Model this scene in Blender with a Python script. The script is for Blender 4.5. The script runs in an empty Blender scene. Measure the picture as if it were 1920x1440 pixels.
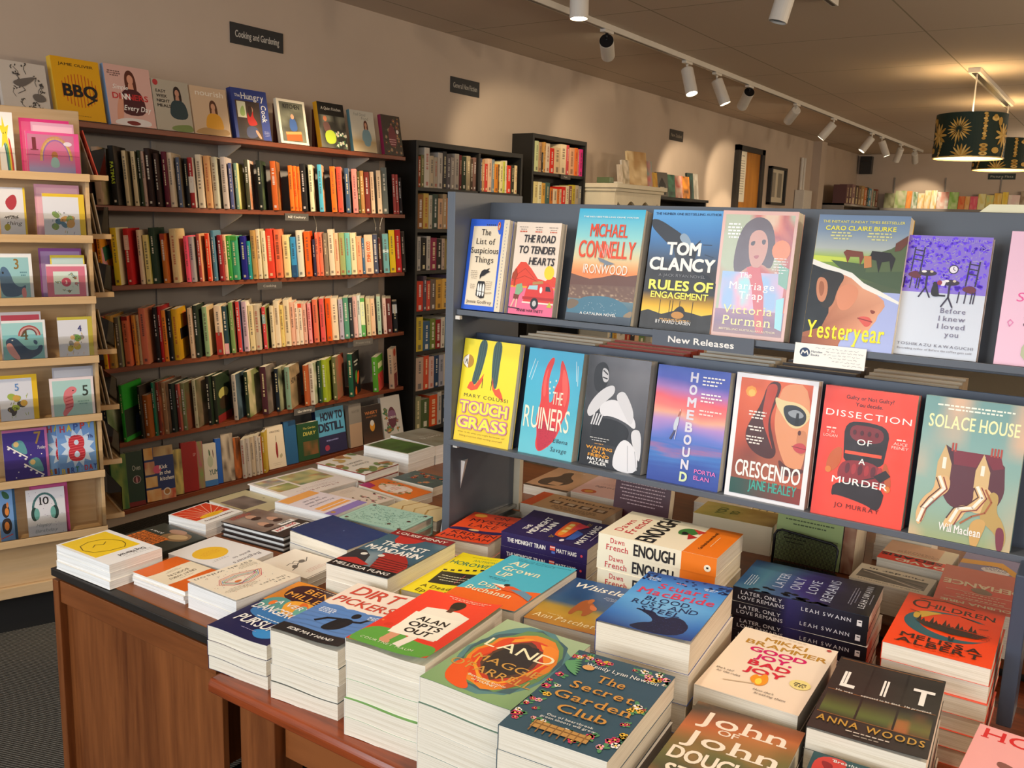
import bpy, bmesh, math, random
from mathutils import Matrix, Vector

R = math.radians
S = bpy.context.scene
C = S.collection
rnd = random.Random(7)

# ------------------------------------------------------------------ camera, world, light, exposure
EYE = 1.5
YAW, PITCH, ROLL = 0.594749577, 0.180922429, 0.0312680652
cam = bpy.data.cameras.new('camera')
cam.sensor_width = 36.0
cam.lens = 36.0 * 1701.6 / 1920.0
cam.clip_start = 0.02
camo = bpy.data.objects.new('camera', cam)
C.objects.link(camo)
_f = Vector((-math.sin(YAW) * math.cos(PITCH), math.cos(YAW) * math.cos(PITCH), -math.sin(PITCH)))
_r = Vector((math.cos(YAW), math.sin(YAW), 0))
_u = _r.cross(_f)
_rr = math.cos(ROLL) * _r + math.sin(ROLL) * _u
_uu = -math.sin(ROLL) * _r + math.cos(ROLL) * _u
camo.matrix_world = Matrix(((_rr.x, _uu.x, -_f.x, 0), (_rr.y, _uu.y, -_f.y, 0), (_rr.z, _uu.z, -_f.z, EYE), (0, 0, 0, 1)))
S.camera = camo

W = bpy.data.worlds.new('daylight')
S.world = W
W.use_nodes = True
W.node_tree.nodes['Background'].inputs[0].default_value = (0.75, 0.85, 1.0, 1)
W.node_tree.nodes['Background'].inputs[1].default_value = 1.0

S.view_settings.view_transform = 'Standard'
S.view_settings.look = 'None'
S.view_settings.gamma = 1.0
S.view_settings.use_curve_mapping = False
S.view_settings.exposure = 0.08
S.cycles.use_denoising = True
S.cycles.max_bounces = 6
S.cycles.diffuse_bounces = 4
S.cycles.glossy_bounces = 3
S.cycles.transmission_bounces = 6
S.cycles.transparent_max_bounces = 10
S.cycles.sample_clamp_indirect = 6.0
S.cycles.caustics_reflective = False
S.cycles.caustics_refractive = False

def lamp(name, kind, loc, aim, energy, col, **kw):
    d = bpy.data.lights.new(name, kind)
    d.energy = energy
    d.color = col
    for k, v in kw.items():
        setattr(d, k, v)
    o = bpy.data.objects.new(name, d)
    C.objects.link(o)
    o.location = loc
    o.rotation_euler = (Vector(aim) - Vector(loc)).to_track_quat('-Z', 'Y').to_euler()
    return o

# daylight entering by the shop windows in the front wall, behind the camera
lamp('window_daylight_left', 'AREA', (-2.0, -2.42, 1.75), (-1.7, 2.0, 0.9), 78, (0.86, 0.94, 1.0), shape='RECTANGLE', size=2.6, size_y=1.7)
lamp('window_daylight_right', 'AREA', (1.6, -2.42, 1.75), (0.2, 2.0, 0.9), 50, (1.0, 0.95, 0.88), shape='RECTANGLE', size=2.6, size_y=1.7)
# unseen points added for ambient light, then the shop's ceiling spots above the view
for _i, (_x, _y, _z, _e) in enumerate(((1.8, 1.2, 2.1, 55), (3.4, 3.6, 2.1, 65), (1.3, 5.2, 2.1, 65), (3.2, 8.0, 2.1, 55), (1.0, 10.6, 2.1, 50), (3.4, 12.8, 2.1, 50), (-.6, 12.8, 2.1, 30))):
    lamp('added_fill_point', 'POINT', (_x, _y, _z), (_x, _y, 0), _e, (1, .82, .6), shadow_soft_size=.12)
for _x, _y, _ax, _ay, _e, _s, _c in ((-1.5, .9, -.15, .25, 26, 75, (1, .9, .76)), (-.35, .9, .1, .1, 30, 70, (1, .84, .64)), (-.9, 1.25, .05, -.05, 26, 75, (1, .86, .68)), (-2.3, .9, -.55, .62, 55, 48, (1, .76, .46)), (-2.23, 3.42, -1.30, -.08, 170, 50, (1, .80, .54)), (-2.4, 3.0, -1.45, 2.3, 0, 20, (1, .80, .54))):
    if _e: lamp('ceiling_spot_beam', 'SPOT', (_x, _y, 2.42), (_x + _ax, _y + _ay, 1.42), _e, _c, spot_size=R(_s), spot_blend=.6, shadow_soft_size=.05)

lamp('ceiling_spot_beam', 'SPOT', (-2.5, 3.6, 2.5), (-3.85, 5.75, 1.8), 120, (1, .80, .52), spot_size=R(32), spot_blend=.5, shadow_soft_size=.05)

# ------------------------------------------------------------------ colour and materials
def lin(c):
    return c / 12.92 if c <= 0.04045 else ((c + 0.055) / 1.055) ** 2.4

_hc = {}
def H(s):
    if not isinstance(s, str):
        return s
    if s not in _hc:
        _hc[s] = tuple(lin(int(s[i:i + 2], 16) / 255) for i in (0, 2, 4))
    return _hc[s]

def mix(a, b, t):
    a, b = H(a), H(b)
    t = max(0.0, min(1.0, t))
    return tuple(a[i] + (b[i] - a[i]) * t for i in range(3))

def ramp(st, t):
    if t <= st[0][0]:
        return H(st[0][1])
    for (p, a), (q, b) in zip(st, st[1:]):
        if t <= q:
            return mix(a, b, (t - p) / (q - p) if q > p else 1)
    return H(st[-1][1])

def hsh(x, y, k=0):
    v = math.sin(x * 127.1 + y * 311.7 + k * 74.7) * 43758.5453
    return v - math.floor(v)

def vnoise(x, y, k=0):
    xi, yi = math.floor(x), math.floor(y)
    fx, fy = x - xi, y - yi
    fx, fy = fx * fx * (3 - 2 * fx), fy * fy * (3 - 2 * fy)
    a, b, c, d = hsh(xi, yi, k), hsh(xi + 1, yi, k), hsh(xi, yi + 1, k), hsh(xi + 1, yi + 1, k)
    return (a + (b - a) * fx) * (1 - fy) + (c + (d - c) * fx) * fy

class NT:
    def __init__(s, name):
        s.m = bpy.data.materials.new(name)
        s.m.use_nodes = True
        s.t = s.m.node_tree
        s.b = s.t.nodes['Principled BSDF']
    def n(s, ty, **kw):
        o = s.t.nodes.new(ty)
        for k, v in kw.items():
            if k in o.inputs.keys():
                o.inputs[k].default_value = v
            else:
                setattr(o, k, v)
        return o
    def l(s, a, ao, b, bi):
        s.t.links.new(a.outputs[ao], b.inputs[bi])

def c4(c):
    return (*H(c), 1)

def mat(name, col, rough=0.5, metal=0.0, var=0.08, scale=12.0, bump=0.0, spec=0.5, stretch=(1, 1, 1), emit=None, col2=None):
    t = NT(name)
    tc = t.n('ShaderNodeTexCoord')
    mp = t.n('ShaderNodeMapping')
    mp.inputs['Scale'].default_value = stretch
    t.l(tc, 'Object', mp, 'Vector')
    nz = t.n('ShaderNodeTexNoise', Scale=scale, Detail=4.0)
    t.l(mp, 'Vector', nz, 'Vector')
    cr = t.n('ShaderNodeValToRGB')
    a = H(col)
    lo = tuple(max(0, x * (1 - var)) for x in a) if col2 is None else H(col2)
    hi = tuple(min(1, x * (1 + var)) for x in a)
    cr.color_ramp.elements[0].color = (*lo, 1)
    cr.color_ramp.elements[0].position = 0.3
    cr.color_ramp.elements[1].color = (*hi, 1)
    cr.color_ramp.elements[1].position = 0.7
    t.l(nz, 'Fac', cr, 'Fac')
    t.l(cr, 'Color', t.b, 'Base Color')
    t.b.inputs['Roughness'].default_value = rough
    t.b.inputs['Metallic'].default_value = metal
    t.b.inputs['Specular IOR Level'].default_value = spec
    if bump:
        bp = t.n('ShaderNodeBump', Strength=bump, Distance=0.002)
        t.l(nz, 'Fac', bp, 'Height')
        t.l(bp, 'Normal', t.b, 'Normal')
    if emit:
        t.b.inputs['Emission Color'].default_value = c4(emit[0])
        t.b.inputs['Emission Strength'].default_value = emit[1]
    return t.m

def mat_print(name, rough, coat=0.0, spec=0.45):
    t = NT(name)
    at = t.n('ShaderNodeAttribute')
    at.attribute_name = 'Col'
    tc = t.n('ShaderNodeTexCoord')
    nz = t.n('ShaderNodeTexNoise', Scale=60.0, Detail=2.0)
    t.l(tc, 'Object', nz, 'Vector')
    mr = t.n('ShaderNodeMapRange')
    mr.inputs['To Min'].default_value = rough - 0.05
    mr.inputs['To Max'].default_value = rough + 0.07
    t.l(nz, 'Fac', mr, 'Value')
    t.l(mr, 'Result', t.b, 'Roughness')
    t.l(at, 'Color', t.b, 'Base Color')
    t.b.inputs['Coat Weight'].default_value = coat
    t.b.inputs['Specular IOR Level'].default_value = spec
    return t.m

def mat_pages(name, col, col2):
    t = NT(name)
    tc = t.n('ShaderNodeTexCoord')
    mp = t.n('ShaderNodeMapping')
    mp.inputs['Scale'].default_value = (6, 6, 900)
    t.l(tc, 'Object', mp, 'Vector')
    nz = t.n('ShaderNodeTexNoise', Scale=1.0, Detail=3.0)
    t.l(mp, 'Vector', nz, 'Vector')
    cr = t.n('ShaderNodeValToRGB')
    cr.color_ramp.elements[0].color = c4(col2)
    cr.color_ramp.elements[0].position = 0.33
    cr.color_ramp.elements[1].color = c4(col)
    cr.color_ramp.elements[1].position = 0.55
    t.l(nz, 'Fac', cr, 'Fac')
    t.l(cr, 'Color', t.b, 'Base Color')
    t.b.inputs['Roughness'].default_value = 0.85
    t.b.inputs['Specular IOR Level'].default_value = 0.2
    return t.m

PRINT = mat_print('printed_cover_stock', 0.38)
GLOSS = mat_print('laminated_cover_stock', 0.16, 0.3)
CARDP = mat_print('printed_card_stock', 0.55)
SPINEP = mat_print('printed_spine_cloth', 0.6, 0, 0.25)
PAGES = mat_pages('book_pages_cream', 'efe6d4', 'd9cdb6')
PAGEW = mat_pages('book_pages_white', 'f4f2ee', 'dcd9d2')

# ------------------------------------------------------------------ objects
def link(o, parent=None):
    C.objects.link(o)
    if parent:
        o.parent = parent
    return o

def tag(o, label=None, cat=None, group=None, kind=None):
    if label: o['label'] = label
    if cat: o['category'] = cat
    if group: o['group'] = group
    if kind: o['kind'] = kind
    return o

def empty(name, loc, label, cat, group=None, rz=0.0):
    o = bpy.data.objects.new(name, None)
    o.empty_display_size = 0.02
    link(o)
    o.location = loc
    o.rotation_euler = (0, 0, rz)
    return tag(o, label, cat, group)

class MB:
    """collects boxes, prisms and tubes for one mesh"""
    def __init__(s):
        s.v, s.f = [], []
    def box(s, x0, y0, z0, x1, y1, z1, m=None):
        b = len(s.v)
        p = [Vector((x, y, z)) for x in (x0, x1) for y in (y0, y1) for z in (z0, z1)]
        s.v += [tuple(m @ q) if m else tuple(q) for q in p]
        s.f += [tuple(b + i for i in q) for q in ((0, 1, 3, 2), (4, 6, 7, 5), (0, 4, 5, 1), (2, 3, 7, 6), (0, 2, 6, 4), (1, 5, 7, 3))]
        return s
    def prism(s, pts, axis, a0, a1, m=None):
        """pts 2D outline (counter-clockwise seen down the axis) extruded along axis 0/1/2"""
        n = len(pts)
        b = len(s.v)
        def mk(p, a):
            q = {0: (a, p[0], p[1]), 1: (p[0], a, p[1]), 2: (p[0], p[1], a)}[axis]
            return tuple(m @ Vector(q)) if m else q
        s.v += [mk(p, a0) for p in pts] + [mk(p, a1) for p in pts]
        s.f += [tuple(b + i for i in range(n - 1, -1, -1)), tuple(b + n + i for i in range(n))]
        s.f += [(b + i, b + (i + 1) % n, b + n + (i + 1) % n, b + n + i) for i in range(n)]
        return s
    def tube(s, pts, r, n=10, r2=None, cap=True):
        pts = [Vector(p) for p in pts]
        b = len(s.v)
        for i, p in enumerate(pts):
            d = (pts[min(i + 1, len(pts) - 1)] - pts[max(i - 1, 0)]).normalized()
            q = d.to_track_quat('Z', 'Y')
            rr = r if r2 is None else r + (r2 - r) * i / (len(pts) - 1)
            for k in range(n):
                a = 2 * math.pi * k / n
                s.v.append(tuple(p + q @ Vector((math.cos(a) * rr, math.sin(a) * rr, 0))))
        for i in range(len(pts) - 1):
            for k in range(n):
                s.f.append((b + i * n + k, b + i * n + (k + 1) % n, b + (i + 1) * n + (k + 1) % n, b + (i + 1) * n + k))
        if cap:
            s.f.append(tuple(b + k for k in range(n - 1, -1, -1)))
            s.f.append(tuple(b + (len(pts) - 1) * n + k for k in range(n)))
        return s
    def lathe(s, prof, n=32, c=(0, 0, 0), closed=False):
        b = len(s.v)
        for r, z in prof:
            for k in range(n):
                a = 2 * math.pi * k / n
                s.v.append((c[0] + math.cos(a) * r, c[1] + math.sin(a) * r, c[2] + z))
        m = len(prof)
        for i in range(m if closed else m - 1):
            j = (i + 1) % m
            for k in range(n):
                s.f.append((b + i * n + k, b + i * n + (k + 1) % n, b + j * n + (k + 1) % n, b + j * n + k))
        return s
    def build(s, name, material, parent=None, bevel=0.0, smooth=False):
        me = bpy.data.meshes.new(name)
        me.from_pydata(s.v, [], s.f)
        me.materials.append(material)
        bm = bmesh.new()
        bm.from_mesh(me)
        bmesh.ops.recalc_face_normals(bm, faces=bm.faces)
        if bevel:
            bmesh.ops.bevel(bm, geom=list(bm.edges), offset=bevel, segments=2, affect='EDGES', profile=0.5)
        bm.to_mesh(me)
        bm.free()
        if smooth:
            for p in me.polygons:
                p.use_smooth = True
        o = bpy.data.objects.new(name, me)
        return link(o, parent)

# ------------------------------------------------------------------ lettering, cut from the built-in font
GL = {}
def make_glyphs():
    chars = "ABCDEFGHIJKLMNOPQRSTUVWXYZabcdefghijklmnopqrstuvwxyz0123456789.,'?!-&/"
    tmp = []
    for st, off in (('r', 0.0), ('t', -0.014)):
        for ch in chars:
            cu = bpy.data.curves.new('glyph', 'FONT')
            cu.body = ch
            cu.size = 1.0
            cu.resolution_u = 3
            cu.offset = off
            cu.fill_mode = 'FRONT'
            ob = bpy.data.objects.new('glyph', cu)
            C.objects.link(ob)
            tmp.append((st, ch, ob, cu))
    dg = bpy.context.evaluated_depsgraph_get()
    for st, ch, ob, cu in tmp:
        ev = ob.evaluated_get(dg)
        me = ev.to_mesh()
        v = [(p.co.x, p.co.y) for p in me.vertices]
        f = [tuple(p.vertices) for p in me.polygons]
        cnt = {}
        for q in f:
            for i in range(len(q)):
                k = tuple(sorted((q[i], q[(i + 1) % len(q)])))
                cnt[k] = cnt.get(k, 0) + 1
        xs = [p[0] for p in v] or [0, 0.3]
        GL[st, ch] = (v, f, min(xs), max(xs))
        if st == 'r':
            sv, sf = list(v), list(f)
            for (i, j), n in cnt.items():
                if n != 1:
                    continue
                (xa, ya), (xb, yb) = v[i], v[j]
                if abs(ya - yb) > 0.012:
                    continue
                L = abs(xa - xb)
                if not 0.03 < L < 0.24:
                    continue
                for y0, sg in ((0.0, 1), (0.727, -1), (0.546, -1), (0.756, -1), (-0.2, 1)):
                    if abs(ya - y0) < 0.035:
                        a, b = min(xa, xb) - 0.055, max(xa, xb) + 0.055
                        k = len(sv)
                        e = ya + sg * 0.045
                        sv += [(a, ya), (a + .052, ya), (a + .052, e), (a, e), (b - .052, ya), (b, ya), (b, e), (b - .052, e)]
                        sf += [(k, k + 1, k + 2, k + 3), (k + 4, k + 5, k + 6, k + 7)]
                        break
            GL['s' + st, ch] = (sv, sf, min(xs) - 0.02, max(xs) + 0.02)
        ev.to_mesh_clear()
    for st, ch, ob, cu in tmp:
        bpy.data.objects.remove(ob)
        bpy.data.curves.remove(cu)
make_glyphs()

def layout(text, st='r', track=0.0):
    """verts, faces, width, in em units (cap height 0.727)"""
    v, f, x = [], [], 0.0
    for ch in text:
        if ch == ' ':
            x += 0.27 + track
            continue
        g = GL.get((st, ch)) or GL[st, '-']
        b = len(v)
        o = x + 0.045 - g[2]
        v += [(p[0] + o, p[1]) for p in g[0]]
        f += [tuple(b + i for i in q) for q in g[1]]
        x = o + g[3] + 0.045 + track
    return v, f, x - track

DZ = 0.00004
class Art:
    """flat printed artwork: x 0..1 across, y 0..1 down from the top, colour per vertex"""
    def __init__(s, w, h):
        s.w, s.h = w, h
        s.v, s.f, s.c, s.l = [], [], [], 0
    def add(s, pts, faces, col):
        b = len(s.v)
        z = min(s.l, 50) * DZ + max(0, s.l - 50) * DZ * .2
        s.l += 1
        if isinstance(col, str):
            col = H(col)
        for x, y in pts:
            x, y = min(1.0, max(0.0, x)), min(1.0, max(0.0, y))
            s.v.append((x * s.w, (1 - y) * s.h, z))
            s.c.append(H(col(x, y)) if callable(col) else col)
        s.f += [tuple(b + i for i in q) for q in faces]
    def grid(s, col, nx=1, ny=1, x0=0, y0=0, x1=1, y1=1):
        pts = [(x0 + (x1 - x0) * i / nx, y0 + (y1 - y0) * j / ny) for j in range(ny + 1) for i in range(nx + 1)]
        fs = [(j * (nx + 1) + i, (j + 1) * (nx + 1) + i, (j + 1) * (nx + 1) + i + 1, j * (nx + 1) + i + 1) for j in range(ny) for i in range(nx)]
        s.add(pts, fs, col)
    def g(s, *st, n=16, x0=0, y0=0, x1=1, y1=1):
        s.grid(lambda x, y: ramp(st, (y - y0) / (y1 - y0)), 1, n, x0, y0, x1, y1)
    def r(s, x0, y0, x1, y1, col):
        s.add([(x0, y0), (x0, y1), (x1, y1), (x1, y0)], [(0, 1, 2, 3)], col)
    def p(s, pts, col):
        a = sum(pts[i - 1][0] * pts[i][1] - pts[i][0] * pts[i - 1][1] for i in range(len(pts)))
        pts = list(pts) if a < 0 else list(pts)[::-1]
        s.add(pts, [tuple(range(len(pts)))], col)
    def P(s, txt, col, dx=0, dy=0, k=0.01):
        q = [int(t) for t in txt.split()]
        s.p([(q[i] * k + dx, q[i + 1] * k + dy) for i in range(0, len(q), 2)], col)
    def sm(s, txt, col, it=2, k=0.01):
        """smoothed outline"""
        q = [int(t) for t in txt.split()]
        pts = [(q[i] * k, q[i + 1] * k) for i in range(0, len(q), 2)]
        for _ in range(it):
            o = []
            for i in range(len(pts)):
                a, b = pts[i], pts[(i + 1) % len(pts)]
                o += [(a[0] * .75 + b[0] * .25, a[1] * .75 + b[1] * .25), (a[0] * .25 + b[0] * .75, a[1] * .25 + b[1] * .75)]
            pts = o
        s.p(pts, col)
    def e(s, cx, cy, rx, ry, col, n=22, rot=0.0):
        if ry is None:
            ry = rx * s.w / s.h
        c, q = math.cos(rot), math.sin(rot)
        k = s.h / s.w
        pts = []
        for i in range(n):
            a = -2 * math.pi * i / n
            X, Y = rx * math.cos(a), ry * k * math.sin(a)
            pts.append((cx + X * c - Y * q, cy + (X * q + Y * c) / k))
        s.add(pts, [tuple(range(n))], col)
    def ln(s, pts, w, col):
        k = s.h / s.w
        v, f = [], []
        for (xa, ya), (xb, yb) in zip(pts, pts[1:]):
            dx, dy = xb - xa, (yb - ya) * k
            L = math.hypot(dx, dy) or 1
            nx, ny = -dy / L * w / 2, dx / L * w / 2 / k
            ex, ey = dx / L * w / 4, dy / L * w / 4 / k
            b = len(v)
            v += [(xa + nx - ex, ya + ny - ey), (xb + nx + ex, yb + ny + ey), (xb - nx + ex, yb - ny + ey), (xa - nx - ex, ya - ny - ey)]
            f.append((b, b + 3, b + 2, b + 1)[::-1])
        s.add(v, f, col)
    def es(s, items, col, n=8):
        """many ellipses (cx, cy, rx, ry, rotation) as one layer"""
        k = s.h / s.w
        v, f = [], []
        for cx, cy, rx, ry, rot in items:
            ry = rx / k if ry is None else ry
            c, q = math.cos(rot), math.sin(rot)
            b = len(v)
            for i in range(n):
                an = -2 * math.pi * i / n
                X, Y = rx * math.cos(an), ry * k * math.sin(an)
                v.append((cx + X * c - Y * q, cy + (X * q + Y * c) / k))
            f.append(tuple(range(b, b + n)))
        if v:
            s.add(v, f, col)
    def segs(s, items, w, col):
        """many short strokes as one layer"""
        k = s.h / s.w
        v, f = [], []
        for xa, ya, xb, yb in items:
            dx, dy = xb - xa, (yb - ya) * k
            L = math.hypot(dx, dy) or 1
            nx, ny = -dy / L * w / 2, dx / L * w / 2 / k
            b = len(v)
            v += [(xa + nx, ya + ny), (xb + nx, yb + ny), (xb - nx, yb - ny), (xa - nx, ya - ny)]
            f.append((b, b + 1, b + 2, b + 3))
        if v:
            s.add(v, f, col)
    def L(s, txt, w, col, k=0.01):
        q = [int(t) for t in txt.split()]
        s.ln([(q[i] * k, q[i + 1] * k) for i in range(0, len(q), 2)], w, col)
    def t(s, text, x, y, h, col, w=None, al='c', st='r', sh=0.0, rot=0.0, track=0.0):
        """h cap height as part of the height, w forced width as part of the width, y the baseline"""
        wt = {'b': .010, 'x': .021, 'o': .034}.get(st[-1], 0)
        st = 'sr' if st[0] == 's' else st if st == 't' else 'r'
        if wt:
            d = wt * h * s.h / .727
            if w is not None:
                w = w - 2 * d / s.w
            for i, j in ((-1, -.8), (1, .8), (-1, .8), (1, -.8)):
                s.t(text, x + i * d / s.w, y + j * d / s.h, h, col, w, al, st, sh, rot, track)
            return
        v, f, tw = layout(text, st, track)
        if not v:
            return
        sc = h * s.h / 0.727
        sx = sc if w is None else w * s.w / tw
        W = tw * sx
        o = {'c': -W / 2, 'l': 0, 'r': -W}[al]
        c, q = math.cos(rot), math.sin(rot)
        pts = []
        for a, b in v:
            X, Y = a * sx + o + b * sc * sh, b * sc
            X, Y = X * c - Y * q, X * q + Y * c
            pts.append((x + X / s.w, y - Y / s.h))
        s.add(pts, f, col)
    def lines(s, x, y, w, n, dy, col, th=0.006, al='c', seed=1):
        """fine print too small to read: rows of short dashes"""
        q = random.Random(seed)
        v, f = [], []
        for i in range(n):
            ww = w * (1 if i < n - 1 else 0.7) * q.uniform(0.85, 1)
            a = {'c': x - ww / 2, 'l': x, 'r': x - ww}[al]
            e = a + ww
            while a < e - 0.005:
                k = min(q.uniform(0.02, 0.06), e - a)
                yy = y + i * dy
                b = len(v)
                v += [(a, yy), (a, yy + th), (a + k, yy + th), (a + k, yy)]
                f.append((b, b + 1, b + 2, b + 3))
                a += k + 0.012
        if v:
            s.add(v, f, col)

def art_mesh(name, parts, material, fn=None):
    """parts: list of (verts, faces, cols) in 3D"""
    v, f, c = [], [], []
    for pv, pf, pc in parts:
        b = len(v)
        v += [fn(p) for p in pv] if fn else list(pv)
        f += [tuple(b + i for i in q) for q in pf]
        c += list(pc)
    me = bpy.data.meshes.new(name)
    me.from_pydata(v, [], f)
    ca = me.color_attributes.new('Col', 'FLOAT_COLOR', 'POINT')
    ca.data.foreach_set('color', [k for q in c for k in (q[0], q[1], q[2], 1.0)])
    me.materials.append(material)
    return me

def sheet(w, h, z, col, nx=1, ny=1, up=True):
    pts = [(w * i / nx, h * j / ny, z) for j in range(ny + 1) for i in range(nx + 1)]
    fs = [(j * (nx + 1) + i, j * (nx + 1) + i + 1, (j + 1) * (nx + 1) + i + 1, (j + 1) * (nx + 1) + i) for j in range(ny) for i in range(nx)]
    if not up:
        fs = [q[::-1] for q in fs]
    return pts, fs, [H(col)] * len(pts)

def bx(x0, y0, z0, x1, y1, z1, col):
    m = MB().box(x0, y0, z0, x1, y1, z1)
    return m.v, m.f, [H(col)] * 8
# ------------------------------------------------------------------ cover artwork
BK = '1c1a1c'
WH = 'f4f0ea'
def c_list(a):
    a.r(0, 0, 1, 1, '2c5fd2')
    a.P('9 8 70 7 72 12 76 16 80 16 82 95 8 95', 'ecdabd')
    a.r(.86, 0, 1, 1, 'e6d6b8')
    for i in range(26):
        a.r(.92, .04 + i * .036, .935, .055 + i * .036, '8d95a8')
    a.e(.75, .07, .035, .045, 'f07a2c'); a.e(.75, .07, .016, .034, BK); a.e(.752, .078, .008, .02, WH)
    for i in range(5):
        a.r(.43 + i * .05, .055, .455 + i * .05, .068, '24304c')
    for s, x, y, w in (('The', .44, .175, .26), ('List of', .45, .275, .5), ('Suspicious', .45, .375, .72), ('Things', .46, .475, .5)):
        a.t(s, x, y, .068, BK, w, st='sr')
    a.P('40 62 44 57 50 55 56 55 64 53 60 56 66 57 58 59 50 62 44 63 41 66', BK)
    a.p([(.36, .72), (.38, .68), (.54, .68), (.57, .72), (.57, .86), (.48, .87), (.35, .84)], BK)
    for x in (.38, .445, .51):
        a.sm('%d 73 %d 70 %d 73 %d 84 %d 85' % (x * 100, x * 100 + 2, x * 100 + 5, x * 100 + 5, x * 100), 'f1eee6')
    a.L('35 79 57 80', .012, BK); a.L('58 81 74 80', .02, 'a8977c')
    a.lines(.25, .57, .2, 5, .02, '9a8b78'); a.lines(.66, .68, .18, 5, .02, '9a8b78'); a.lines(.24, .72, .14, 3, .02, '9a8b78')
    a.t('Jennie Godfrey', .45, .925, .036, BK, .66, st='sr')

def c_road(a):
    a.r(0, 0, 1, 1, 'ecd9c6')
    a.r(0, .62, 1, 1, 'ee6f92')
    a.P('0 66 6 52 18 43 30 43 44 50 60 60 78 62 90 56 100 58 100 68 0 70', 'e2462e')
    a.L('10 58 30 50 52 60', .012, 'b73320'); a.L('2 64 30 58 66 64', .012, 'b73320')
    a.e(.84, .53, .11, .075, 'f4d32a')
    a.r(0, .69, 1, .71, 'f0a23a')
    a.P('36 73 40 66 84 64 97 70 100 80 100 86 32 86', 'dc3a35'); a.P('40 72 43 68 62 67 62 72', 'a9d3d8'); a.P('80 68 88 68 92 73 80 73', '2c2c34')
    a.r(.3, .8, 1, .83, 'b52a2c'); a.r(.3, .855, 1, .872, 'f0dfd0')
    a.P('50 64 72 62 74 65 50 67', 'b98a52')
    a.e(.7, .72, .03, .035, WH); a.e(.58, .87, .09, .062, '24262c'); a.e(.58, .87, .045, .032, 'c9c6c4')
    a.P('14 68 26 66 30 74 20 80 12 78', '87b087'); a.P('10 78 22 79 20 84 9 84', '7d3a2e'); a.L('12 84 6 92', .035, 'efb5a5'); a.L('18 84 17 92', .035, 'efb5a5'); a.L('0 93 26 94', .02, '40202c')
    a.P('2 56 10 50 14 58 10 62 10 70 7 70 7 62 1 62', 'a93f20'); a.P('86 90 92 84 98 90', 'c8c23c')
    for i, x in enumerate((.17, .52, .84)):
        a.lines(x, .05, .2, 2, .025, '7a6a60', seed=i); a.lines(x, .095, .24, 1, .02, 'd05a3c', th=.012, seed=i + 5)
    for s, x, y, w in (('THE ROAD', .9, .215, .72), ('TO TENDER', .93, .335, .84), ('HEARTS', .93, .455, .58)):
        a.t(s, x, y, .082, '2a2428', w, al='r', st='x', sh=.12)
    a.t('ANNIE HARTNETT', .5, .965, .03, '3c1c2c', .6, st='b')

def c_iron(a):
    a.g((0, '36aed6'), (.25, '8fd0d0'), (.42, 'dcd2a4'), (.52, 'f0a468'), (.6, 'ee7a45'), (.62, 'e88a58'))
    def hill(x, y):
        n = vnoise(x * 40, y * 60, 3)
        return mix(mix('6d5049', '8a7060', y * 1.2 - .5), 'e0c4a0', max(0, n - .62) * 3 * max(0, min(1, (y - .66) * 7)))
    a.grid(hill, 44, 30, 0, .62, 1, .83)
    a.P('0 62 0 58 14 60 30 62 48 60 66 57 84 58 100 56 100 66 0 68', '705048')
    a.grid(lambda x, y: mix('6f8d96', '3d5f78', (y - .77) * 6), 1, 6, 0, .8, 1, 1)
    a.sm('16 81 30 77 60 76 84 80 97 88 90 93 100 92 100 100 0 100 0 90 14 86', '4c7a90')
    a.sm('0 80 20 82 14 88 0 91', '7b6a58'); a.sm('100 86 86 92 92 94 100 93', '9a8468')
    q = random.Random(4)
    for i in range(26):
        a.e(q.uniform(.25, .8), q.uniform(.82, .92), .004, None, 'dfe8ea', 5)
    a.grid(lambda x, y: mix('55626e', '39424e', (y - .9) * 10), 1, 3, 0, .93, 1, 1)
    a.t('THE NO.1 BESTSELLING CRIME WRITER', .5, .078, .013, 'f2f4ee', .84, st='b')
    a.t('MICHAEL', .5, .245, .118, 'e84a28', .58, st='b'); a.t('CONNELLY', .5, .43, .155, 'e8502e', .87, st='b')
    a.t('NN', .49, .425, .12, 'ee9a92', .2, st='r')
    a.P('38 43 46 44 56 46 66 48 55 49 48 51 50 48 42 46', '7c8794')
    a.t('IRONWOOD', .52, .57, .085, 'f3ece0', .68); a.t('A CATALINA NOVEL', .5, .935, .024, WH, .56, st='b')

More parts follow.
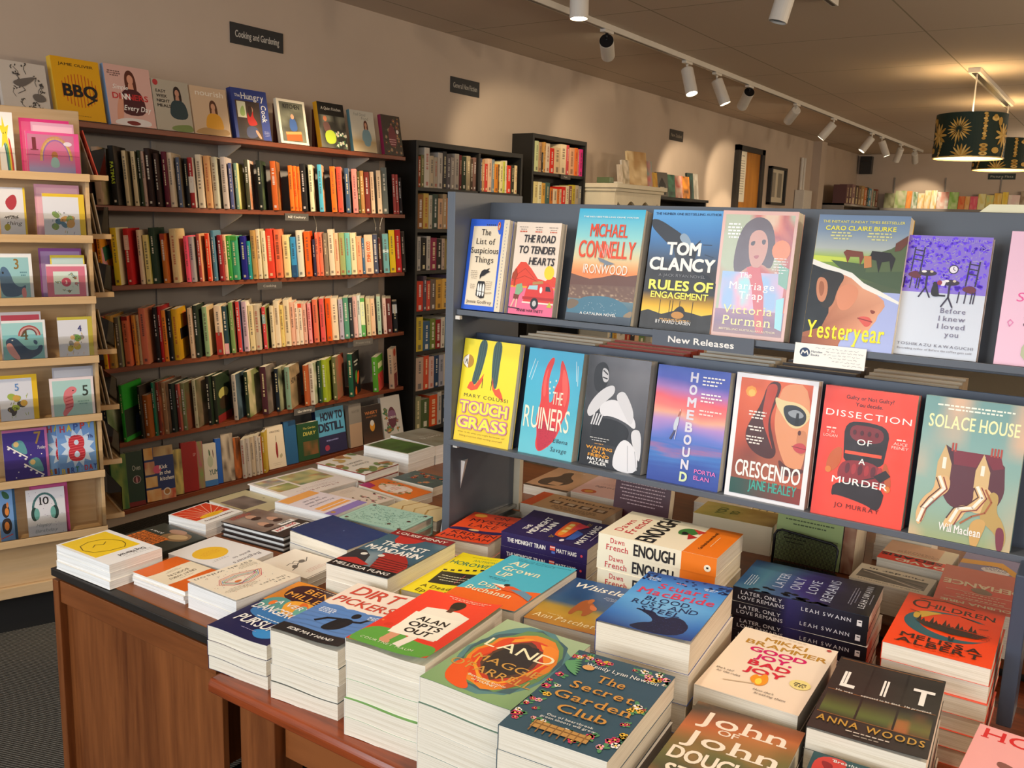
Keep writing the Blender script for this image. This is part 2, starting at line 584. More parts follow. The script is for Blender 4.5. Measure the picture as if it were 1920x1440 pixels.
def c_clancy(a):
    a.g((0, '5fa6e0'), (.2, '4a84c0'), (.4, '4a5a70'), (.46, '3a3c42'), (.7, '3b3a3c'), (.74, 'a07a24'), (.8, 'f2b81c'), (.86, 'f4d24a'))
    a.sm('-2 8 10 8 34 16 50 22 62 33 70 44 58 40 30 30 10 20 0 14', '383c44'); a.sm('40 24 46 18 56 22 64 34', '8fa4b8'); a.P('56 34 72 24 68 36 66 44', '353a44'); a.P('60 44 90 54 100 60 100 66 66 50', '2c3038')
    a.P('34 30 66 40 80 50 44 46', '444a54')
    a.L('76 28 88 28', .012, '3a4a60'); a.L('80 36 92 38', .012, '3a4a60')
    a.P('0 86 10 84 30 87 50 83 70 84 86 86 100 84 100 100 0 100', '34312f')
    a.sm('46 84 54 79 60 80 64 85 62 90 44 90', '2c2826')
    for x in (.26, .4, .44, .54, .72):
        a.r(x, .75, x + .008, .9, '2c2826')
    a.e(.53, .87, .09, .03, 'c88a3a', 12); a.lines(.5, .905, .5, 2, .012, 'cf9a4a', th=.008)
    a.t('THE NUMBER ONE BESTSELLING AUTHOR', .5, .042, .02, '24466c', .92, st='b')
    a.t('TOM', .5, .37, .105, WH, .5, st='o'); a.t('CLANCY', .5, .5, .105, WH, .94, st='o')
    a.t('A JACK RYAN NOVEL', .52, .555, .024, '8d8f95', .66)
    a.t('RULES OF', .52, .665, .082, 'f4ec6a', .92, st='o'); a.t('ENGAGEMENT', .52, .735, .055, 'f2ea60', .82, st='x'); a.t('BY WARD LARSEN', .48, .945, .03, 'e8e4de', .5, st='b')

def c_victoria(a):
    a.r(0, 0, 1, 1, 'd8a494')
    def bg(x, y):
        n = vnoise(x * 3 + y * 2.4, y * 4 - x * 2, 5)
        return ramp(((.2, 'a8b090'), (.4, 'c4604e'), (.55, 'a83a3c'), (.7, 'd86a48'), (.85, 'd8b494')), n)
    a.grid(bg, 20, 28, .04, .03, .96, .97)
    a.sm('20 40 26 14 44 4 62 6 72 16 76 34 72 46 58 40 40 44 26 52', '4a2c34')
    a.sm('38 20 48 14 60 16 66 26 62 40 52 46 42 40', 'c48a78'); a.sm('42 24 48 23 47 27 42 27', '3a2028'); a.sm('56 22 62 22 61 26 57 26', '3a2028'); a.sm('46 35 56 34 52 38', 'a84a4c')
    def cl(x, y):
        return ramp(((.25, '8fb0d8'), (.5, 'd8a4bc'), (.65, 'e0a0b4'), (.8, '9ad0d4')), vnoise(x * 5, y * 7, 9))
    a.grid(cl, 16, 20, .08, .48, .92, .78)
    a.grid(lambda x, y: ramp(((0, '9a6a88'), (.5, '7a5474'), (1, '93645c')), (y - .78) * 5), 8, 6, .04, .78, .96, .97)
    a.p([(.4, .44), (.58, .44), (.66, .6), (.72, .95), (.62, .95), (.5, .6)], 'c8484c')
    a.P('82 40 96 44 96 60 84 56', '6fa48c'); a.P('84 68 94 66 95 92 86 90', '8fd0d8'); a.e(.83, .3, .12, .08, 'e07a3c', 16)
    a.lines(.18, .1, .2, 5, .026, WH, th=.012); a.lines(.84, .36, .2, 6, .022, 'e8e0dc')
    a.t('The', .4, .525, .045, WH, .18, st='sr'); a.t('Marriage', .5, .615, .06, WH, .62, st='sr'); a.t('Trap', .5, .69, .06, WH, .34, st='sr')
    a.t('Victoria', .48, .81, .07, 'f3e28a', .68, st='sr'); a.t('Purman', .48, .9, .075, 'f3e28a', .66, st='sr'); a.t('BESTSELLING AUSTRALIAN AUTHOR', .5, .945, .016, 'f0dcb0', .76, st='b')

def c_yester(a):
    a.g((0, '6d86a8'), (.12, '7d93ac'), (.25, 'b0b8b4'), (.3, 'a8c060'), (.36, '7f9e3c'), (.5, '4a5a3c'))
    a.P('0 31 40 32 40 35 0 36', 'c8d850'); a.P('20 34 55 36 100 20 100 54 40 44', '44583a'); a.P('60 30 84 24 100 16 100 40 60 42', '55663f')
    a.grid('a6b2e2', 1, 1, 0, .56, 1, 1)
    a.P('0 34 14 37 30 40 46 43 60 50 78 55 100 62 100 64 76 58 60 54 46 47 28 43 12 41 0 38', 'eceae2')
    a.P('0 38 14 41 30 43 30 100 0 100', '1c1f24')
    def sk(x, y):
        return ramp(((0, 'a05c3c'), (.45, 'd8926e'), (.75, 'e6a884'), (1, 'd09070')), (x - .1) / .8 - max(0, y - .78) * 1.6)
    pts = [(.3, .43), (.46, .47), (.6, .54), (.76, .58), (.84, .62), (.86, .66), (.83, .7), (.8, .73), (.79, .77), (.76, .8), (.72, .85), (.66, .87), (.56, .86), (.46, .9), (.4, 1.), (0, 1.), (0, .9), (.2, .85), (.26, .74), (.24, .6)]
    a.p(pts, sk)
    a.sm('26 42 40 45 32 56 30 68 20 72 8 60 10 44', '2a2422')
    a.sm('8 47 18 48 22 56 20 66 13 66 8 58', 'c98460'); a.sm('11 50 16 51 18 58 15 63 11 57', 'a2603f')
    a.sm('30 56 46 50 58 56 50 70 36 72', 'd98c68'); a.sm('70 69 78 70 74 73', '8c3c28'); a.sm('58 75 70 74 76 78 70 83 63 79', 'd8584c'); a.L('59 76 75 78', .012, '8c2c28')
    a.grid(lambda x, y: mix('8a4a30', 'c47a54', x * 1.6), 4, 2, 0, .93, .42, 1)
    for t, c in (('36 26 54 27 56 31 53 37 51 31 41 31 39 36 36 31 33 28', '7a3a28'), ('64 26 84 27 90 31 87 41 84 33 76 34 74 42 70 33 62 32', '1f1a1c'), ('56 30 64 30 66 38 58 39', 'c8844a'), ('88 20 102 14 100 20 94 25 88 26', '6a3828')):
        a.P(t, c)
    a.t('THE INSTANT SUNDAY TIMES BESTSELLER', .5, .06, .019, 'f0e46a', .9, st='b'); a.t('CARO CLAIRE BURKE', .48, .115, .033, 'f4e84a', .78, st='x')
    a.lines(.28, .13, .26, 3, .022, 'dcd890', th=.01); a.lines(.7, .13, .28, 3, .022, 'dcd890', th=.01)
    a.t('Yesteryear', .47, .93, .135, 'f6e61e', .88, st='sb')

def c_before(a):
    a.r(0, 0, 1, 1, 'd3dae6')
    a.r(0, 0, 1, .47, '8a72d8')
    q = random.Random(3)
    a.es([(q.uniform(.02, .98), q.uniform(.01, .455), q.uniform(.012, .04), q.uniform(.008, .016), q.uniform(0, 3)) for i in range(260)], '6d3ff0')
    a.segs([(x, y, x + q.uniform(-.05, .05), y + q.uniform(-.02, .02)) for x, y in [(q.uniform(.04, .96), q.uniform(.02, .44)) for i in range(200)]], .008, 'a59cc4')
    D = '2e2440'
    a.e(.6, .27, .058, None, D); a.e(.6, .27, .046, None, 'ece6f0'); a.L('60 27 60 25', .008, D); a.L('60 27 62 28', .008, D)
    def chair(x, y):
        a.ln([(x, y - .2), (x - .02, y)], .016, D); a.ln([(x + .11, y - .2), (x + .09, y)], .016, D)
        for k in (0, .04, .08): a.ln([(x, y - .18 + k), (x + .1, y - .17 + k)], .014, D)
        a.sm('%d %d %d %d %d %d %d %d' % (x * 100 - 8, y * 100 + 3, x * 100 + 3, y * 100 - 1, x * 100 + 12, y * 100 + 2, x * 100 + 8, y * 100 + 7), '6a2838')
        for k in (-.08, 0, .07, .1): a.ln([(x + k, y + .05), (x + k - .01, y + .14)], .014, D)
    def table(x, y):
        a.e(x, y, .11, .024, '3a2a38'); a.ln([(x, y), (x, y + .12)], .022, D); a.ln([(x - .07, y + .2), (x, y + .12), (x + .06, y + .2)], .018, D)
        a.e(x - .04, y - .012, .03, .01, WH); a.e(x + .05, y - .014, .02, .01, 'd8c8b0')
    chair(.12, .3); table(.3, .31); chair(.78, .4); table(.58, .38); a.P('46 37 54 36 52 41 48 41', 'e8e4ec'); a.e(.46, .385, .03, .02, '9a2c44')
    a.sm('40 38 44 40 46 46 48 50 38 50 37 44', '1c1820'); a.e(.405, .395, .022, .016, '1c1820'); a.ln([(.46, .49), (.54, .49)], .02, '1c1820')
    a.t('THE MULTI MILLION COPY BESTSELLER', .5, .045, .018, 'b8a8ec', .88, st='b')
    for i, (s, x, w) in enumerate((('Before', .66, .3), ('I knew', .66, .32), ('I loved', .66, .33), ('you', .68, .17))):
        a.t(s, x, .63 + i * .064, .043, '6b6684', w, st='sr')
    a.t('TOSHIKAZU KAWAGUCHI', .5, .915, .024, '6b6a7c', .9, st='r', track=.12); a.t('Bestselling author of Before the coffee gets cold', .5, .95, .017, '72707e', .88, st='sr')

def c_pink(a):
    a.r(0, 0, 1, 1, 'efc3d8')
    a.t('PI', .2, .25, .06, 'e8589a', .14, al='l', sh=.15); a.t('D', .2, .36, .06, 'e8589a', .1, al='l', sh=.15); a.t('SU', .12, .52, .07, 'e8589a', .2, al='l', sh=.15)
    for i, s in enumerate(('best-fr', 'first-lov', 'fake bo')):
        a.t(s, .22, .6 + i * .05, .022, '5a2c48', .2, al='l', st='b')
    a.L('17 15 22 13 24 15 17 16', .01, 'e58ab8'); a.L('8 68 10 66 13 68 10 71 8 68', .01, 'e58ab8')
    a.sm('24 78 70 72 100 74 100 100 24 100', 'b9bd9a'); a.sm('28 84 60 78 100 80 100 100 28 100', 'b7dff0')

def c_touch(a):
    a.g((0, 'f8e436'), (.55, 'f7df2e'), (1, 'f4cf38'))
    for t, o in (('28 0 44 0 40 22 34 38 27 45 20 42 26 24', 0), ('54 0 70 0 68 22 68 40 66 46 58 44 54 22', 1)):
        a.sm(t, '44605e')
        for k in (4, 8, 12):
            b = 28 + k if not o else 54 + k
            a.L('%d 0 %d 20 %d 40' % (b, b - 2 if not o else b, (b - 7) if not o else b - 1), .008, '2c4444')
    a.P('14 48 18 42 22 41 27 45 38 36 42 32 40 40 33 48 22 50', 'ef5a34'); a.P('60 46 58 34 62 44 66 46 72 44 78 50 82 56 66 51', 'ef5a34'); a.L('41 37 41 46', .01, '3a2420'); a.L('58 38 57 47', .01, '3a2420')
    a.e(.11, .22, .1, None, 'b98a34'); a.p([(.11, .155), (.1, .155), (.03, .19), (.01, .22), (.03, .25), (.1, .285), (.11, .285)], 'f3ece0'); a.L('8 20 6 24', .012, BK); a.L('8 20 10 25', .012, BK)
    a.t('MARY COLUSSI', .5, .565, .034, '4c4a34', .8, st='r', track=.12)
    for s, y, w in (('TOUCH', .71, .92), ('GRASS', .86, .95)):
        for st, c, ww in (('o', 'c878a0', w), ('x', 'f6ee52', w * .93)):
            if st == 'o':
                for dx, dy in ((-.022, 0), (.022, 0), (0, -.012), (0, .012), (-.015, .009), (.015, -.009), (.015, .009), (-.015, -.009)):
                    a.t(s, .49 + dx, y + dy, .105, c, ww * .96, st='o')
            else:
                a.t(s, .49, y, .105, c, w * .96, st='o')
    a.t('what to do when you might be better off', .5, .915, .016, '8a6a2c', .86); a.t('being a cactus than eating yourself', .5, .95, .016, '8a6a2c', .78)

def c_ruiners(a):
    a.g((0, '44b0d6'), (.6, '4bb4cc'), (1, '6cc6d2'))
    a.sm('44 6 50 8 44 20 42 30 46 44 48 50 54 46 54 36 62 26 60 10 64 8 76 22 84 38 82 56 74 66 72 74 62 86 44 95 36 96 30 90 32 80 26 66 30 56 32 48 30 34 34 16', 'e03a36')
    a.sm('30 70 42 66 62 70 70 74 60 86 44 94 36 95 32 82', 'c2203a'); a.sm('66 14 76 24 80 40 76 54 70 40 66 26', 'ee5a50'); a.sm('40 14 38 30 40 44 34 44 33 28', 'ee5a50')
    q = random.Random(2)
    a.es([(q.uniform(.36, .62), q.uniform(.7, .9), .005, None, 0) for i in range(90)], '8e1430', 5)
    a.L('13 10 5 28', .012, 'bfe2ec'); a.L('18 12 10 30', .012, 'bfe2ec'); a.L('88 8 92 26', .012, 'bfe2ec'); a.L('92 12 95 30', .012, 'bfe2ec')
    for x, y in ((.47, .4), (.46, .36), (.455, .3), (.53, .34), (.56, .28)): a.e(x, y, .014, .01, 'f4e4d8', 8)
    a.t('THE', .62, .5, .125, 'f3ead0', .2); a.t('RUINERS', .46, .745, .215, 'f3ead0', .86)
    a.t('Ellena', .76, .85, .04, '1c3a48', .28, sh=.25); a.t('Savage', .74, .935, .045, '1c3a48', .3, sh=.25)

def c_waiting(a):
    a.grid(lambda x, y: mix(mix('7d7b80', '4a4a50', y * 1.6 + .5 - x * .7), '1e1e22', vnoise(x * 4, y * 5, 2) * .35 + max(0, .45 - x) * 1.1 + max(0, y - .45) * 1.4), 10, 16)
    a.sm('10 10 26 4 36 12 34 26 24 34 12 30', '1e1d22'); a.sm('24 10 34 12 36 22 28 24 24 18', 'c8c6c8'); a.L('26 13 33 16', .02, '2a282c'); a.L('26 19 33 20', .02, '2a282c')
    a.sm('4 50 14 38 30 28 46 24 48 32 34 40 16 54 8 56', 'd6d4d6'); a.sm('24 44 46 36 66 42 84 52 86 62 70 56 44 52 28 54', 'e4e2e4'); a.sm('48 34 60 28 70 34 82 48 78 60 62 46', 'd8d6d8')
    a.sm('18 58 40 54 70 58 78 66 66 80 46 78 20 80 14 70', '1b1b20')
    for i in range(4): a.ln([(.18 + i * .045, .52), (.14 + i * .04, .62)], .022, 'dcdadc')
    a.sm('84 60 96 62 98 90 90 84 78 66', 'dedcde'); a.sm('62 74 74 70 92 80 96 100 56 100 54 88', 'e8e6e8'); a.L('76 76 80 98', .01, 'b4b2b6'); a.L('88 80 94 96', .012, 'bcbabe')
    a.lines(.3, .735, .36, 2, .022, 'd8d4d0'); a.lines(.3, .785, .24, 1, .02, 'e0a050')
    for i, (s, c) in enumerate((('WAITING', 'efa42e'), ('ON A', 'efa42e'), ('FRIEND', 'efa42e'), ('NATALIE', WH), ('ADLER', WH))):
        a.t(s, .31, .845 + i * .033 if i < 0 else .84 + i * .034, .027, c, (.44, .24, .36, .36, .3)[i], st='o')

def c_home(a):
    st = ((0, '2b4fb0'), (.1, '4a58b8'), (.18, 'a070b8'), (.28, 'e8606a'), (.36, 'ee7a72'), (.42, 'e8a88c'), (.48, 'b48ac8'), (.58, '6a78cc'), (.66, '3f6cc0'), (.72, '9a6aa0'), (.76, '3c78c4'), (.84, '2c50a8'), (1, '23409a'))
    def f(x, y):
        return ramp(st, y + (vnoise(x * 3, y * 7, 1) - .5) * .1 + (.015 * math.sin(y * 150 + x * 6) if y > .62 else 0))
    a.grid(f, 12, 80)
    for i, ch in enumerate('HOMEBOUND'):
        a.t(ch, .52, .115 + i * .106, .082, 'dcd8e4' if i < 8 else 'd8e6b0', .12 if ch != 'M' else .14, st='o')
    a.L('38 36 34 62', .008, 'e8dce4'); a.sm('34 42 38 44 36 52 32 56 30 50', 'c8d0dc'); a.L('33 55 28 62', .03, '40406a'); a.L('36 42 38 38', .02, 'b06a58')
    for i, (y, c) in enumerate(((.06, WH), (.2, WH), (.34, 'f4d8d0'))): a.lines(.64, y, .3, 3 if i < 2 else 2, .03, c, th=.012, al='l', seed=i)
    a.t('PORTIA', .66, .875, .036, 'ee7ac0', .3, al='l', st='b'); a.t('ELAN', .66, .93, .036, 'ee7ac0', .22, al='l', st='b')

def c_cresc(a):
    a.r(0, 0, 1, 1, 'eceaec')
    def f(x, y):
        return mix(ramp(((0, 'd85a34'), (.35, 'c0482e'), (.6, '5a2a28'), (.75, '3a3a3c'), (1, 'b04030')), y + (x - .5) * .3), 'e8784a', vnoise(x * 4, y * 5, 4) * .5)
    a.grid(f, 16, 24, .06, .035, .94, .965)
    a.e(.2, .14, .07, None, 'f29a3c', 8); a.e(.21, .15, .045, None, 'f6b858', 8)
    a.sm('40 4 58 4 52 20 46 34 54 50 60 60 52 66 30 62 18 52 20 40 34 24', '4a1f1c'); a.sm('40 6 54 6 48 22 44 40 56 60 48 50 36 34 38 16', 'b8402a')
    a.sm('60 4 94 4 94 66 86 72 74 70 66 62 58 50 52 36 54 18', 'dd9468'); a.sm('80 40 94 38 94 58 84 58', 'c88258')
    a.sm('50 15 60 18 80 18 94 24 94 30 84 38 72 38 62 30 52 22', 'dcc894'); a.sm('62 21 78 20 90 25 90 33 80 37 68 34 62 27', '26282e'); a.sm('66 26 78 23 88 27 84 30 72 30', '8f959c'); a.P('78 26 81 26 82 36 77 36', BK)
    a.L('90 28 94 27', .01, 'd8c088'); a.e(.84, .41, .02, .02, '5a2a24', 10); a.sm('76 52 86 48 94 50 94 56 84 57', 'c0444a'); a.L('77 52 94 53', .008, '7a2830')
    a.sm('60 62 76 70 94 68 94 72 70 78', '5a2c26')
    for i, (y, n) in enumerate(((.29, 3), (.41, 2), (.49, 3))): a.lines(.31, y, .22, n, .024, 'f0e2d8', th=.011, seed=i)
    a.grid(lambda x, y: mix('1f5048', '8a3228', x * 1.3 - .2), 6, 2, .06, .84, .94, .965)
    a.t('CRESCENDO', .51, .815, .132, WH, .82, st='b'); a.t('JANE HEALEY', .59, .91, .082, '3aa594', .6, st='b')

def c_diss(a):
    a.grid(lambda x, y: mix('f4452e', 'd43424', max(0, .2 - x) * 4), 8, 2)
    D = '251618'
    a.t('Guilty or Not Guilty?', .5, .085, .03, '2c1014', .52, st='b'); a.t('You decide.', .5, .135, .03, '2c1014', .3, st='b')
    a.t('DISSECTION', .5, .225, .05, WH, .94, track=.1)
    a.sm('26 26 50 24 76 27 74 46 72 58 30 58 28 46', D); a.sm('32 28 50 27 70 29 69 40 34 40', '7a1c24'); a.sm('10 62 14 50 26 44 28 54 24 62 16 66', 'c25a24'); a.sm('74 50 82 62 84 72 76 74 72 62', 'b85424')
    a.r(.3, .475, .7, .5, 'e8502e'); a.sm('24 62 32 54 68 54 78 68 74 72 26 72', '8a1f26'); a.sm('22 71 78 71 76 86 70 90 60 86 26 82 20 84', D)
    for i in range(6): a.sm('%d 58 %d 56 %d 63 %d 66' % (32 + i * 7, 37 + i * 7, 38 + i * 7, 33 + i * 7), 'a8292e' if i % 2 else '5c1420')
    for x in (.38, .46, .54, .62): a.e(x, .33, .02, .02, '4c1018', 8)
    a.P('64 64 76 58 82 62 72 68', D); a.ln([(.54, .68), (.72, .63)], .012, D); a.e(.14, .64, .035, .025, 'd8782c'); a.e(.8, .72, .035, .025, 'd8782c')
    a.t('OF', .5, .42, .045, WH, .17, st='b', track=.1); a.t('A', .5, .565, .045, WH, .08, st='b'); a.t('MURDER', .5, .73, .052, WH, .62, st='b', track=.06)
    a.t('JO MURRAY', .5, .915, .036, '4a1214', .5, track=.1)
    a.t('T. H.', .12, .36, .022, 'f4d8cc', .1); a.t('LOGAN', .12, .39, .022, 'f4d8cc', .16); a.lines(.12, .315, .18, 1, .02, 'f4d8cc', th=.011); a.t('ALICE', .88, .38, .022, 'f4d8cc', .15); a.t('FEENEY', .88, .41, .022, 'f4d8cc', .18); a.lines(.88, .335, .15, 1, .02, 'f4d8cc', th=.011)

def c_solace(a):
    def f(x, y):
        c = ramp(((0, '6f9a98'), (.3, '7fa8a4'), (.6, '8fb0a4'), (.8, '8fae9c'), (1, '9aa878')), y)
        return mix(c, 'e8b894', max(0, vnoise(x * 3 + 4, y * 4, 8) - .5) * 1.7 + max(0, x - .75) * max(0, y - .5) * 4)
    a.grid(f, 16, 22)
    a.lines(.5, .05, .86, 2, .024, 'eef0e0', th=.011)
    a.t('SOLACE HOUSE', .5, .215, .095, 'f2edb4', .9, st='sb')
    a.sm('30 38 84 38 86 50 88 62 80 74 62 72 40 78 26 66 28 52', '5c2e38')
    a.P('20 46 26 33 34 46 34 58 20 58', 'cfae78'); a.P('58 48 64 36 72 48 72 60 58 60', 'd4b47e'); a.P('34 36 80 36 84 44 74 46 64 36 58 46 36 46', '7a2a38'); a.P('26 33 34 36 36 46 34 46', '4a2a34')
    a.r(.25, .42, .285, .5, 'eee8d8'); a.r(.63, .44, .665, .51, 'eee8d8')
    for x in (.32, .35, .7, .73, .76, .79): a.r(x, .31, x + .018, .37, 'b0483c')
    a.sm('20 56 34 54 36 64 28 70 16 76 14 88 8 94 4 84 10 72 20 66', 'dbb27c'); a.sm('58 58 72 58 80 66 70 78 54 76 50 84 36 92 32 88 44 74 60 72', 'dcb880'); a.sm('74 60 84 62 82 74 90 80 96 92 90 102 86 90 74 84 66 80', 'b89a58'); a.sm('66 80 76 82 70 96 66 110 62 100 58 86', 'cba25e')
    a.L('24 56 30 64 20 72 12 80 8 90', .03, 'f2eadc'); a.L('28 56 33 64 24 72 15 80 11 90', .012, '8a3a34'); a.L('21 57 26 64 16 72 9 80', .012, '5a3028')
    a.L('62 59 68 66 60 74 46 76 40 86', .03, 'f2eadc'); a.L('66 59 72 66 64 75 50 78 44 88', .012, '8a3a34'); a.L('70 60 77 68 72 76 60 80 50 86', .018, 'a8623a'); a.L('59 60 64 66 54 73 42 76 36 84', .012, '5a3028')
    a.sm('84 84 92 84 94 96 90 104 86 96', '7a3444')
    a.t('Will Maclean', .5, .935, .06, WH, .42, st='sb')
def c_danger(a):
    a.r(0, 0, 1, 1, '1b1d4c')
    a.grid(lambda x, y: mix('e8902a', '3a2018', vnoise(x * 4, y * 5, 3) * 1.2 - .15), 12, 10, 0, 0, 1, .42)
    a.sm('20 2 80 0 96 10 92 34 70 28 40 34 14 30 8 12', '3c1c24'); a.sm('2 40 20 30 50 36 60 52 40 60 8 56', '5a9a94'); a.sm('30 34 60 26 98 36 96 60 70 66 50 56', 'f0a83a'); a.sm('50 30 60 28 84 46 92 64 84 66 64 52', 'e8702a'); a.sm('56 34 70 34 74 52 60 50', '72b4a0')
    a.sm('8 56 24 52 80 56 90 64 60 72 16 68', '3a78b4'); a.sm('14 42 22 38 26 44 20 50', 'f07a2c'); a.sm('50 84 84 78 96 88 70 96', '3a8fd0')
    a.t('BEN', .52, .155, .085, 'f0a848', .4, st='b', track=.06); a.t('MILLER', .52, .275, .085, 'f0a848', .72, st='b', track=.06)
    a.t('A VERY', .5, .43, .065, WH, .55, st='b', sh=.15); a.t('DANGEROUS', .5, .585, .105, WH, .9, st='b', sh=.15); a.t('PURSUIT', .48, .82, .12, WH, .72, st='b', sh=.15); a.lines(.5, .67, .6, 1, .02, 'd8e8f4', th=.012); a.lines(.5, .875, .4, 1, .02, 'b0a8d0')
    a.lines(.6, .04, .7, 1, .02, 'f0d8b0')

def c_dirt(a):
    a.r(0, 0, 1, 1, 'f3e2d2')
    a.grid(lambda x, y: mix('5a86c4', '26304c', max(0, math.sin(y * 90 + x * 5 + 3 * vnoise(x * 4, y * 9)) - .55) * 1.8 * (y - .3)), 10, 70, 0, .42, 1, .9)
    a.P('0 42 12 44 26 41 40 44 56 40 70 43 84 40 100 42 100 36 0 36', 'f3e2d2')
    a.r(0, .86, 1, 1, '191a20')
    D = '171a22'
    a.sm('58 46 66 46 69 52 62 56 56 52', D); a.sm('50 58 64 56 72 62 66 78 44 82 46 66', D); a.L('50 60 36 64 28 72', .05, D); a.L('66 60 78 58 84 50', .05, D)
    a.lines(.22, .5, .26, 4, .022, 'e8eef6', th=.011); a.lines(.86, .46, .2, 3, .022, 'e8eef6', th=.011, seed=3)
    a.t('DIRT', .47, .2, .165, 'cf4a38', .74, st='b', sh=.1); a.t('PICKERS', .5, .37, .115, 'cf4a38', .9, st='b', sh=.1); a.t('EDIE MAY HAND', .5, .95, .04, WH, .66, st='b', sh=.15)

def c_alan(a):
    a.grid(lambda x, y: mix('f2452e', 'dd3a2a', y), 1, 4)
    a.sm('0 74 30 70 60 78 100 82 100 105 -4 105', '61a544'); a.sm('10 66 18 62 22 66 14 70', 'd83a24'); a.sm('2 62 5 60 6 64', 'f08a3a')
    a.P('26 28 46 24 66 24 84 30 82 74 24 70', 'efe8d8'); a.sm('44 10 56 6 64 12 60 22 50 24', '2a201e'); a.r(.5, .2, .57, .27, '5a3428')
    a.P('30 68 42 70 40 88 30 86', 'd89a78'); a.P('52 72 62 74 58 92 48 90', 'efe6d8'); a.sm('28 84 42 86 44 92 32 92', 'd89a78')
    a.P('22 38 80 36 84 72 26 76', 'f4eedd')
    a.t('ALAN', .53, .495, .075, '2a2422', .4, st='x'); a.t('OPTS', .53, .595, .075, '2a2422', .42, st='x'); a.t('OUT', .54, .695, .075, '2a2422', .34, st='x'); a.t('COURTNEY MAUM', .44, .945, .032, 'e4edcc', .66, track=.1); a.lines(.6, .03, .64, 2, .025, 'f8b8a0', th=.011)

def blob(a, pts, col, jit=0.012, seed=1):
    q = random.Random(seed)
    n = len(pts)
    o = []
    for i in range(n):
        x0, y0 = pts[i]; x1, y1 = pts[(i + 1) % n]
        for k in range(5):
            t = k / 5
            o.append((x0 + (x1 - x0) * t + q.uniform(-jit, jit), y0 + (y1 - y0) * t + q.uniform(-jit, jit)))
    a.p(o, col)

def ringp(cx, cy, rx, ry, n=14, seed=1, var=.14):
    q = random.Random(seed)
    return [(cx + math.cos(6.2832 * i / n) * rx * q.uniform(1 - var, 1 + var), cy + math.sin(6.2832 * i / n) * ry * q.uniform(1 - var, 1 + var)) for i in range(n)]

def c_land(a):
    a.grid(lambda x, y: mix('a8bc94', '6f9a5c', y * .7), 2, 4)
    for i, (rx, ry, c) in enumerate(((.49, .48, '5a8688'), (.46, .45, '44626a'), (.42, .42, '6d8f56'), (.39, .39, 'e8862a'), (.35, .35, 'e04a22'), (.31, .33, 'f0a030'), (.28, .3, 'c43c24'), (.25, .27, '5a3a2c'), (.21, .24, '322a28'))):
        a.p([(min(1, max(0, x)), min(1, max(0, y))) for x, y in ringp(.52, .49, rx, ry, 22, i + 3, .1)], c)
    a.sm('8 70 22 60 34 84 50 94 40 98 16 92', 'ea5a22'); a.sm('60 16 84 20 90 44 78 40', 'f08a2a'); a.sm('20 28 34 20 30 44 22 60', 'e04a24'); a.sm('76 60 88 52 84 74 70 86', 'b8542a')
    a.t('LAND', .5, .42, .125, 'f5edc4', .78); a.t('MAGGIE', .55, .61, .085, 'cf9a48', .74); a.t("O'FARRELL", .5, .745, .085, 'cf9a48', .92); a.t('Bestselling author', .55, .81, .024, 'f0e6cc', .42, st='b'); a.t('of HAMNET', .55, .845, .024, 'f0e6cc', .28, st='b')

def c_mand(a):
    def f(x, y):
        return mix(ramp(((0, '3a5a6c'), (.5, '44687c'), (.8, '2c3c48')), y), 'a8bcc4', max(0, vnoise(x * 3, y * 6, 3) - .62) * 2)
    a.grid(f, 14, 18)
    a.r(0, 0, 1, .13, '8e1f22'); a.P('18 13 62 13 56 22 44 28 30 30 22 24', 'c2302a'); a.P('0 60 14 58 30 66 44 88 0 92', '2a2c34'); a.P('40 56 70 50 88 62 100 74 100 88 56 88', 'a42824')
    for i in range(5): a.L('%d %d %d %d' % (44 + i * 3, 66 + i * 5, 96, 68 + i * 4), .018, '4a1818')
    a.P('0 84 20 76 50 84 40 90 0 92', 'b82c28'); a.e(.2, .66, .05, .03, 'e8e4dc', 10); a.e(.44, .62, .05, .03, 'e0dcd0', 9); a.r(0, .88, 1, 1, '17151a')
    a.t('LOUISE PENNY', .5, .095, .055, 'f0e2d4', .86, st='b'); a.t('THE LAST', .52, .4, .105, WH, .76, st='x'); a.t('MANDARIN', .5, .54, .105, WH, .9, st='x'); a.t('MELLISSA FUNG', .5, .965, .055, 'f0e8e0', .9, st='b')

def c_hannah(a):
    a.g((0, 'e8431c'), (.5, 'f0521e'), (1, 'ee4a1c'))
    a.t('ON', .62, .16, .1, '3a1420', .3); a.t('MYSTIC', .55, .34, .12, '3a1420', .84); a.t('LAKE', .5, .5, .12, '3a1420', .55)
    a.sm('0 60 30 55 60 62 100 56 100 68 60 70 20 66 0 70', '2c1a54'); a.e(.2, .1, .12, .06, 'f0a83a'); a.e(.44, .61, .1, .03, 'e8c088'); a.t('KRISTIN', .55, .8, .1, '3a1420', .84); a.t('HANNAH', .5, .94, .1, '3a1420', .9)

def c_horo(a):
    a.r(0, 0, 1, 1, 'f4e11c')
    a.t('ANTHONY', .6, .155, .05, '2f8a50', .5); a.t('HOROWITZ', .5, .28, .085, '1f7a62', .92, st='b'); a.lines(.5, .06, .8, 1, .02, '8a8420')
    a.P('14 48 84 44 88 72 20 76', '25221f'); a.P('12 44 80 30 82 35 16 49', 'f4e11c')
    for i in range(6): a.p([(.14 + i * .115, .47 - i * .022), (.2 + i * .115, .46 - i * .022), (.18 + i * .115, .425 - i * .022), (.12 + i * .115, .435 - i * .022)], '25221f')
    a.lines(.5, .56, .6, 3, .05, 'e8e4c0', th=.012); a.L('60 50 62 70', .012, 'c04a5a')
    a.t('A Deadly', .5, .86, .06, '5c4a1c', .66, st='sr'); a.t('Episode', .5, .96, .065, '5c4a1c', .62, st='sr')

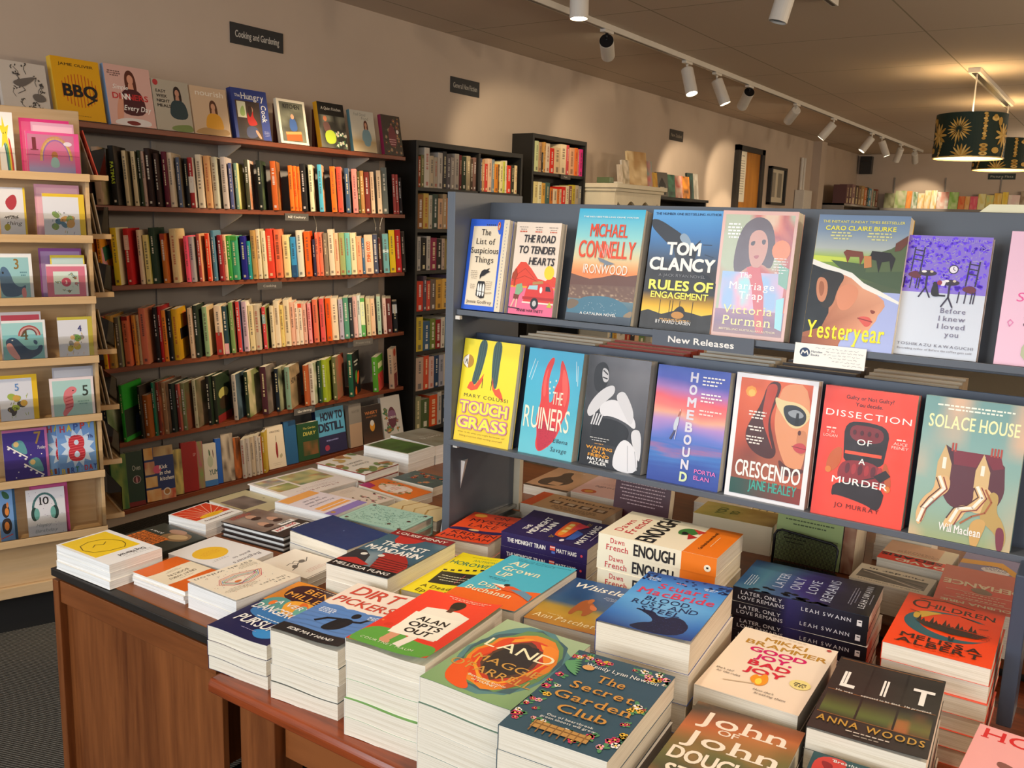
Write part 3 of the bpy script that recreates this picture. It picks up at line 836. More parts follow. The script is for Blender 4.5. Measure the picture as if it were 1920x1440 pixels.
def c_grown(a):
    a.r(0, 0, 1, 1, '4cb4cc'); a.P('0 84 60 66 100 60 100 100 0 100', 'ee6620')
    a.t('Clever, raw and blistering sentences', .55, .055, .022, '1c5a70', .8); a.t('and bloody funny with it', .45, .085, .022, '1c5a70', .56)
    a.t('All', .26, .2, .095, 'f4ecc8', .26, st='sb'); a.t('Grown', .42, .33, .1, 'f4ecc8', .58, st='sb'); a.t('UP', .28, .46, .095, 'f4ecc8', .24, st='sb')
    a.lines(.3, .51, .34, 2, .025, '1f6478'); a.t('Daisy', .36, .71, .08, 'f4ecc8', .38, st='sb'); a.t('Buchanan', .42, .82, .085, 'f4ecc8', .66, st='sb')
    a.P('36 64 60 60 76 64 92 76 70 70 54 70', 'e0562a'); a.P('30 63 50 60 52 66', 'f4e6d0'); a.sm('46 58 54 57 54 62 48 63', '2c2828'); a.P('60 66 80 64 96 70 100 80 80 72', '6a8fa8')

def c_whist(a):
    a.grid(lambda x, y: mix(ramp(((0, '274f86'), (.4, '1d4170'), (.55, '35506a'), (.6, '8a7a2c'), (.8, 'b88a24'), (1, 'b06a24')), y), 'e0b040' if y > .6 else '3a6a9a', vnoise(x * 8, y * 9, 3) * .4), 14, 20)
    a.t('Whistler', .54, .2, .115, 'f6f0e2', .84, st='sb', sh=.2); a.lines(.8, .28, .3, 3, .025, 'd0d8e4')
    a.sm('44 46 50 40 56 44 64 48 70 58 66 72 60 74 58 64 50 64 48 76 42 74 42 60', 'a85a28'); a.sm('50 40 56 36 60 42 54 50', 'c06a2c'); a.sm('58 48 70 52 72 60 62 58', 'd8743a')
    a.t('Ann Patchett', .5, .92, .085, 'f4e2b0', .9, st='sr', sh=.15); a.lines(.3, .82, .3, 1, .02, 'f0e0a0')

def c_stuart(a):
    a.grid(lambda x, y: mix(ramp(((0, '2a4a94'), (.15, '3c88d8'), (.5, '5aa8e4'), (.8, '2c70c0'), (1, '1e3f84')), y), '8ecaf0', max(0, .5 - abs(x - .5)) * (1 - abs(y - .55) * 2) * 1.2), 10, 16)
    q = random.Random(5)
    a.es([(q.choice((q.uniform(0, .12), q.uniform(.85, 1), q.uniform(0, 1))), q.uniform(0, .16), .02, None, 0) for i in range(70)], '1c2c5c', 7)
    D = '171c34'
    a.sm('26 68 44 66 52 74 70 70 90 78 86 100 30 100 40 88 52 84 46 76', D); a.sm('56 72 72 68 86 76 74 84 58 82', D); a.L('26 68 46 72 54 78', .03, D); a.L('60 74 66 68', .02, '4a7ab0')
    a.es([(q.uniform(.5, .85), q.uniform(.76, .98), .006, None, 0) for i in range(50)], '3a4a78', 5)
    a.t('Stuart', .54, .27, .1, 'e03a54', .6, st='sb'); a.t('MacBride', .52, .405, .105, 'e03a54', .88, st='sb'); a.t('BLOOD,', .5, .51, .075, '14204c', .54, st='sr'); a.t('RUST AND', .5, .6, .075, '14204c', .74, st='sr'); a.t('STEEL', .5, .69, .075, '14204c', .46, st='sr')
    a.lines(.14, .1, .16, 3, .024, 'd8e4f4', th=.011); a.lines(.8, .12, .18, 2, .024, 'd8e4f4', th=.011); a.lines(.46, .12, .2, 1, .024, 'e88aa0', th=.011)

def flowers(a, seed, n, x0, y0, x1, y1, cols, rmin=.02, rmax=.045, leaf='4f8a58'):
    q = random.Random(seed)
    lf, ct, pt = [], [], {}
    for i in range(n):
        x, y = q.uniform(x0, x1), q.uniform(y0, y1)
        r = q.uniform(rmin, rmax)
        for k in range(2):
            an = q.uniform(0, 6.28)
            lf.append((x + math.cos(an) * r * 1.2, y + math.sin(an) * r * .8, r * 1.1, r * .32, an))
        o = pt.setdefault(q.choice(cols), [])
        for k in range(5):
            an = 6.2832 * k / 5 + q.uniform(0, 1)
            o.append((x + math.cos(an) * r * .55, y + math.sin(an) * r * .55 * a.w / a.h, r * .5, None, 0))
        ct.append((x, y, r * .28, None, 0))
    a.es(lf, leaf)
    for c, o in pt.items(): a.es(o, c)
    a.es(ct, 'f0c850', 7)

def c_secret(a):
    a.r(0, 0, 1, 1, '34505f')
    cs = ('d8486a', 'f0a0b0', 'f4e8e0', 'e8b43c', 'c8385a')
    flowers(a, 1, 10, .02, .02, .4, .1, cs); flowers(a, 2, 10, .62, .02, .98, .14, cs); flowers(a, 3, 14, .02, .3, .14, .98, cs); flowers(a, 4, 12, .86, .4, .98, .96, cs); flowers(a, 5, 8, .2, .84, .9, .97, cs)
    for i in range(7): a.e(.06 + i * .012, .16 + i * .02, .09, .012, '5f9a68', 8, -.6 + i * .2)
    a.t('Wendy Lynn Newton', .56, .175, .042, 'f1ece4', .74, st='sr'); a.e(.24, .19, .06, .03, 'd8a060')
    for s, y, w in (('The', .32, .3), ('Secret', .45, .64), ('Garden', .585, .76), ('Club', .72, .5)): a.t(s, .54, y, .085, 'c88e3e', w, st='sb')
    a.t('Out of heartbreak', .5, .79, .022, 'e8e4dc', .44, st='sr'); a.t('green shoots will grow', .5, .82, .022, 'e8e4dc', .52, st='sr')
    a.r(.24, .86, .76, .93, 'b88a4a'); a.r(.24, .885, .76, .895, '7a5428')
    for i in range(8): a.r(.25 + i * .066, .86, .262 + i * .066, .97, '8a6230')

def c_goodjoy(a):
    a.grid(lambda x, y: mix('f8ead6', 'f2dcc4', y), 1, 3)
    a.t('MIKKI', .5, .14, .065, 'c09038', .46, st='x'); a.t('BRAMMER', .54, .235, .068, 'c09038', .86, st='x')
    for s, y, w in (('GOOD', .335, .6), ('JOY,', .43, .4), ('BAD', .535, .44), ('JOY', .64, .42)): a.t(s, .5, y, .072, 'd81f6c' if y < .5 else 'd8243c', w, st='o')
    a.sm('46 78 40 72 44 64 48 68 52 60 58 68 58 76 52 80', 'f09a24'); a.sm('48 77 46 72 50 68 54 74 52 78', 'f6dc4a'); a.L('20 84 48 78', .014, 'cdb898'); a.e(.86, .63, .1, None, 'f0e090'); a.lines(.86, .61, .13, 3, .02, '3a3430', th=.012)
    a.t("She's sad", .14, .71, .024, '3a3430', .18, sh=.2); a.t('by the rules', .2, .75, .024, '3a3430', .24, sh=.2); a.t("How she's", .6, .86, .024, '3a3430', .2, sh=.2); a.t('breaking them', .68, .9, .024, '3a3430', .3, sh=.2)
    a.e(.92, .04, .025, None, 'c0504a'); a.lines(.5, .035, .6, 1, .02, 'c8b8a0')

def c_lit(a):
    a.r(0, 0, 1, 1, '2b2825')
    a.grid(lambda x, y: mix(ramp(((.52, '2a2822'), (.6, '4a4a2c'), (.7, '5a6a34'), (.8, '2e2c22')), y), 'c06a3a', max(0, vnoise(x * 7, y * 9, 2) - .62) * 2.2 * (1 if .3 < x < .8 else .2)), 24, 14, .03, .5, .97, .79)
    for x in (.335, .66): a.r(x, .03, x + .02, .8, '201d1b')
    for y in (.02, .47, .78): a.r(.02, y, .98, y + .008, '8a5a30')
    for s, x, w in (('L', .17, .16), ('I', .5, .07), ('T', .84, .22)): a.t(s, x, .4, .21, 'f6f3ee', w, st='o' if s != 'T' else 'x')
    a.t('He was', .17, .48, .022, 'e6e2da', .16, st='b'); a.t('supposed to be dead.', .5, .48, .022, 'e6e2da', .36, st='b'); a.t('He promised.', .83, .48, .022, 'e6e2da', .24, st='b')
    a.t('ANNA WOODS', .5, .895, .075, 'c0943e', .92, st='b', track=.12); a.lines(.5, .93, .6, 1, .02, 'cfc8bc', th=.011); a.lines(.5, .965, .36, 1, .02, '9a948a', th=.011)

def c_child(a):
    a.g((0, 'e23a14'), (.6, 'f0440e'), (1, 'f4480f'))
    D = '2a1a18'
    a.t('HILDREN', .58, .22, .09, D, .7, st='sb'); a.t('C', .17, .26, .17, D, .2, st='r'); a.L('14 8 40 4 70 8', .02, D)
    o = [(.5 + .42 * math.cos(t), .5 + .25 * math.sin(t)) for t in [R(35 + i * 11) for i in range(26)]]
    i_ = [(.6 + .38 * math.cos(t), .47 + .21 * math.sin(t)) for t in [R(310 - i * 11) for i in range(26)]]
    a.p(o + i_, '1f5a68'); a.sm('14 36 24 30 44 28 34 34 24 44 16 48', 'd0a83a')
    for i in range(14):
        x = .2 + i * .042
        a.p([(x, .5), (x + .02, .38 + .05 * (i % 3)), (x + .045, .5)], D)
    a.P('18 50 90 52 80 60 56 62 30 58', D); a.L('56 66 57 72', .02, D); a.L('60 66 59 72', .02, D); a.lines(.84, .5, .2, 5, .022, '8a2410'); a.L('10 34 20 36', .012, D); a.L('80 42 88 40', .012, D)
    a.t('MELISSA', .5, .835, .075, D, .78, st='sb'); a.t('ALBERT', .5, .93, .08, D, .82, st='sb'); a.lines(.5, .955, .7, 1, .02, 'b03010')

def c_john(a):
    a.grid(lambda x, y: mix(ramp(((0, '4a4438'), (.2, 'c06a3a'), (.35, '8a6a3a'), (.5, '6a6a3c'), (.8, '3c3a30'), (1, '2c2a26')), y + x * .18 - .1), 'd08a50', max(0, vnoise(x * 4, y * 12, 4) - .55)), 16, 20)
    a.t('John', .5, .23, .15, 'f3e4d2', .84, st='sb'); a.t('OF', .42, .3, .06, 'f3e4d2', .2, st='b'); a.t('John', .5, .47, .15, 'f3e4d2', .88, st='sb'); a.t('DOUGLAS', .5, .66, .13, 'efe4d0', .9, st='x'); a.t('STUART', .5, .84, .13, 'efe4d0', .8, st='x')

def c_tra(a):
    a.r(0, 0, 1, 1, '1f4a50')
    a.sm('4 2 30 0 26 14 36 24 14 30 2 22', 'c83c34'); a.sm('0 30 16 34 24 46 8 50', 'd8584a'); a.sm('6 6 20 8 16 18', '8a1f24')
    flowers(a, 6, 8, .02, .1, .2, .9, ('c83c34', 'd87a5a'), .04, .08, '3a7a70')
    a.t("'Breathtakingly brilliant' NICOLA", .58, .055, .028, 'e6ecea', .84, st='sb'); a.t('TRA', .5, .2, .1, 'c86a3a', .4, st='sr', track=.1); a.t('BO', .4, .34, .1, 'c86a3a', .26, st='sr', track=.1)

def c_honey(a):
    a.r(0, 0, 1, 1, 'f2adac')
    a.t('HONEY', .55, .15, .125, 'd82c2c', 1.02, st='sb')
    D = '3a2a22'
    a.sm('44 42 56 40 60 50 52 56 42 52', D); a.sm('48 38 54 36 54 41 48 41', '5a4030'); a.sm('58 40 78 38 80 44 62 46', '8a5a50'); a.sm('40 40 24 36 24 44 40 46', '8a5a50'); a.L('50 36 49 28', .012, D); a.L('44 52 38 60', .012, D); a.L('56 52 60 60', .012, D)

def c_mid(a):
    a.grid(lambda x, y: mix('2c2058', '231a48', x), 2, 2)
    a.t('THE', .36, .2, .055, WH, .22, st='x'); a.t('MIDNIGHT', .5, .31, .075, WH, .72, st='x'); a.t('TRAIN', .5, .42, .075, WH, .46, st='x')
    a.sm('24 58 30 50 84 50 88 54 86 68 60 68 26 66', 'e8602c'); a.sm('28 56 40 53 80 53 82 60 34 61', 'f09a3a'); a.P('18 68 60 68 52 78 24 76', '3a5fb0'); a.P('56 62 86 62 80 76 66 70', 'd83a48'); a.e(.14, .66, .05, .025, 'f0e4e8', 12)
    for i in range(3): a.r(.44 + i * .13, .545, .52 + i * .13, .6, 'f6d87a')
    a.t('MATT HAIG', .5, .88, .075, WH, .78, st='x'); a.lines(.5, .92, .6, 1, .02, 'd8cce8'); a.lines(.2, .5, .12, 3, .018, 'c8a040'); a.lines(.86, .72, .12, 3, .018, 'c8a040')

def s_mid(a):
    a.r(0, 0, 1, 1, '2c2058')
    a.t('THE MIDNIGHT TRAIN', .3, .62, .3, WH, .46, st='x'); a.r(.58, .25, .64, .55, 'e85a44'); a.r(.58, .3, .64, .37, 'f0d8d0'); a.r(.6, .6, .64, .75, '5a7ad0'); a.t('MATT HAIG', .77, .62, .28, WH, .23, st='x'); a.e(.94, .5, .014, None, 'e04a5a', 10)

def c_eno(a):
    a.r(0, 0, 1, 1, 'f2e9ce'); a.r(0, .72, 1, 1, 'ef7d1c')
    a.t('Dawn', .44, .14, .07, 'c8343c', .5, st='sb'); a.t('French', .5, .245, .08, 'c8343c', .66, st='sb'); a.t('ENOUGH', .5, .46, .16, BK, .96, st='x')
    a.sm('48 56 66 52 80 58 78 68 62 70', '3f7a3a'); a.P('40 66 60 62 52 72', 'b8282c'); a.P('64 70 80 62 76 74', 'c83a34'); a.sm('50 58 66 56 60 64', '1f1c1c')
    a.t('Can I break the news this way?', .5, .83, .03, '2a1a10', .66, st='b'); a.lines(.5, .87, .6, 1, .02, 'f8e0b0')

def s_eno(a):
    a.r(0, 0, 1, 1, 'f2e9ce'); a.r(.715, 0, 1, 1, 'ef7d1c')
    a.t('Dawn', .17, .43, .3, 'c8343c', .13, st='sb'); a.t('French', .17, .83, .33, 'c8343c', .2, st='sb'); a.t('ENOUGH', .49, .84, .66, BK, .36, st='x'); a.e(.93, .62, .028, None, 'f4ead0'); a.lines(.93, .56, .03, 1, .1, BK, th=.1)

def c_swann(a):
    a.grid(lambda x, y: ramp(((0, '1f4a78'), (.2, '4a7a90'), (.3, '44668a'), (.5, '3a2f78'), (.7, '1f1c38'), (1, '101014')), y + (vnoise(x * 3, y * 4, 2) - .5) * .16), 10, 18)
    q = random.Random(8)
    a.es([(q.uniform(0, .16), q.uniform(.1, .7), .03, .03, 0) for i in range(24)], '121420', 8)
    for i, (s, w) in enumerate((('LATER', .5), ('ONLY', .42), ('LOVE', .44), ('REMAINS', .72))): a.t(s, .5, .33 + i * .125, .08, 'b8c0d8', w, st='sr')
    a.t('LEAH SWANN', .54, .94, .05, 'd4d6de', .72, st='sr', track=.08); a.lines(.5, .96, .5, 1, .02, '9a9aa8'); a.lines(.3, .06, .4, 4, .02, 'c0d0dc'); a.lines(.5, .82, .6, 3, .02, '8a8a9c')

def s_swann(a):
    a.grid(lambda x, y: ramp(((0, '15161e'), (.35, '1a1a28'), (.45, '34306c'), (.55, '24223c'), (1, '0f1014')), x), 14, 1)
    a.t('LATER, ONLY', .22, .42, .26, 'd8d8de', .32, st='sr'); a.t('LOVE REMAINS', .22, .78, .26, 'd8d8de', .36, st='sr'); a.t('LEAH SWANN', .7, .6, .26, 'd8d8de', .36, st='sr', track=.14); a.r(.92, .35, .955, .75, 'e4e2e0'); a.r(.93, .45, .95, .52, '15161e')

# --- table, left columns
def c_dog(a):
    a.r(0, 0, 1, 1, 'f2f0ee'); a.r(.1, .3, .94, .97, 'f5cd1e')
    a.t('Dog Hearted', .4, .2, .07, '3a3434', .5, st='x'); a.lines(.35, .08, .6, 3, .04, '9a9696')
    a.L('24 44 34 36 60 38 82 46 88 60 80 74 60 80 38 76 26 66 20 54 24 44', .014, '5a4412'); a.L('70 60 60 66 50 60 40 66', .014, '5a4412')
def c_peng(a):
    a.r(0, 0, 1, 1, 'efe0c4'); a.r(0, 0, 1, .32, 'e0661c'); a.r(0, .72, 1, 1, 'e0661c'); a.e(.5, .17, .06, None, 'f4ead8'); a.e(.49, .17, .035, None, BK); a.e(.5, .19, .018, None, WH)
    a.t('GREAT HAIKU', .5, .48, .06, '6a5a48', .6); a.t('BOOKS IN', .5, .57, .06, '6a5a48', .45); a.lines(.5, .38, .5, 1, .02, '8a7a66'); a.lines(.5, .63, .4, 2, .03, '8a7a66')
def c_stars(a):
    a.r(0, 0, 1, 1, 'efe2cc')
    a.t('sarah wilson', .5, .95, .06, '4a4642', .9, st='sr'); a.t('I eat', .22, .12, .05, '4a4642', .24, st='sr'); a.t('the stars', .3, .2, .05, '4a4642', .42, st='sr')
    for i, c in enumerate(('c8384c', 'd8783a', '3a7ac0', '4a9a4c', 'c84a8a')):
        k = i * .03
        a.ln([(.15 + k, .62), (.28, .44 + k), (.5, .36 + k), (.72 - k, .42), (.84 - k, .56), (.74, .7 - k), (.5, .74 - k), (.3, .68 - k), (.15 + k, .62)], .008, c)
    q = random.Random(3)
    for c in ('c8843a', '4a4a6a', 'b84a3a', '3a6a9a'): a.es([(q.uniform(.06, .94), q.uniform(.2, .86), .006, None, 0) for i in range(13)], c, 6)
    a.e(.6, .5, .05, .03, 'd8783a', 12); a.lines(.7, .26, .5, 4, .03, '9a9080'); a.lines(.2, .8, .3, 4, .03, '9a9080')
def c_red(a):
    a.r(0, 0, 1, 1, 'f0ece6'); a.r(0, .28, 1, 1, 'd8401e')
    for i in range(11):
        t = R(10 + i * 16); a.p([(.5, .34), (.5 + math.cos(t) * 1.1, .34 + math.sin(t) * .9), (.5 + math.cos(t + .05) * 1.1, .34 + math.sin(t + .05) * .9)], 'f0a888')
    a.r(-.02, 1, 1.02, 1.5, 'd8401e'); a.e(.5, .33, .32, .1, 'f2b822'); a.t('YOSHI KAMOTO', .5, .17, .06, '6a3a34', .76, st='b'); a.lines(.5, .3, .4, 2, .035, 'a8741a')
def c_red2(a):
    a.r(0, 0, 1, 1, 'f0ece6'); a.r(.04, .28, .96, .97, 'd8401e')
    for i in range(10):
        t = R(14 + i * 17); x, y = math.cos(t), math.sin(t)
        m = min(.45 / max(abs(x), .01), .6 / max(y, .01)); a.ln([(.5, .34), (.5 + x * m, .34 + y * m)], .02, 'f0a888')
    a.e(.5, .34, .3, .09, 'f2b822'); a.t('YOSHI KAMOTO', .5, .17, .06, '6a3a34', .76, st='b'); a.lines(.5, .31, .4, 2, .035, 'a8741a')
def c_piss(a):
    a.grid(lambda x, y: mix('a8988c', '6a5248', vnoise(x * 4, y * 5, 3)), 10, 12)
    a.r(0, 0, 1, .3, '2c2624'); a.r(.06, .04, .5, .14, WH); a.r(.2, .17, .86, .27, WH); a.r(.1, .3, .5, .38, WH); a.t('how to', .28, .125, .06, BK, .36, st='x'); a.t('piss off', .53, .255, .07, 'c8242c', .6, st='x'); a.t('men', .3, .37, .05, BK, .28, st='x')
    for x, y in ((.3, .56), (.66, .5), (.5, .8)): a.sm('%d %d %d %d %d %d %d %d' % (x * 100 - 14, y * 100, x * 100, y * 100 - 10, x * 100 + 14, y * 100, x * 100, y * 100 + 12), 'c89a80'); a.e(x, y - .08, .12, .05, '3a2420', 10)
    a.lines(.6, .9, .6, 3, .03, 'd8584a', th=.012)
def c_navy(a):
    a.grid(lambda x, y: mix('1f3c74', '1a3264', y), 2, 2); a.e(.4, .5, .02, .01, '8a9cc0', 8)
def c_mint(a):
    a.r(0, 0, 1, 1, 'a9cfbe'); D = '4f8478'
    a.r(.06, .05, .94, .055, D); a.r(.06, .945, .94, .95, D)
    q = random.Random(1)
    sg = lambda n, a0, a1: [(x, y, x + q.uniform(-.04, .04), y + q.uniform(-.04, .04)) for x, y in [(q.uniform(a0, a1), q.uniform(a0, a1)) for i in range(n)]]
    a.segs(sg(420, .09, .91), .008, D); a.P('50 12 90 50 50 88 10 50', 'a9cfbe'); a.segs(sg(200, .27, .73), .008, D)
    for x, y in ((.08, .08), (.92, .08), (.08, .92), (.92, .92), (.5, .14), (.8, .3)): a.e(x, y, .04, None, '5a3a34', 9)
def c_lav(a):
    a.r(0, 0, 1, 1, 'e4d8dc'); a.r(0, 0, 1, .16, '8c78bc'); a.r(.1, .22, .9, .38, 'f0aa58'); a.r(.1, .28, .9, .3, 'e4d8dc'); a.r(.06, .78, .96, .97, 'f0aa58'); a.e(.84, .1, .05, None, 'c09030')
    a.t('A Crossing Time', .5, .5, .05, '5a5468', .7, st='sr'); a.t('our hair shines', .5, .6, .05, '5a5468', .62, st='sr'); a.t('in the sun', .5, .69, .05, '5a5468', .44, st='sr')
def c_cook(a):
    a.r(0, 0, 1, 1, 'efe4da')
    ph = lambda k, c: (lambda x, y: mix(mix(c, 'e8d890', vnoise(x * 9, y * 9, k)), 'c04a28', max(0, vnoise(x * 11, y * 12, k + 3) - .6) * 2))
    a.grid(ph(1, '3f7a5a'), 12, 10, .06, .42, .6, .95); a.grid(ph(5, '6a8a4a'), 10, 8, .64, .36, .96, .64); a.grid(ph(8, '5a7a9a'), 10, 8, .64, .68, .96, .95)
    a.t('A Taste of Rome', .5, .16, .055, 'a0605a', .6, st='sr'); a.lines(.5, .22, .7, 2, .04, 'b08a84'); a.lines(.3, .36, .4, 1, .03, 'a08080')
def c_floral(a):
    a.r(0, 0, 1, 1, 'efe8da'); q = random.Random(6)
    for i in range(34):
        x, y = q.uniform(.04, .96), q.choice((q.uniform(.03, .25), q.uniform(.7, .97), q.uniform(.03, .97)))
        if abs(x - .5) < .28 and abs(y - .5) < .2: continue
        an = q.uniform(0, 3); a.e(x, y, .12, .05, q.choice(('5f7a44', '7a8f50', 'a86a3a', 'c8a860')), 12, an)
    a.t('Creature', .5, .46, .07, '4a4440', .46, st='sr', sh=.2); a.t('comfort', .5, .58, .07, '4a4440', .46, st='sr', sh=.2)
def c_grass(a):
    a.r(0, 0, 1, 1, 'f1efe6'); a.grid(lambda x, y: mix('4f7a34', '2c4a22', vnoise(x * 3, y * 9, 2) + (x - .5) * .5), 12, 16, .05, .05, .95, .95); a.lines(.5, .5, .3, 1, .02, '8aa070')
def c_olive(a):
    a.r(0, 0, 1, 1, 'c6b98e'); a.grid(lambda x, y: mix('8a7a70', '4a403c', vnoise(x * 5, y * 5, 2)), 8, 8, .3, .3, .95, .8); a.e(.14, .5, .025, None, '6a5a30'); a.lines(.18, .2, .26, 2, .04, '8a7c50')
def c_rich(a):
    a.r(0, 0, 1, 1, '33382f'); a.sm('8 60 30 40 54 44 60 60 50 84 20 92', '8a6a44'); a.sm('14 66 34 50 48 56 44 76 22 82', 'c0a070'); a.sm('30 80 60 70 70 88 40 98', 'b08468')
    for i, s in enumerate(('CAN WE', 'CLIMB OUR', 'WAY OUT OF', 'THIS MESS')): a.r(.34, .1 + i * .1, .94, .185 + i * .1, 'e0762c'); a.t(s, .64, .17 + i * .1, .05, '2c2a20', .52, st='b')
    a.t('JUNKY', .76, .62, .05, WH, .3, st='b')
def c_ellip(a):
    a.r(0, 0, 1, 1, 'ebe7e4'); a.e(.6, .6, .3, .2, 'f2bf30'); a.lines(.6, .56, .4, 4, .03, 'd8902a'); a.t('Beginners', .4, .16, .07, '5a5058', .6, sh=.25); a.t('guide to', .36, .27, .05, '5a5058', .4, sh=.25); a.lines(.7, .34, .4, 2, .03, '8a8484')
def c_bird(a):
    a.r(0, 0, 1, 1, 'efe3d2'); a.L('20 60 36 50 52 54 70 44 86 40', .02, '4a4440'); a.L('40 52 50 64 60 60', .016, '5a524c'); a.L('56 52 64 62 76 60', .016, '5a524c'); a.sm('30 56 44 48 52 54 40 62', '6a625a'); a.sm('60 48 74 40 80 46 66 56', '6a625a'); a.lines(.5, .16, .6, 3, .04, 'c8645a'); a.r(0, .02, 1, .03, '4a4440')
def c_orange(a):
    a.r(0, 0, 1, 1, 'e8741e'); a.sm('14 30 50 18 86 32 90 60 60 82 20 70', 'efd0b8'); flowers(a, 9, 16, .1, .2, .9, .8, ('e8a088', 'f0c8b0', 'd86a4a'), .04, .08, '6f8a4a'); a.sm('24 36 50 28 78 38 78 58 50 68 26 60', 'f0dccb'); a.lines(.5, .44, .34, 3, .05, 'c8584a', th=.016); a.P('70 80 100 76 100 100 60 100', 'b01f6a')
def c_pinkfl(a):
    a.r(0, 0, 1, 1, 'e6d5c4'); flowers(a, 12, 18, .1, .1, .9, .6, ('d88aa0', 'c86a88', 'efc8c8'), .03, .06, '6a7a58'); a.lines(.5, .8, .6, 3, .05, '8a7464')
def c_tan(a):
    a.r(0, 0, 1, 1, 'e6cf9c'); a.L('0 30 40 40 100 26', .05, 'c09a58'); a.L('0 50 50 60 100 44', .04, 'c8a868'); a.L('0 72 50 82 100 66', .04, 'b88e4c')
def c_coast(a):
    a.grid(lambda x, y: mix(ramp(((0, '6a6a4a'), (.5, '7a6a52'), (1, '8a8a7a')), y), 'b0b0a0', vnoise(x * 6, y * 5, 3) * .6), 12, 12); a.t('COASTAL', .5, .5, .07, 'd8d8cc', .6); a.lines(.5, .56, .5, 2, .04, 'd0d0c4')
def c_fish(a):
    a.r(0, 0, 1, 1, '4a5c58'); flowers(a, 14, 12, .1, .1, .9, .8, ('d8644a', 'e89a7a', 'c8443a'), .06, .1, '5a7a6a')
def c_spiral(a):
    a.r(0, 0, 1, 1, '22262a'); q = random.Random(4)
    for i in range(30):
        x, y, r = q.uniform(.1, .9), q.uniform(.05, .95), q.uniform(.05, .12)
        a.ln([(x + math.cos(t * .8) * r * t / 10, y + math.sin(t * .8) * r * .6 * t / 10) for t in range(2, 11)], .012, '8a908c')
# --- beyond the display unit
def c_sed(a):
    a.r(0, 0, 1, 1, 'efe2c0'); a.r(0, 0, 1, .36, 'f0381a'); a.t('DAVID', .4, .17, .12, 'f3ead0', .72, st='o'); a.t('SEDARIS', .55, .33, .12, BK, .9, st='o'); a.r(.2, .42, 1, 1, 'e8b890'); a.lines(.5, .48, .7, 3, .05, '8a5a40', th=.016)
def c_defi(a):
    a.r(0, 0, 1, 1, 'e8584a'); a.r(0, .55, 1, 1, 'd86a58'); a.t('LOUBNA MRIE', .5, .12, .06, 'f4dcb8', .86, st='x'); a.t('DEFIANCE', .5, .62, .12, 'f4dcb8', .94, st='x'); a.lines(.5, .2, .6, 3, .06, 'f4d0b0', th=.016); a.sm('34 40 54 36 66 46 50 54', '8a6a58'); a.r(.1, .17, .9, .178, 'f4dcb8'); a.r(.1, .36, .9, .368, 'f4dcb8')
def c_chis(a):
    a.r(0, 0, 1, 1, 'f0e4cc'); a.grid(lambda x, y: mix('8a7f74', '2c2826', vnoise(x * 3 + y * 5, y * 6, 6)), 10, 10, .06, .2, .94, .68); a.L('10 24 50 44 90 60', .03, 'c8bcae'); a.L('10 40 50 52 90 64', .03, '3a3432'); a.t('EDWARD CHISHOLM', .5, .13, .045, '5a4c40', .8, st='sr'); a.t('Murder in', .5, .84, .09, '2a2420', .74, st='sb'); a.lines(.5, .74, .6, 1, .04, '6a5c50')
def c_purp(a):
    a.r(0, 0, 1, 1, '8a84b0'); a.P('0 0 14 0 54 50 100 36 100 56 50 70', 'e8a82c'); a.sm('34 20 60 14 76 30 60 46 40 40', 'f0ecf0'); a.lines(.54, .3, .3, 4, .05, '4a4470', th=.02)
def c_sil(a):
    a.r(0, 0, 1, 1, 'd0a27a'); a.sm('30 20 80 10 90 40 64 60 70 80 50 90 44 64 20 50', '55463a'); a.r(.36, .2, .6, .36, 'd0a27a'); a.lines(.5, .9, .7, 1, .04, 'e8d0b0', th=.02); a.r(0, 0, 1, .06, '55463a')
def c_pood(a):
    a.r(0, 0, 1, 1, 'f0c4bc'); a.e(.7, .16, .16, .1, 'd8602c'); a.e(.7, .16, .09, .06, 'e8a838'); a.t('poodle', .45, .5, .09, '6a4a54', .6, st='sr', sh=.2); a.lines(.5, .6, .5, 2, .05, '9a7478')
def c_mid2(a):
    a.r(0, 0, 1, 1, 'd2a878'); a.r(0, 0, .14, 1, 'e8602a'); a.t('MISBELIEF', .6, .24, .09, '4a2c1c', .7, st='b')
    for i in range(4): a.r(.24 + i * .18, .4, .38 + i * .18, .6, '6a4a34'); a.r(.27 + i * .18, .42, .35 + i * .18, .56, 'd8c0a0')
    a.lines(.6, .7, .6, 4, .06, '8a6444', th=.02)
def c_field(a):
    a.grid(lambda x, y: mix(ramp(((0, 'c8b458'), (.3, '8f9a3c'), (.6, 'a88a3a'), (1, '7a5a2a')), y), 'e0c878', vnoise(x * 6, y * 8, 3) * .5), 12, 14); a.t('YOU', .5, .34, .12, '5a6a2c', .5, st='o'); a.t('TO', .5, .5, .1, '5a6a2c', .3, st='o')
def c_bell(a):
    a.r(0, 0, 1, 1, 'efe0a8'); a.r(.5, .1, 1, .9, '6a5a50'); a.sm('54 50 70 34 94 40 96 60 70 70', 'd8cfc8'); a.lines(.25, .2, .4, 6, .1, '7a6a48', th=.02)
def c_green(a):
    a.r(0, 0, 1, 1, 'a3b878'); a.lines(.5, .08, .8, 12, .045, '4a5a38', th=.014, al='c'); a.lines(.3, .7, .4, 3, .04, '4a5a38', th=.014)
def c_maroon(a):
    a.r(0, 0, 1, 1, '4a1220'); a.lines(.5, .1, .84, 3, .04, 'e0c8c8', th=.014); a.lines(.5, .3, .84, 12, .04, 'c8a8a8', th=.012)
def c_white(a):
    a.r(0, 0, 1, 1, 'f0e8d4'); a.sm('20 30 50 20 80 30 74 60 40 64', 'e8b8a0'); a.lines(.5, .8, .7, 2, .06, '6a5a50', th=.03)
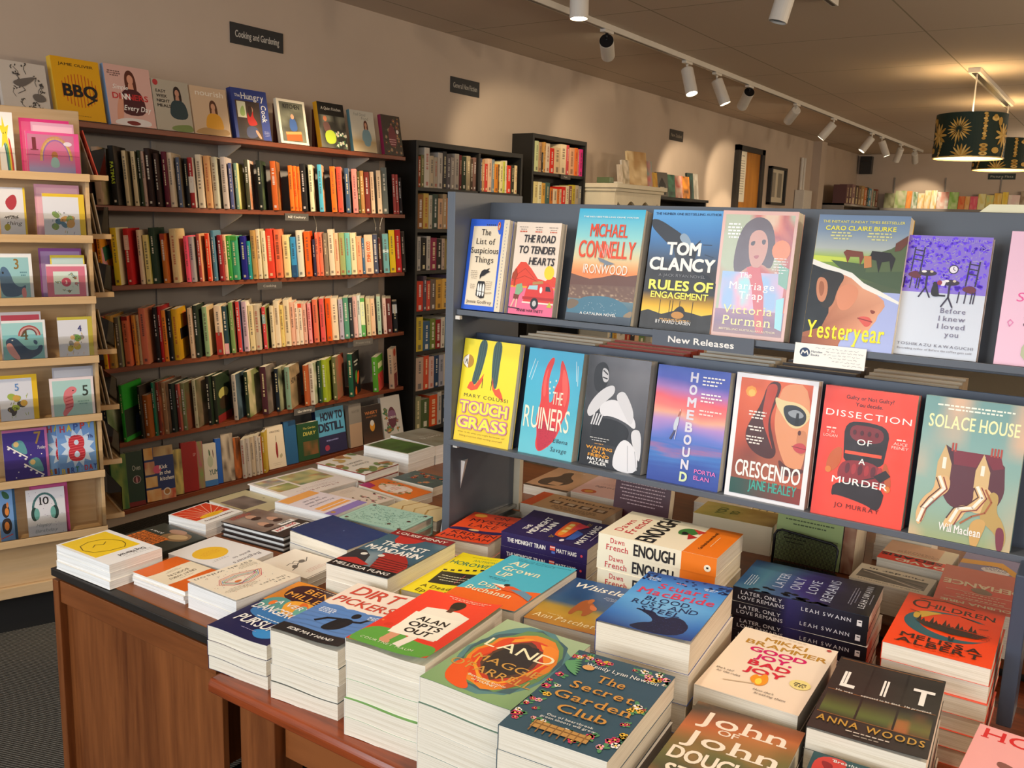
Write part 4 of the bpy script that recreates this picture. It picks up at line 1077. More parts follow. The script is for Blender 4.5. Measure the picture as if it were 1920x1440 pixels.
# --- cookbooks facing out on the top wall shelf
def c_bbq(a):
    a.r(0, 0, 1, 1, 'e0a410'); 
    for i in range(11):
        x = .16 + i * .07; d = math.sqrt(max(0, 1 - ((x - .51) / .4) ** 2)) * .27
        a.r(x, .52 - d, x + .018, .52 + d, 'c2521c')
    a.t('JAMIE OLIVER', .5, .13, .045, '3a2a10', .74, st='b'); a.t('BBQ', .53, .62, .2, BK, .76, st='o'); a.L('64 74 80 66', .03, BK); a.lines(.5, .93, .6, 1, .02, '5a4010')
def woman(a, x, y, k, hair, skin, top):
    a.sm(' '.join('%d' % v for v in (x - 9 * k, y + 22 * k, x - 10 * k, y - 6 * k, x, y - 14 * k, x + 10 * k, y - 6 * k, x + 11 * k, y + 20 * k, x + 4 * k, y + 12 * k, x - 4 * k, y + 12 * k)), hair)
    a.e(x / 100, y / 100, .055 * k, .065 * k, skin, 14)
    a.sm(' '.join('%d' % v for v in (x - 8 * k, y + 12 * k, x - 20 * k, y + 20 * k, x - 24 * k, y + 48 * k, x + 24 * k, y + 48 * k, x + 20 * k, y + 20 * k, x + 8 * k, y + 12 * k)), top)
    a.P(' '.join('%d' % v for v in (x - 4 * k, y + 6 * k, x + 4 * k, y + 6 * k, x + 5 * k, y + 13 * k, x - 5 * k, y + 13 * k)), skin)
def c_dinners(a):
    a.r(0, 0, 1, 1, 'd8aca0'); woman(a, 54, 22, 1.25, '5a2a1c', 'd8987c', '4a1a20'); a.sm('14 96 20 60 34 44 34 60 28 96', 'd8987c'); a.sm('10 92 40 86 90 88 90 100 10 100', 'e0d8d4'); a.sm('30 94 50 90 70 95 50 100', '7a2a24')
    a.lines(.2, .1, .3, 3, .035, '7a5a54', th=.02); a.t('Simple', .3, .4, .08, WH, .34, sh=.25); a.t('DINNERS', .5, .56, .1, 'c02a2c', .8, st='x'); a.t('NN', .4, .56, .1, WH, .2, st='x'); a.t('Every Day', .62, .74, .09, WH, .6, st='b', sh=.25)
def c_easy(a):
    a.r(0, 0, 1, 1, 'b4aa98'); woman(a, 66, 24, 1.1, '2a1c1a', 'c08a70', '2c3f44'); a.sm('40 90 90 84 100 90 100 100 40 100', '7a8a50'); a.e(.1, .07, .07, None, 'b8383a')
    for i, s in enumerate(('EASY', 'WEEK', 'NIGHT', 'MEALS')): a.t(s, .08, .26 + i * .095, .06, '2c2826', (.28, .3, .36, .38)[i], al='l', st='x')
def c_nour(a):
    a.r(0, 0, 1, 1, 'd2b494'); woman(a, 58, 40, 1.1, '5a3420', 'd09a78', 'e0a030'); a.sm('6 92 30 84 60 88 94 84 100 100 0 100', 'b8905c'); a.t('nourish', .52, .18, .12, 'efe4d4', .8, st='b')
def c_hung(a):
    a.r(0, 0, 1, 1, '34448a'); a.grid(lambda x, y: mix('5a4030', '2a2426', vnoise(x * 5, y * 5, 3)), 8, 10, .08, .24, .76, 1); a.r(.12, .26, .36, .58, 'e4e0c0'); a.sm('18 44 30 30 34 54 20 56', 'a8c070')
    a.sm('40 46 50 36 56 44 54 54 66 68 58 72 40 74 36 60', 'c8241e'); a.e(.5, .4, .06, .06, 'd09a7c', 12); a.sm('42 34 52 32 54 44 46 58 40 50', '3a2018'); a.sm('30 78 48 72 66 78 62 96 30 100', '4a5070'); a.sm('54 82 62 80 74 98 66 98', 'd09a7c')
    a.t('The', .16, .17, .06, WH, .16, st='sb'); a.t('Hungry', .58, .2, .13, WH, .66, st='sb'); a.t('Cook', .8, .46, .13, WH, .4, st='sb', rot=-1.571); a.lines(.88, .82, .16, 4, .03, 'c8c8e0')
def c_kitch(a):
    a.r(0, 0, 1, 1, 'ece2cc'); a.grid(lambda x, y: mix('8a8a74', '3a3834', vnoise(x * 5, y * 6, 4)), 8, 12, .08, .06, .92, .95); a.t('KITCHEN', .5, .2, .1, BK, .6, st='x'); a.sm('38 44 50 40 62 46 66 70 36 72', '3f5f9a'); a.e(.5, .38, .06, .06, 'd0a080', 12); a.P('20 76 76 72 78 92 22 94', 'b0602c'); a.P('20 74 76 70 78 76 22 80', 'd89a5a')
def c_quiet(a):
    a.r(0, 0, 1, 1, '1c1a18'); a.grid(lambda x, y: mix('2c2a26', '8a8878', max(0, vnoise(x * 5, y * 6, 2) * 1.4 - .4)), 10, 14, 0, .28, 1, 1); a.t('A Quiet Kitchen', .5, .16, .07, 'e8e0d0', .76, sh=.1); a.e(.24, .36, .07, .06, 'd0805a', 12); a.sm('12 44 36 42 44 62 20 70', '6a4a44'); a.sm('16 66 44 58 60 70 56 90 20 92', 'b4c83c'); flowers(a, 4, 12, .6, .6, .98, .96, ('e8e4dc', 'd8d0c0'), .03, .05)
def c_dress(a):
    a.grid(lambda x, y: ramp(((0, 'c8c4b8'), (.6, 'd4ccb8'), (.7, 'b09468'), (1, 'cdbb98')), y), 1, 8); woman(a, 62, 34, .9, '5a2c22', 'c89274', '7a9aa4'); a.sm('50 56 74 56 78 86 46 86', '7a9aa4'); a.t('Feel Good', .4, .13, .08, '8a8a80', .5, sh=.2); a.t('Food', .6, .22, .08, '8a8a80', .3, sh=.2)
def c_rose(a):
    a.r(0, 0, 1, 1, '4a4038'); flowers(a, 8, 26, .05, .05, .95, .95, ('8a5a58', '6a4a44', '9a8070'), .05, .09, '4a5240'); a.sm('30 40 50 20 70 40 74 80 30 80', '7a4044'); a.lines(.5, .6, .4, 3, .06, 'd8a8a8', th=.025); a.e(.8, .4, .07, None, 'e0d8d0')
# --- face-out books on the lowest wall shelf
def c_photo(c0, c1, title='', tc='efe6d8'):
    def f(a):
        k = len(title) + int(c0, 16) % 7
        a.grid(lambda x, y: mix(c0, c1, vnoise(x * 5, y * 6, k) * 1.3 - .15), 8, 10)
        if title: a.t(title, .5, .3, .09, tc, min(.8, .16 * len(title)), st='b')
    return f
def c_ovn(a):
    a.r(0, 0, 1, 1, '1d3a2c'); a.t('Oven', .6, .35, .1, 'c8c8bc', .5); a.e(.58, .52, .24, None, 'b8b4b0'); a.e(.58, .52, .21, None, '5a2c34'); a.sm('50 52 58 44 64 54 58 60', 'c88a90'); a.r(0, .92, 1, 1, '7a1c1c')
def c_kick(a):
    a.r(0, 0, 1, 1, '26386c')
    for x0, y0, x1, y1, k in ((0, 0, .3, .22, 1), (.32, 0, 1, .18, 2), (0, .26, .34, .5, 3), (0, .54, .4, .74, 4), (0, .78, .5, 1, 5), (.5, .82, 1, 1, 6)):
        a.grid(lambda x, y: mix(('c8862c', '8a5a2c', 'a83c3c', 'd89a44', 'd8883c', 'c8482c')[k - 1], 'f0d8a0', vnoise(x * 9, y * 9, k) * .7), 5, 5, x0, y0, x1, y1)
    a.e(.42, .42, .14, None, 'd85a7a'); a.e(.7, .86, .13, None, 'e8dcc8'); a.e(.7, .86, .09, None, 'b87a3c')
    for i, s in enumerate(('Kick', 'in the', 'kitchen')): a.t(s, .48, .42 + i * .11, .075, WH, (.3, .4, .5)[i], al='l', st='x', sh=.1)
def c_yum(a):
    a.r(0, 0, 1, 1, 'd8d0c0'); a.r(0, .86, 1, 1, '3f78b8'); a.sm('40 10 56 20 52 40 44 36', '4a6a4a'); a.e(.5, .42, .22, .14, 'b8bca0'); a.t('YUM', .7, .74, .13, '2c5a54', .7, st='sb'); a.sm('70 10 80 24 74 40', '5a2c34')
def c_chili(a):
    a.r(0, 0, 1, 1, 'e0d2bc'); a.t('A PINCH OF SPICE', .5, .16, .045, '4a4038', .6, st='b'); a.sm('52 36 58 40 60 60 56 78 48 76 46 56', '8e1a20'); a.L('54 36 55 24', .02, '3a4a2c'); a.sm('64 72 80 66 84 74 70 80', 'b0a888'); a.lines(.5, .88, .6, 2, .04, '9a8a78')
def c_hard(a):
    a.r(0, 0, 1, 1, '1f4a2c'); a.t('The Garden', .55, .17, .06, 'd8c860', .6, sh=.15); a.t('DIARY', .55, .34, .1, 'd8c860', .6, sh=.15, st='b'); a.grid(lambda x, y: mix('8a5a34', '3a4a28', vnoise(x * 6, y * 6, 3)), 8, 8, .24, .5, .94, .88)
def c_distil(a):
    a.r(0, 0, 1, .6, '56a4cc'); a.r(0, .6, 1, 1, '22204c'); a.t('HOW TO', .55, .26, .18, '16203c', .8, st='o'); a.t('DISTILL', .5, .5, .19, '16203c', .9, st='o'); a.lines(.5, .7, .7, 1, .05, '8a8ac0', th=.03); a.sm('20 82 36 80 38 92 22 94', 'a83450')
def c_cut(a):
    a.r(0, 0, 1, 1, '8f8880'); a.r(0, .45, 1, 1, 'b89a80'); a.t('ROASTER', .55, .2, .06, '4a443e', .6, track=.2)
def c_whisky(a):
    a.grid(lambda x, y: mix('2a1c16', '6a4630', max(0, y - .6) * 1.6), 2, 6); a.t('WHISKY', .5, .24, .09, 'e08a4a', .66, st='b'); a.t('MASTER', .5, .33, .05, 'c87a40', .56); a.e(.5, .56, .13, .15, 'e8a030', 16); a.e(.5, .48, .1, .08, 'e8e4dc', 14)
def c_kahn(a):
    a.r(0, 0, 1, 1, 'd8d4ce'); flowers(a, 17, 16, .16, .24, .84, .84, ('5a7a5a', 'c8783a', '8a5a6a'), .05, .09); a.sm('28 40 50 22 72 40 72 66 50 82 28 66', '6a2c40'); a.e(.5, .45, .2, .1, '8a5a80'); a.t('KOREAN', .5, .55, .06, WH, .4, st='b')
# ------------------------------------------------------------------ materials of the room
def wood(name, c1, c2, rough=0.45, axis='Z', scale=9.0, spec=0.4):
    st = {'Z': (1, 1, .07), 'X': (.07, 1, 1), 'Y': (1, .07, 1)}[axis]
    t = NT(name)
    tc = t.n('ShaderNodeTexCoord')
    mp = t.n('ShaderNodeMapping')
    mp.inputs['Scale'].default_value = st
    t.l(tc, 'Object', mp, 'Vector')
    n1 = t.n('ShaderNodeTexNoise', Scale=scale, Detail=8.0, Roughness=0.65, Distortion=0.6)
    n2 = t.n('ShaderNodeTexNoise', Scale=scale * 9, Detail=4.0)
    t.l(mp, 'Vector', n1, 'Vector')
    t.l(mp, 'Vector', n2, 'Vector')
    ad = t.n('ShaderNodeMath', operation='MULTIPLY_ADD')
    t.l(n2, 'Fac', ad, 0)
    ad.inputs[1].default_value = 0.35
    t.l(n1, 'Fac', ad, 2)
    cr = t.n('ShaderNodeValToRGB')
    cr.color_ramp.elements[0].color = c4(c2)
    cr.color_ramp.elements[0].position = 0.48
    cr.color_ramp.elements[1].color = c4(c1)
    cr.color_ramp.elements[1].position = 0.82
    t.l(ad, 'Value', cr, 'Fac')
    t.l(cr, 'Color', t.b, 'Base Color')
    t.b.inputs['Roughness'].default_value = rough
    t.b.inputs['Specular IOR Level'].default_value = spec
    bp = t.n('ShaderNodeBump', Strength=0.12, Distance=0.001)
    t.l(ad, 'Value', bp, 'Height')
    t.l(bp, 'Normal', t.b, 'Normal')
    return t.m

M_WALL = mat('painted_plaster', 'c3b1a0', 0.9, var=0.03, scale=3, bump=0.05, spec=0.2)
M_PANEL = mat('grey_wall_panel', '8d8782', 0.7, var=0.04, scale=4)
M_SHELF = wood('red_brown_shelf_timber', '8a4526', '5c2812', 0.4, 'Y', 8)
M_OAK = wood('varnished_oak_panel', '8a5028', '55290f', 0.36, 'Z', 9)
M_OAKX = wood('varnished_oak_rail', '8e5229', '5e3014', 0.36, 'X', 7)
M_RED = wood('polished_red_timber', '8e3f1a', '3a1306', 0.2, 'X', 14, 0.6)
M_PINE = wood('pale_plywood', 'd2b48c', 'bd9a6c', 0.5, 'X', 6)
M_DARK = mat('dark_laminate', '1c1815', 0.45, var=0.15)
M_BLACK = mat('black_bookcase_laminate', '15130f', 0.5, var=0.12, scale=6)
M_SLATE = mat('slate_grey_paint', '575e68', 0.42, var=0.04, scale=8)
M_NAVY = mat('dark_slate_paint', '3c4658', 0.4, var=0.05, scale=8)
M_WHITEMET = mat('white_powder_coat', 'd8d2c8', 0.4, var=0.03)
M_BLKMET = mat('black_metal', '16161a', 0.4, 0.3, var=0.1)
M_CHROME = mat('brushed_metal', 'b8b6b0', 0.3, 0.9, var=0.05)
M_CREAMW = mat('cream_painted_wood', 'd9cfb6', 0.5, var=0.04)
M_SIGN = mat('charcoal_sign_board', '2c2e32', 0.5, var=0.05)
M_DOOR = wood('amber_door_veneer', 'd08a28', 'a8661a', 0.35, 'Z', 5)
M_BASE = mat('dark_plinth', '0e0c0b', 0.7)

def mat_carpet():
    t = NT('ribbed_charcoal_carpet')
    tc = t.n('ShaderNodeTexCoord')
    wv = t.n('ShaderNodeTexWave', Scale=38.0, Distortion=0.6)
    wv.inputs['Detail'].default_value = 2.0
    mp = t.n('ShaderNodeMapping')
    mp.inputs['Rotation'].default_value = (0, 0, 1.25)
    t.l(tc, 'Object', mp, 'Vector')
    t.l(mp, 'Vector', wv, 'Vector')
    nz = t.n('ShaderNodeTexNoise', Scale=140.0, Detail=3.0)
    t.l(tc, 'Object', nz, 'Vector')
    ml = t.n('ShaderNodeMath', operation='MULTIPLY')
    t.l(wv, 'Fac', ml, 0)
    t.l(nz, 'Fac', ml, 1)
    cr = t.n('ShaderNodeValToRGB')
    cr.color_ramp.elements[0].color = c4('2e2d2a')
    cr.color_ramp.elements[1].color = c4('827d74')
    cr.color_ramp.elements[1].position = 0.6
    t.l(ml, 'Value', cr, 'Fac')
    t.l(cr, 'Color', t.b, 'Base Color')
    t.b.inputs['Roughness'].default_value = 1.0
    t.b.inputs['Specular IOR Level'].default_value = 0.05
    bp = t.n('ShaderNodeBump', Strength=0.6, Distance=0.004)
    t.l(ml, 'Value', bp, 'Height')
    t.l(bp, 'Normal', t.b, 'Normal')
    return t.m

def mat_ceiling():
    t = NT('ceiling_tiles')
    tc = t.n('ShaderNodeTexCoord')
    br = t.n('ShaderNodeTexBrick', Scale=1.0)
    br.offset = 0.0
    br.inputs['Color1'].default_value = c4('d2c1ae')
    br.inputs['Color2'].default_value = c4('cebdaa')
    br.inputs['Mortar'].default_value = c4('a0947e')
    br.inputs['Mortar Size'].default_value = 0.005
    br.inputs['Brick Width'].default_value = 1.2
    br.inputs['Row Height'].default_value = 1.2
    t.l(tc, 'Object', br, 'Vector')
    t.l(br, 'Color', t.b, 'Base Color')
    t.b.inputs['Roughness'].default_value = 0.95
    t.b.inputs['Specular IOR Level'].default_value = 0.1
    return t.m

def mat_clear():
    t = NT('clear_acrylic')
    gl = t.n('ShaderNodeBsdfGlossy')
    gl.inputs['Roughness'].default_value = 0.05
    tr = t.n('ShaderNodeBsdfTransparent')
    tr.inputs['Color'].default_value = (0.96, 0.96, 0.95, 1)
    nz = t.n('ShaderNodeTexNoise', Scale=6.0)
    fr = t.n('ShaderNodeFresnel', IOR=1.35)
    mx = t.n('ShaderNodeMixShader')
    t.l(fr, 'Fac', mx, 0)
    t.l(tr, 'BSDF', mx, 1)
    t.l(gl, 'BSDF', mx, 2)
    out = t.t.nodes['Material Output']
    t.l(mx, 'Shader', out, 'Surface')
    return t.m
M_CARPET, M_CEIL, M_CLEAR = mat_carpet(), mat_ceiling(), mat_clear()

# ------------------------------------------------------------------ the setting
def struct(name, mb, m, bevel=0):
    return tag(mb.build(name, m, bevel=bevel), kind='structure')
CZ = 2.655
struct('floor', MB().box(-3.85, -2.5, -.1, 5.2, 15.3, 0), M_CARPET)
struct('ceiling', MB().box(-3.85, -2.5, CZ, 5.2, 15.3, CZ + .1), M_CEIL)
struct('wall_left', MB().box(-3.97, -2.5, 0, -3.85, 15.3, CZ), M_WALL)
struct('wall_back', MB().box(-3.97, 15.3, 0, 5.2, 15.42, CZ), M_WALL)
struct('wall_right', MB().box(5.2, -2.5, 0, 5.32, 15.42, CZ), M_WALL)
struct('wall_front', MB().box(-3.97, -2.62, 0, 5.32, -2.5, .75).box(-3.97, -2.62, 2.6, 5.32, -2.5, CZ).box(-3.97, -2.62, .75, -3.4, -2.5, 2.6).box(3.2, -2.62, .75, 5.32, -2.5, 2.6).box(-.35, -2.62, .75, 0, -2.5, 2.6), M_WALL)
struct('window_1', MB().box(-3.4, -2.6, .75, -3.34, -2.52, 2.6).box(-.41, -2.6, .75, -.35, -2.52, 2.6).box(-3.4, -2.6, 2.54, -.35, -2.52, 2.6).box(-3.4, -2.6, .75, -.35, -2.52, .81), M_DARK)
struct('window_2', MB().box(0, -2.6, .75, .06, -2.52, 2.6).box(3.14, -2.6, .75, 3.2, -2.52, 2.6).box(0, -2.6, 2.54, 3.2, -2.52, 2.6).box(0, -2.6, .75, 3.2, -2.52, .81), M_DARK)
struct('trim_1', MB().box(-3.85, 12.85, 0, -3.73, 13.1, CZ), M_WALL)
struct('wall_panel', MB().box(-3.85, 1.5, .05, -3.835, 4.17, 1.83), M_PANEL)
d = tag(MB().box(-3.85, 10.06, 0, -3.825, 10.74, 2.32).build('door_1', M_DOOR), kind='structure')
tag(MB().box(-3.85, 9.97, 0, -3.8, 10.06, 2.38).box(-3.85, 10.74, 0, -3.8, 10.84, 2.38).box(-3.85, 9.97, 2.32, -3.8, 10.84, 2.38).build('door_frame', M_DARK, d))
MB().box(-3.83, 10.55, 1.42, -3.81, 10.66, 1.6).build('door_plate', M_DARK, d)
struct('trim_2', MB().box(-3.85, 10.86, 1.45, -3.82, 12.8, 1.53), M_OAK)

# ------------------------------------------------------------------ books
def cuts(bm, w, h, nx, ny):
    for i in range(1, nx):
        bmesh.ops.bisect_plane(bm, geom=bm.verts[:] + bm.edges[:] + bm.faces[:], plane_co=(w * i / nx, 0, 0), plane_no=(1, 0, 0))
    for j in range(1, ny):
        bmesh.ops.bisect_plane(bm, geom=bm.verts[:] + bm.edges[:] + bm.faces[:], plane_co=(0, h * j / ny, 0), plane_no=(0, 1, 0))

def pw(fn, u, n):
    """fn made straight between n even steps, so that print follows the sheet it lies on"""
    u = max(0.0, min(1.0, u)) * n
    i = min(int(u), n - 1)
    return fn(i / n) + (fn((i + 1) / n) - fn(i / n)) * (u - i)

def book_mesh(w, h, t, cov, spine='f0ece4', back=None, kind='pb', page='c', curl=None, wave=0.0, sart=None, gloss=False, edge=None):
    back = back or spine
    parts, ft = [], t
    if cov:
        a = Art(w, h)
        cov(a)
        edge = edge or a.c[0]
        parts.append(([(x, y, z + t + .0001) for x, y, z in a.v], a.f, a.c))
    edge = edge or spine
    if kind == 'pb':
        parts += [bx(0, 0, t - .0005, w, h, t, edge), bx(-.0003, 0, 0, .0006, h, t - .0002, spine), bx(0, 0, 0, w, h, .0005, back)]
        pg = (.0007, .0006, .0005, w - .0009, h - .0006, t - .0005)
    else:
        parts += [bx(0, 0, t - .0028, w, h, t, edge), bx(-.0012, 0, 0, .0026, h, t - .0003, spine), bx(0, 0, 0, w, h, .0028, back)]
        pg = (.0026, .0035, .0028, w - .004, h - .0035, t - .0028)
    if sart:
        a = Art(h, t)
        sart(a)
        x0 = -.0004 if kind == 'pb' else -.0013
        parts.append(([(x0 - z, h - X, Y) for X, Y, z in a.v], a.f, a.c))
    me = art_mesh('cover', parts, GLOSS if gloss else PRINT)
    pm = bpy.data.meshes.new('page_block')
    mb = MB().box(*pg)
    pm.from_pydata(mb.v, [], mb.f)
    pm.materials.append(PAGEW if page == 'w' else PAGES)
    if curl or wave:
        for m_ in (me, pm):
            bm = bmesh.new()
            bm.from_mesh(m_)
            cuts(bm, w, h, 12, 5 if curl and m_ is me else 1)
            for v in bm.verts:
                x, y, z = v.co
                if curl and m_ is me and z > t - .001:
                    z += pw(lambda u: curl[0] * u ** 2.5, x / w, 12) + pw(lambda q: curl[1] * (1 - q) ** 3, y / h, 5)
                z += pw(lambda u: wave * (math.sin(u * 5.6 + .6) - .3), x / w, 12)
                v.co.z = z
            bm.to_mesh(m_)
            bm.free()
    return me, pm

def put_book(ms, M, label, group=None, name='paperback_book', cat='book', clabel=None):
    e = empty(name, (0, 0, 0), label, cat, group)
    e.matrix_world = M
    for nm, me in zip(('cover', 'page_block'), ms):
        o = bpy.data.objects.new(nm, me)
        link(o, e)
    return e

ORD = ['topmost', 'second from the top', 'third from the top', 'fourth from the top', 'fifth from the top', 'sixth from the top']
def stack(cov, k, x, y, zt, th, w, h, t, n, label, short, spine='f0ece4', base=None, seed=0, **kw):
    """w along X and h along Y of the lying rectangle, k quarter turns of the reading direction"""
    bw, bh = (w, h) if k % 2 == 0 else (h, w)
    top = book_mesh(bw, bh, t, cov, spine, **kw)
    kw2 = {q: v for q, v in kw.items() if q != 'curl'}
    und = book_mesh(bw, bh, t, None, spine, edge=kw2.pop('edge', None) or H('e8e2d8'), **kw2) if n > 1 else None
    q = random.Random(seed + int(abs(x) * 1000))
    for i in range(n):
        off = {0: (0, 0), 1: (bh, 0), 2: (bw, bh), 3: (0, bw)}[k]
        j = 0 if i == 0 else 1
        M = Matrix.Translation((x + j * q.uniform(-.002, .002), y + j * q.uniform(-.003, .002), zt - t * (i + 1))) @ Matrix.Rotation(R(th + j * q.uniform(-.7, .7)), 4, 'Z') @ Matrix.Translation((off[0], off[1], 0)) @ Matrix.Rotation(R(90 * {0: 0, 1: 1, 2: 2, 3: -1}[k]), 4, 'Z')
        g = 'copies in a stack: ' + short if n > 1 else None
        name = 'hardback_book' if kw.get('kind') == 'hb' else 'paperback_book'
        put_book(top if i == 0 else und, M, label if i == 0 else '%s in the stack under the %s' % (ORD[i], short), g, name)

def upright(cov, x, y, z, tilt, w, h, t, label, rz=0, spine='e8e0d0', n=1, short='', group=None, **kw):
    """front face up the slope; (x, y, z) the front cover's lower left corner"""
    ms = book_mesh(w, h, t, cov, spine, **kw)
    A = Matrix.Rotation(R(rz), 4, 'Z') @ Matrix.Rotation(R(90 - tilt), 4, 'X')
    nrm = A @ Vector((0, 0, 1))
    for i in range(n):
        M = Matrix.Translation(Vector((x, y, z)) - nrm * t * (i + 1)) @ A
        put_book(ms, M, label if i == 0 else 'copy standing %s behind the %s' % (('directly', 'two places', 'three places')[i - 1], short), group, 'hardback_book' if kw.get('kind') == 'hb' else 'paperback_book')

# ------------------------------------------------------------------ tables
def tableA():
    e = empty('oak_display_counter', (-1.56, 1.6, 0), 'brown oak panelled display counter with dark top edge, beside the card rack', 'table')
    L = Matrix.Translation((1.56, -1.6, 0))
    def b(nm, m, *bs, bevel=.0015):
        q = MB()
        for s in bs: q.box(*s, m=L)
        return q.build(nm, m, e, bevel)
    b('top_board', M_OAKX, (-1.818, .988, .716, -1.288, 2.34, .74))
    b('front_lip', M_DARK, (-1.822, .966, .722, -1.288, .988, .739))
    b('front_rail', M_OAKX, (-1.80, .972, .665, -1.288, .996, .714))
    b('front_panel', M_OAK, (-1.80, .984, .08, -1.288, .998, .666))
    b('corner_post', M_OAK, (-1.822, .968, 0, -1.80, 1.0, .714))
    b('side_panel', M_OAK, (-1.822, 1.0, .06, -1.806, 2.34, .714))
    b('rear_panel', M_OAK, (-1.806, 2.325, .06, -1.288, 2.34, .714))
    b('plinth', M_BASE, (-1.79, 1.02, 0, -1.30, 2.3, .06))
def tableB():
    e = empty('low_timber_table', (-.4, 1.35, 0), 'polished red-brown timber table under the front book stacks', 'table')
    L = Matrix.Translation((.4, -1.35, 0))
    q = MB().prism([(.914, .676), (.914, .69), (.92, .70), (1.80, .70), (1.80, .676)], 0, -1.235, .62, m=L)
    q.build('table_top', M_RED, e, .003)
    MB().box(-1.12, .985, .56, .55, 1.005, .676, m=L).build('apron', M_OAKX, e, .001)
    for x0 in (-1.215, .55):
        MB().box(x0, .965, 0, x0 + .09, 1.03, .676, m=L).build('leg', M_OAK, e, .002)
        MB().box(x0, 1.70, 0, x0 + .09, 1.77, .676, m=L).build('leg', M_OAK, e, .002)
def tableC():
    e = empty('rear_display_table', (-.4, 2.2, 0), 'dark topped table behind the grey display unit', 'table')
    L = Matrix.Translation((.4, -2.2, 0))
    MB().box(-1.284, 1.803, .71, .62, 2.62, .74, m=L).build('table_top', M_OAKX, e, .002)
    MB().box(-1.27, 1.82, .04, .6, 1.84, .71, m=L).build('apron', M_DARK, e)
    for x0 in (-1.27, .53):
        for y0 in (1.84, 2.54): MB().box(x0, y0, 0, x0 + .07, y0 + .07, .71, m=L).build('leg', M_OAK, e)
tableA(); tableB(); tableC()

# ------------------------------------------------------------------ grey display unit
def unit():
    e = empty('book_display_unit', (-.5, 1.75, .74), 'slate grey painted stand with two sloping book ledges across the table', 'display stand')
    L = Matrix.Translation((.5, -1.75, -.74))
    MB().box(-1.274, 1.606, .741, -1.252, 1.872, 1.553, m=L).build('side_panel', M_SLATE, e, .0015)
    MB().box(.30, 1.606, .741, .322, 1.872, 1.553, m=L).build('side_panel', M_SLATE, e, .0015)
    def slab(nm, m, pts):
        return MB().prism(pts, 0, -1.252, .30, m=L).build(nm, m, e, .001)
    slab('upper_ledge', M_SLATE, [(1.617, 1.282), (1.617, 1.294), (1.72, 1.282), (1.72, 1.270)])
    slab('upper_back_panel', M_SLATE, [(1.696, 1.268), (1.741, 1.534), (1.755, 1.532), (1.71, 1.266)])
    slab('lower_ledge', M_SLATE, [(1.597, .984), (1.597, .996), (1.69, .986), (1.69, .974)])
    slab('lower_back_panel', M_NAVY, [(1.664, .986), (1.697, 1.235), (1.711, 1.233), (1.678, .984)])
    slab('rear_ledge', M_SLATE, [(1.72, .974), (1.72, .986), (1.86, 1.0), (1.86, .988)])
    for z in (1.272, .975): MB().box(-1.25, 1.612, z, -1.238, 1.622, z + .008, m=L).build('shelf_pin', M_WHITEMET, e)
    MB().box(-1.251, 1.62, .742, -1.228, 1.87, .758, m=L).box(-1.251, 1.62, .768, -1.24, 1.87, .776, m=L).build('bottom_rail', M_CHROME, e)
    MB().box(-1.262, 1.873, .76, -1.235, 1.889, .985, m=L).build('rear_batten', M_CREAMW, e)
unit()
tag(MB().box(-.092, 1.52, .741, -.070, 1.60, .99).build('support_post', M_NAVY, bevel=.002), 'dark slate support post at the right edge, under the lower ledge', 'post')
q = MB().tube([(-1.2445 + .006 * math.sin(t), 1.87 + .0005 * t - .006, .93 + .028 * math.cos(t)) for t in [i * .4 for i in range(16)]], .0018, 6)
tag(q.build('elastic_loop', mat('orange_elastic', 'b8481c', .6)), 'small orange loop hanging on the pale batten behind the grey side panel', 'loop')

# books on the two ledges
UY = 'standing on the upper ledge of the grey stand'
LYt = 'standing on the lower ledge of the grey stand'
def led(cov, x, y, z, tilt, w, h, t, label, n=1, short='', **kw):
    upright(cov, x, y, z, tilt, w, h, t, label, n=n, short=short, group='new books on the grey stand', **kw)
led(c_list, -1.272 + .022, 1.632, 1.295, 9.3, .106, .203, .016, 'blue bordered cream paperback with bottles drawing, leftmost on the upper ledge', 2, 'blue bordered paperback', spine='2c5fd2')
led(c_road, -1.127, 1.640, 1.294, 8, .114, .200, .022, 'cream and pink paperback with a red van, on the upper ledge', 1, spine='e8d2bc')
led(c_iron, -.978, 1.637, 1.293, 10.6, .153, .235, .034, 'blue to orange sunset bay paperback, tallest near left of upper ledge', spine='54483e')
led(c_clancy, -.811, 1.648, 1.2915, 9.4, .15, .237, .030, 'dark paperback with a fighter jet and yellow skyline on the upper ledge', spine='2c2c30')
led(c_victoria, -.662, 1.652, 1.2905, 7, .144, .238, .036, 'glossy paperback with a painted woman and pink swirls on the upper ledge', spine='d8a494', gloss=True)
led(c_yester, -.477, 1.622, 1.2925, 11.1, .153, .235, .033, 'paperback with cows above a torn half face, on the upper ledge', spine='e8b82c')
led(c_before, -.328, 1.642, 1.292, 9.1, .131, .203, .022, 'lilac and white paperback with chairs and a cat, on the upper ledge', spine='e6d8d4')
led(c_pink, -.172, 1.645, 1.2915, 9, .153, .215, .03, 'pink paperback cut by the right edge of the picture, upper ledge', spine='8a2c54')
led(c_touch, -1.25, 1.613, .9945, 9.5, .153, .235, .018, 'yellow paperback with two striped legs in red heels, lower ledge', spine='f4cf38')
led(c_ruiners, -1.075, 1.620, .993, 9, .137, .232, .028, 'sky blue paperback with a big red lobster claw, lower ledge', spine='3fa0bc')
led(c_waiting, -.92, 1.622, .9935, 6, .143, .233, .03, 'black and white paperback with a crouching figure, lower ledge', spine='8a8880')
led(c_home, -.758, 1.612, .9945, 7, .15, .231, .028, 'violet sunset paperback with upright lettering and a swimmer, lower ledge', spine='2b4080')
led(c_cresc, -.594, 1.611, .9935, 5.8, .152, .236, .026, 'white bordered orange paperback with cat-eye sunglasses, lower ledge', spine='eceaec')
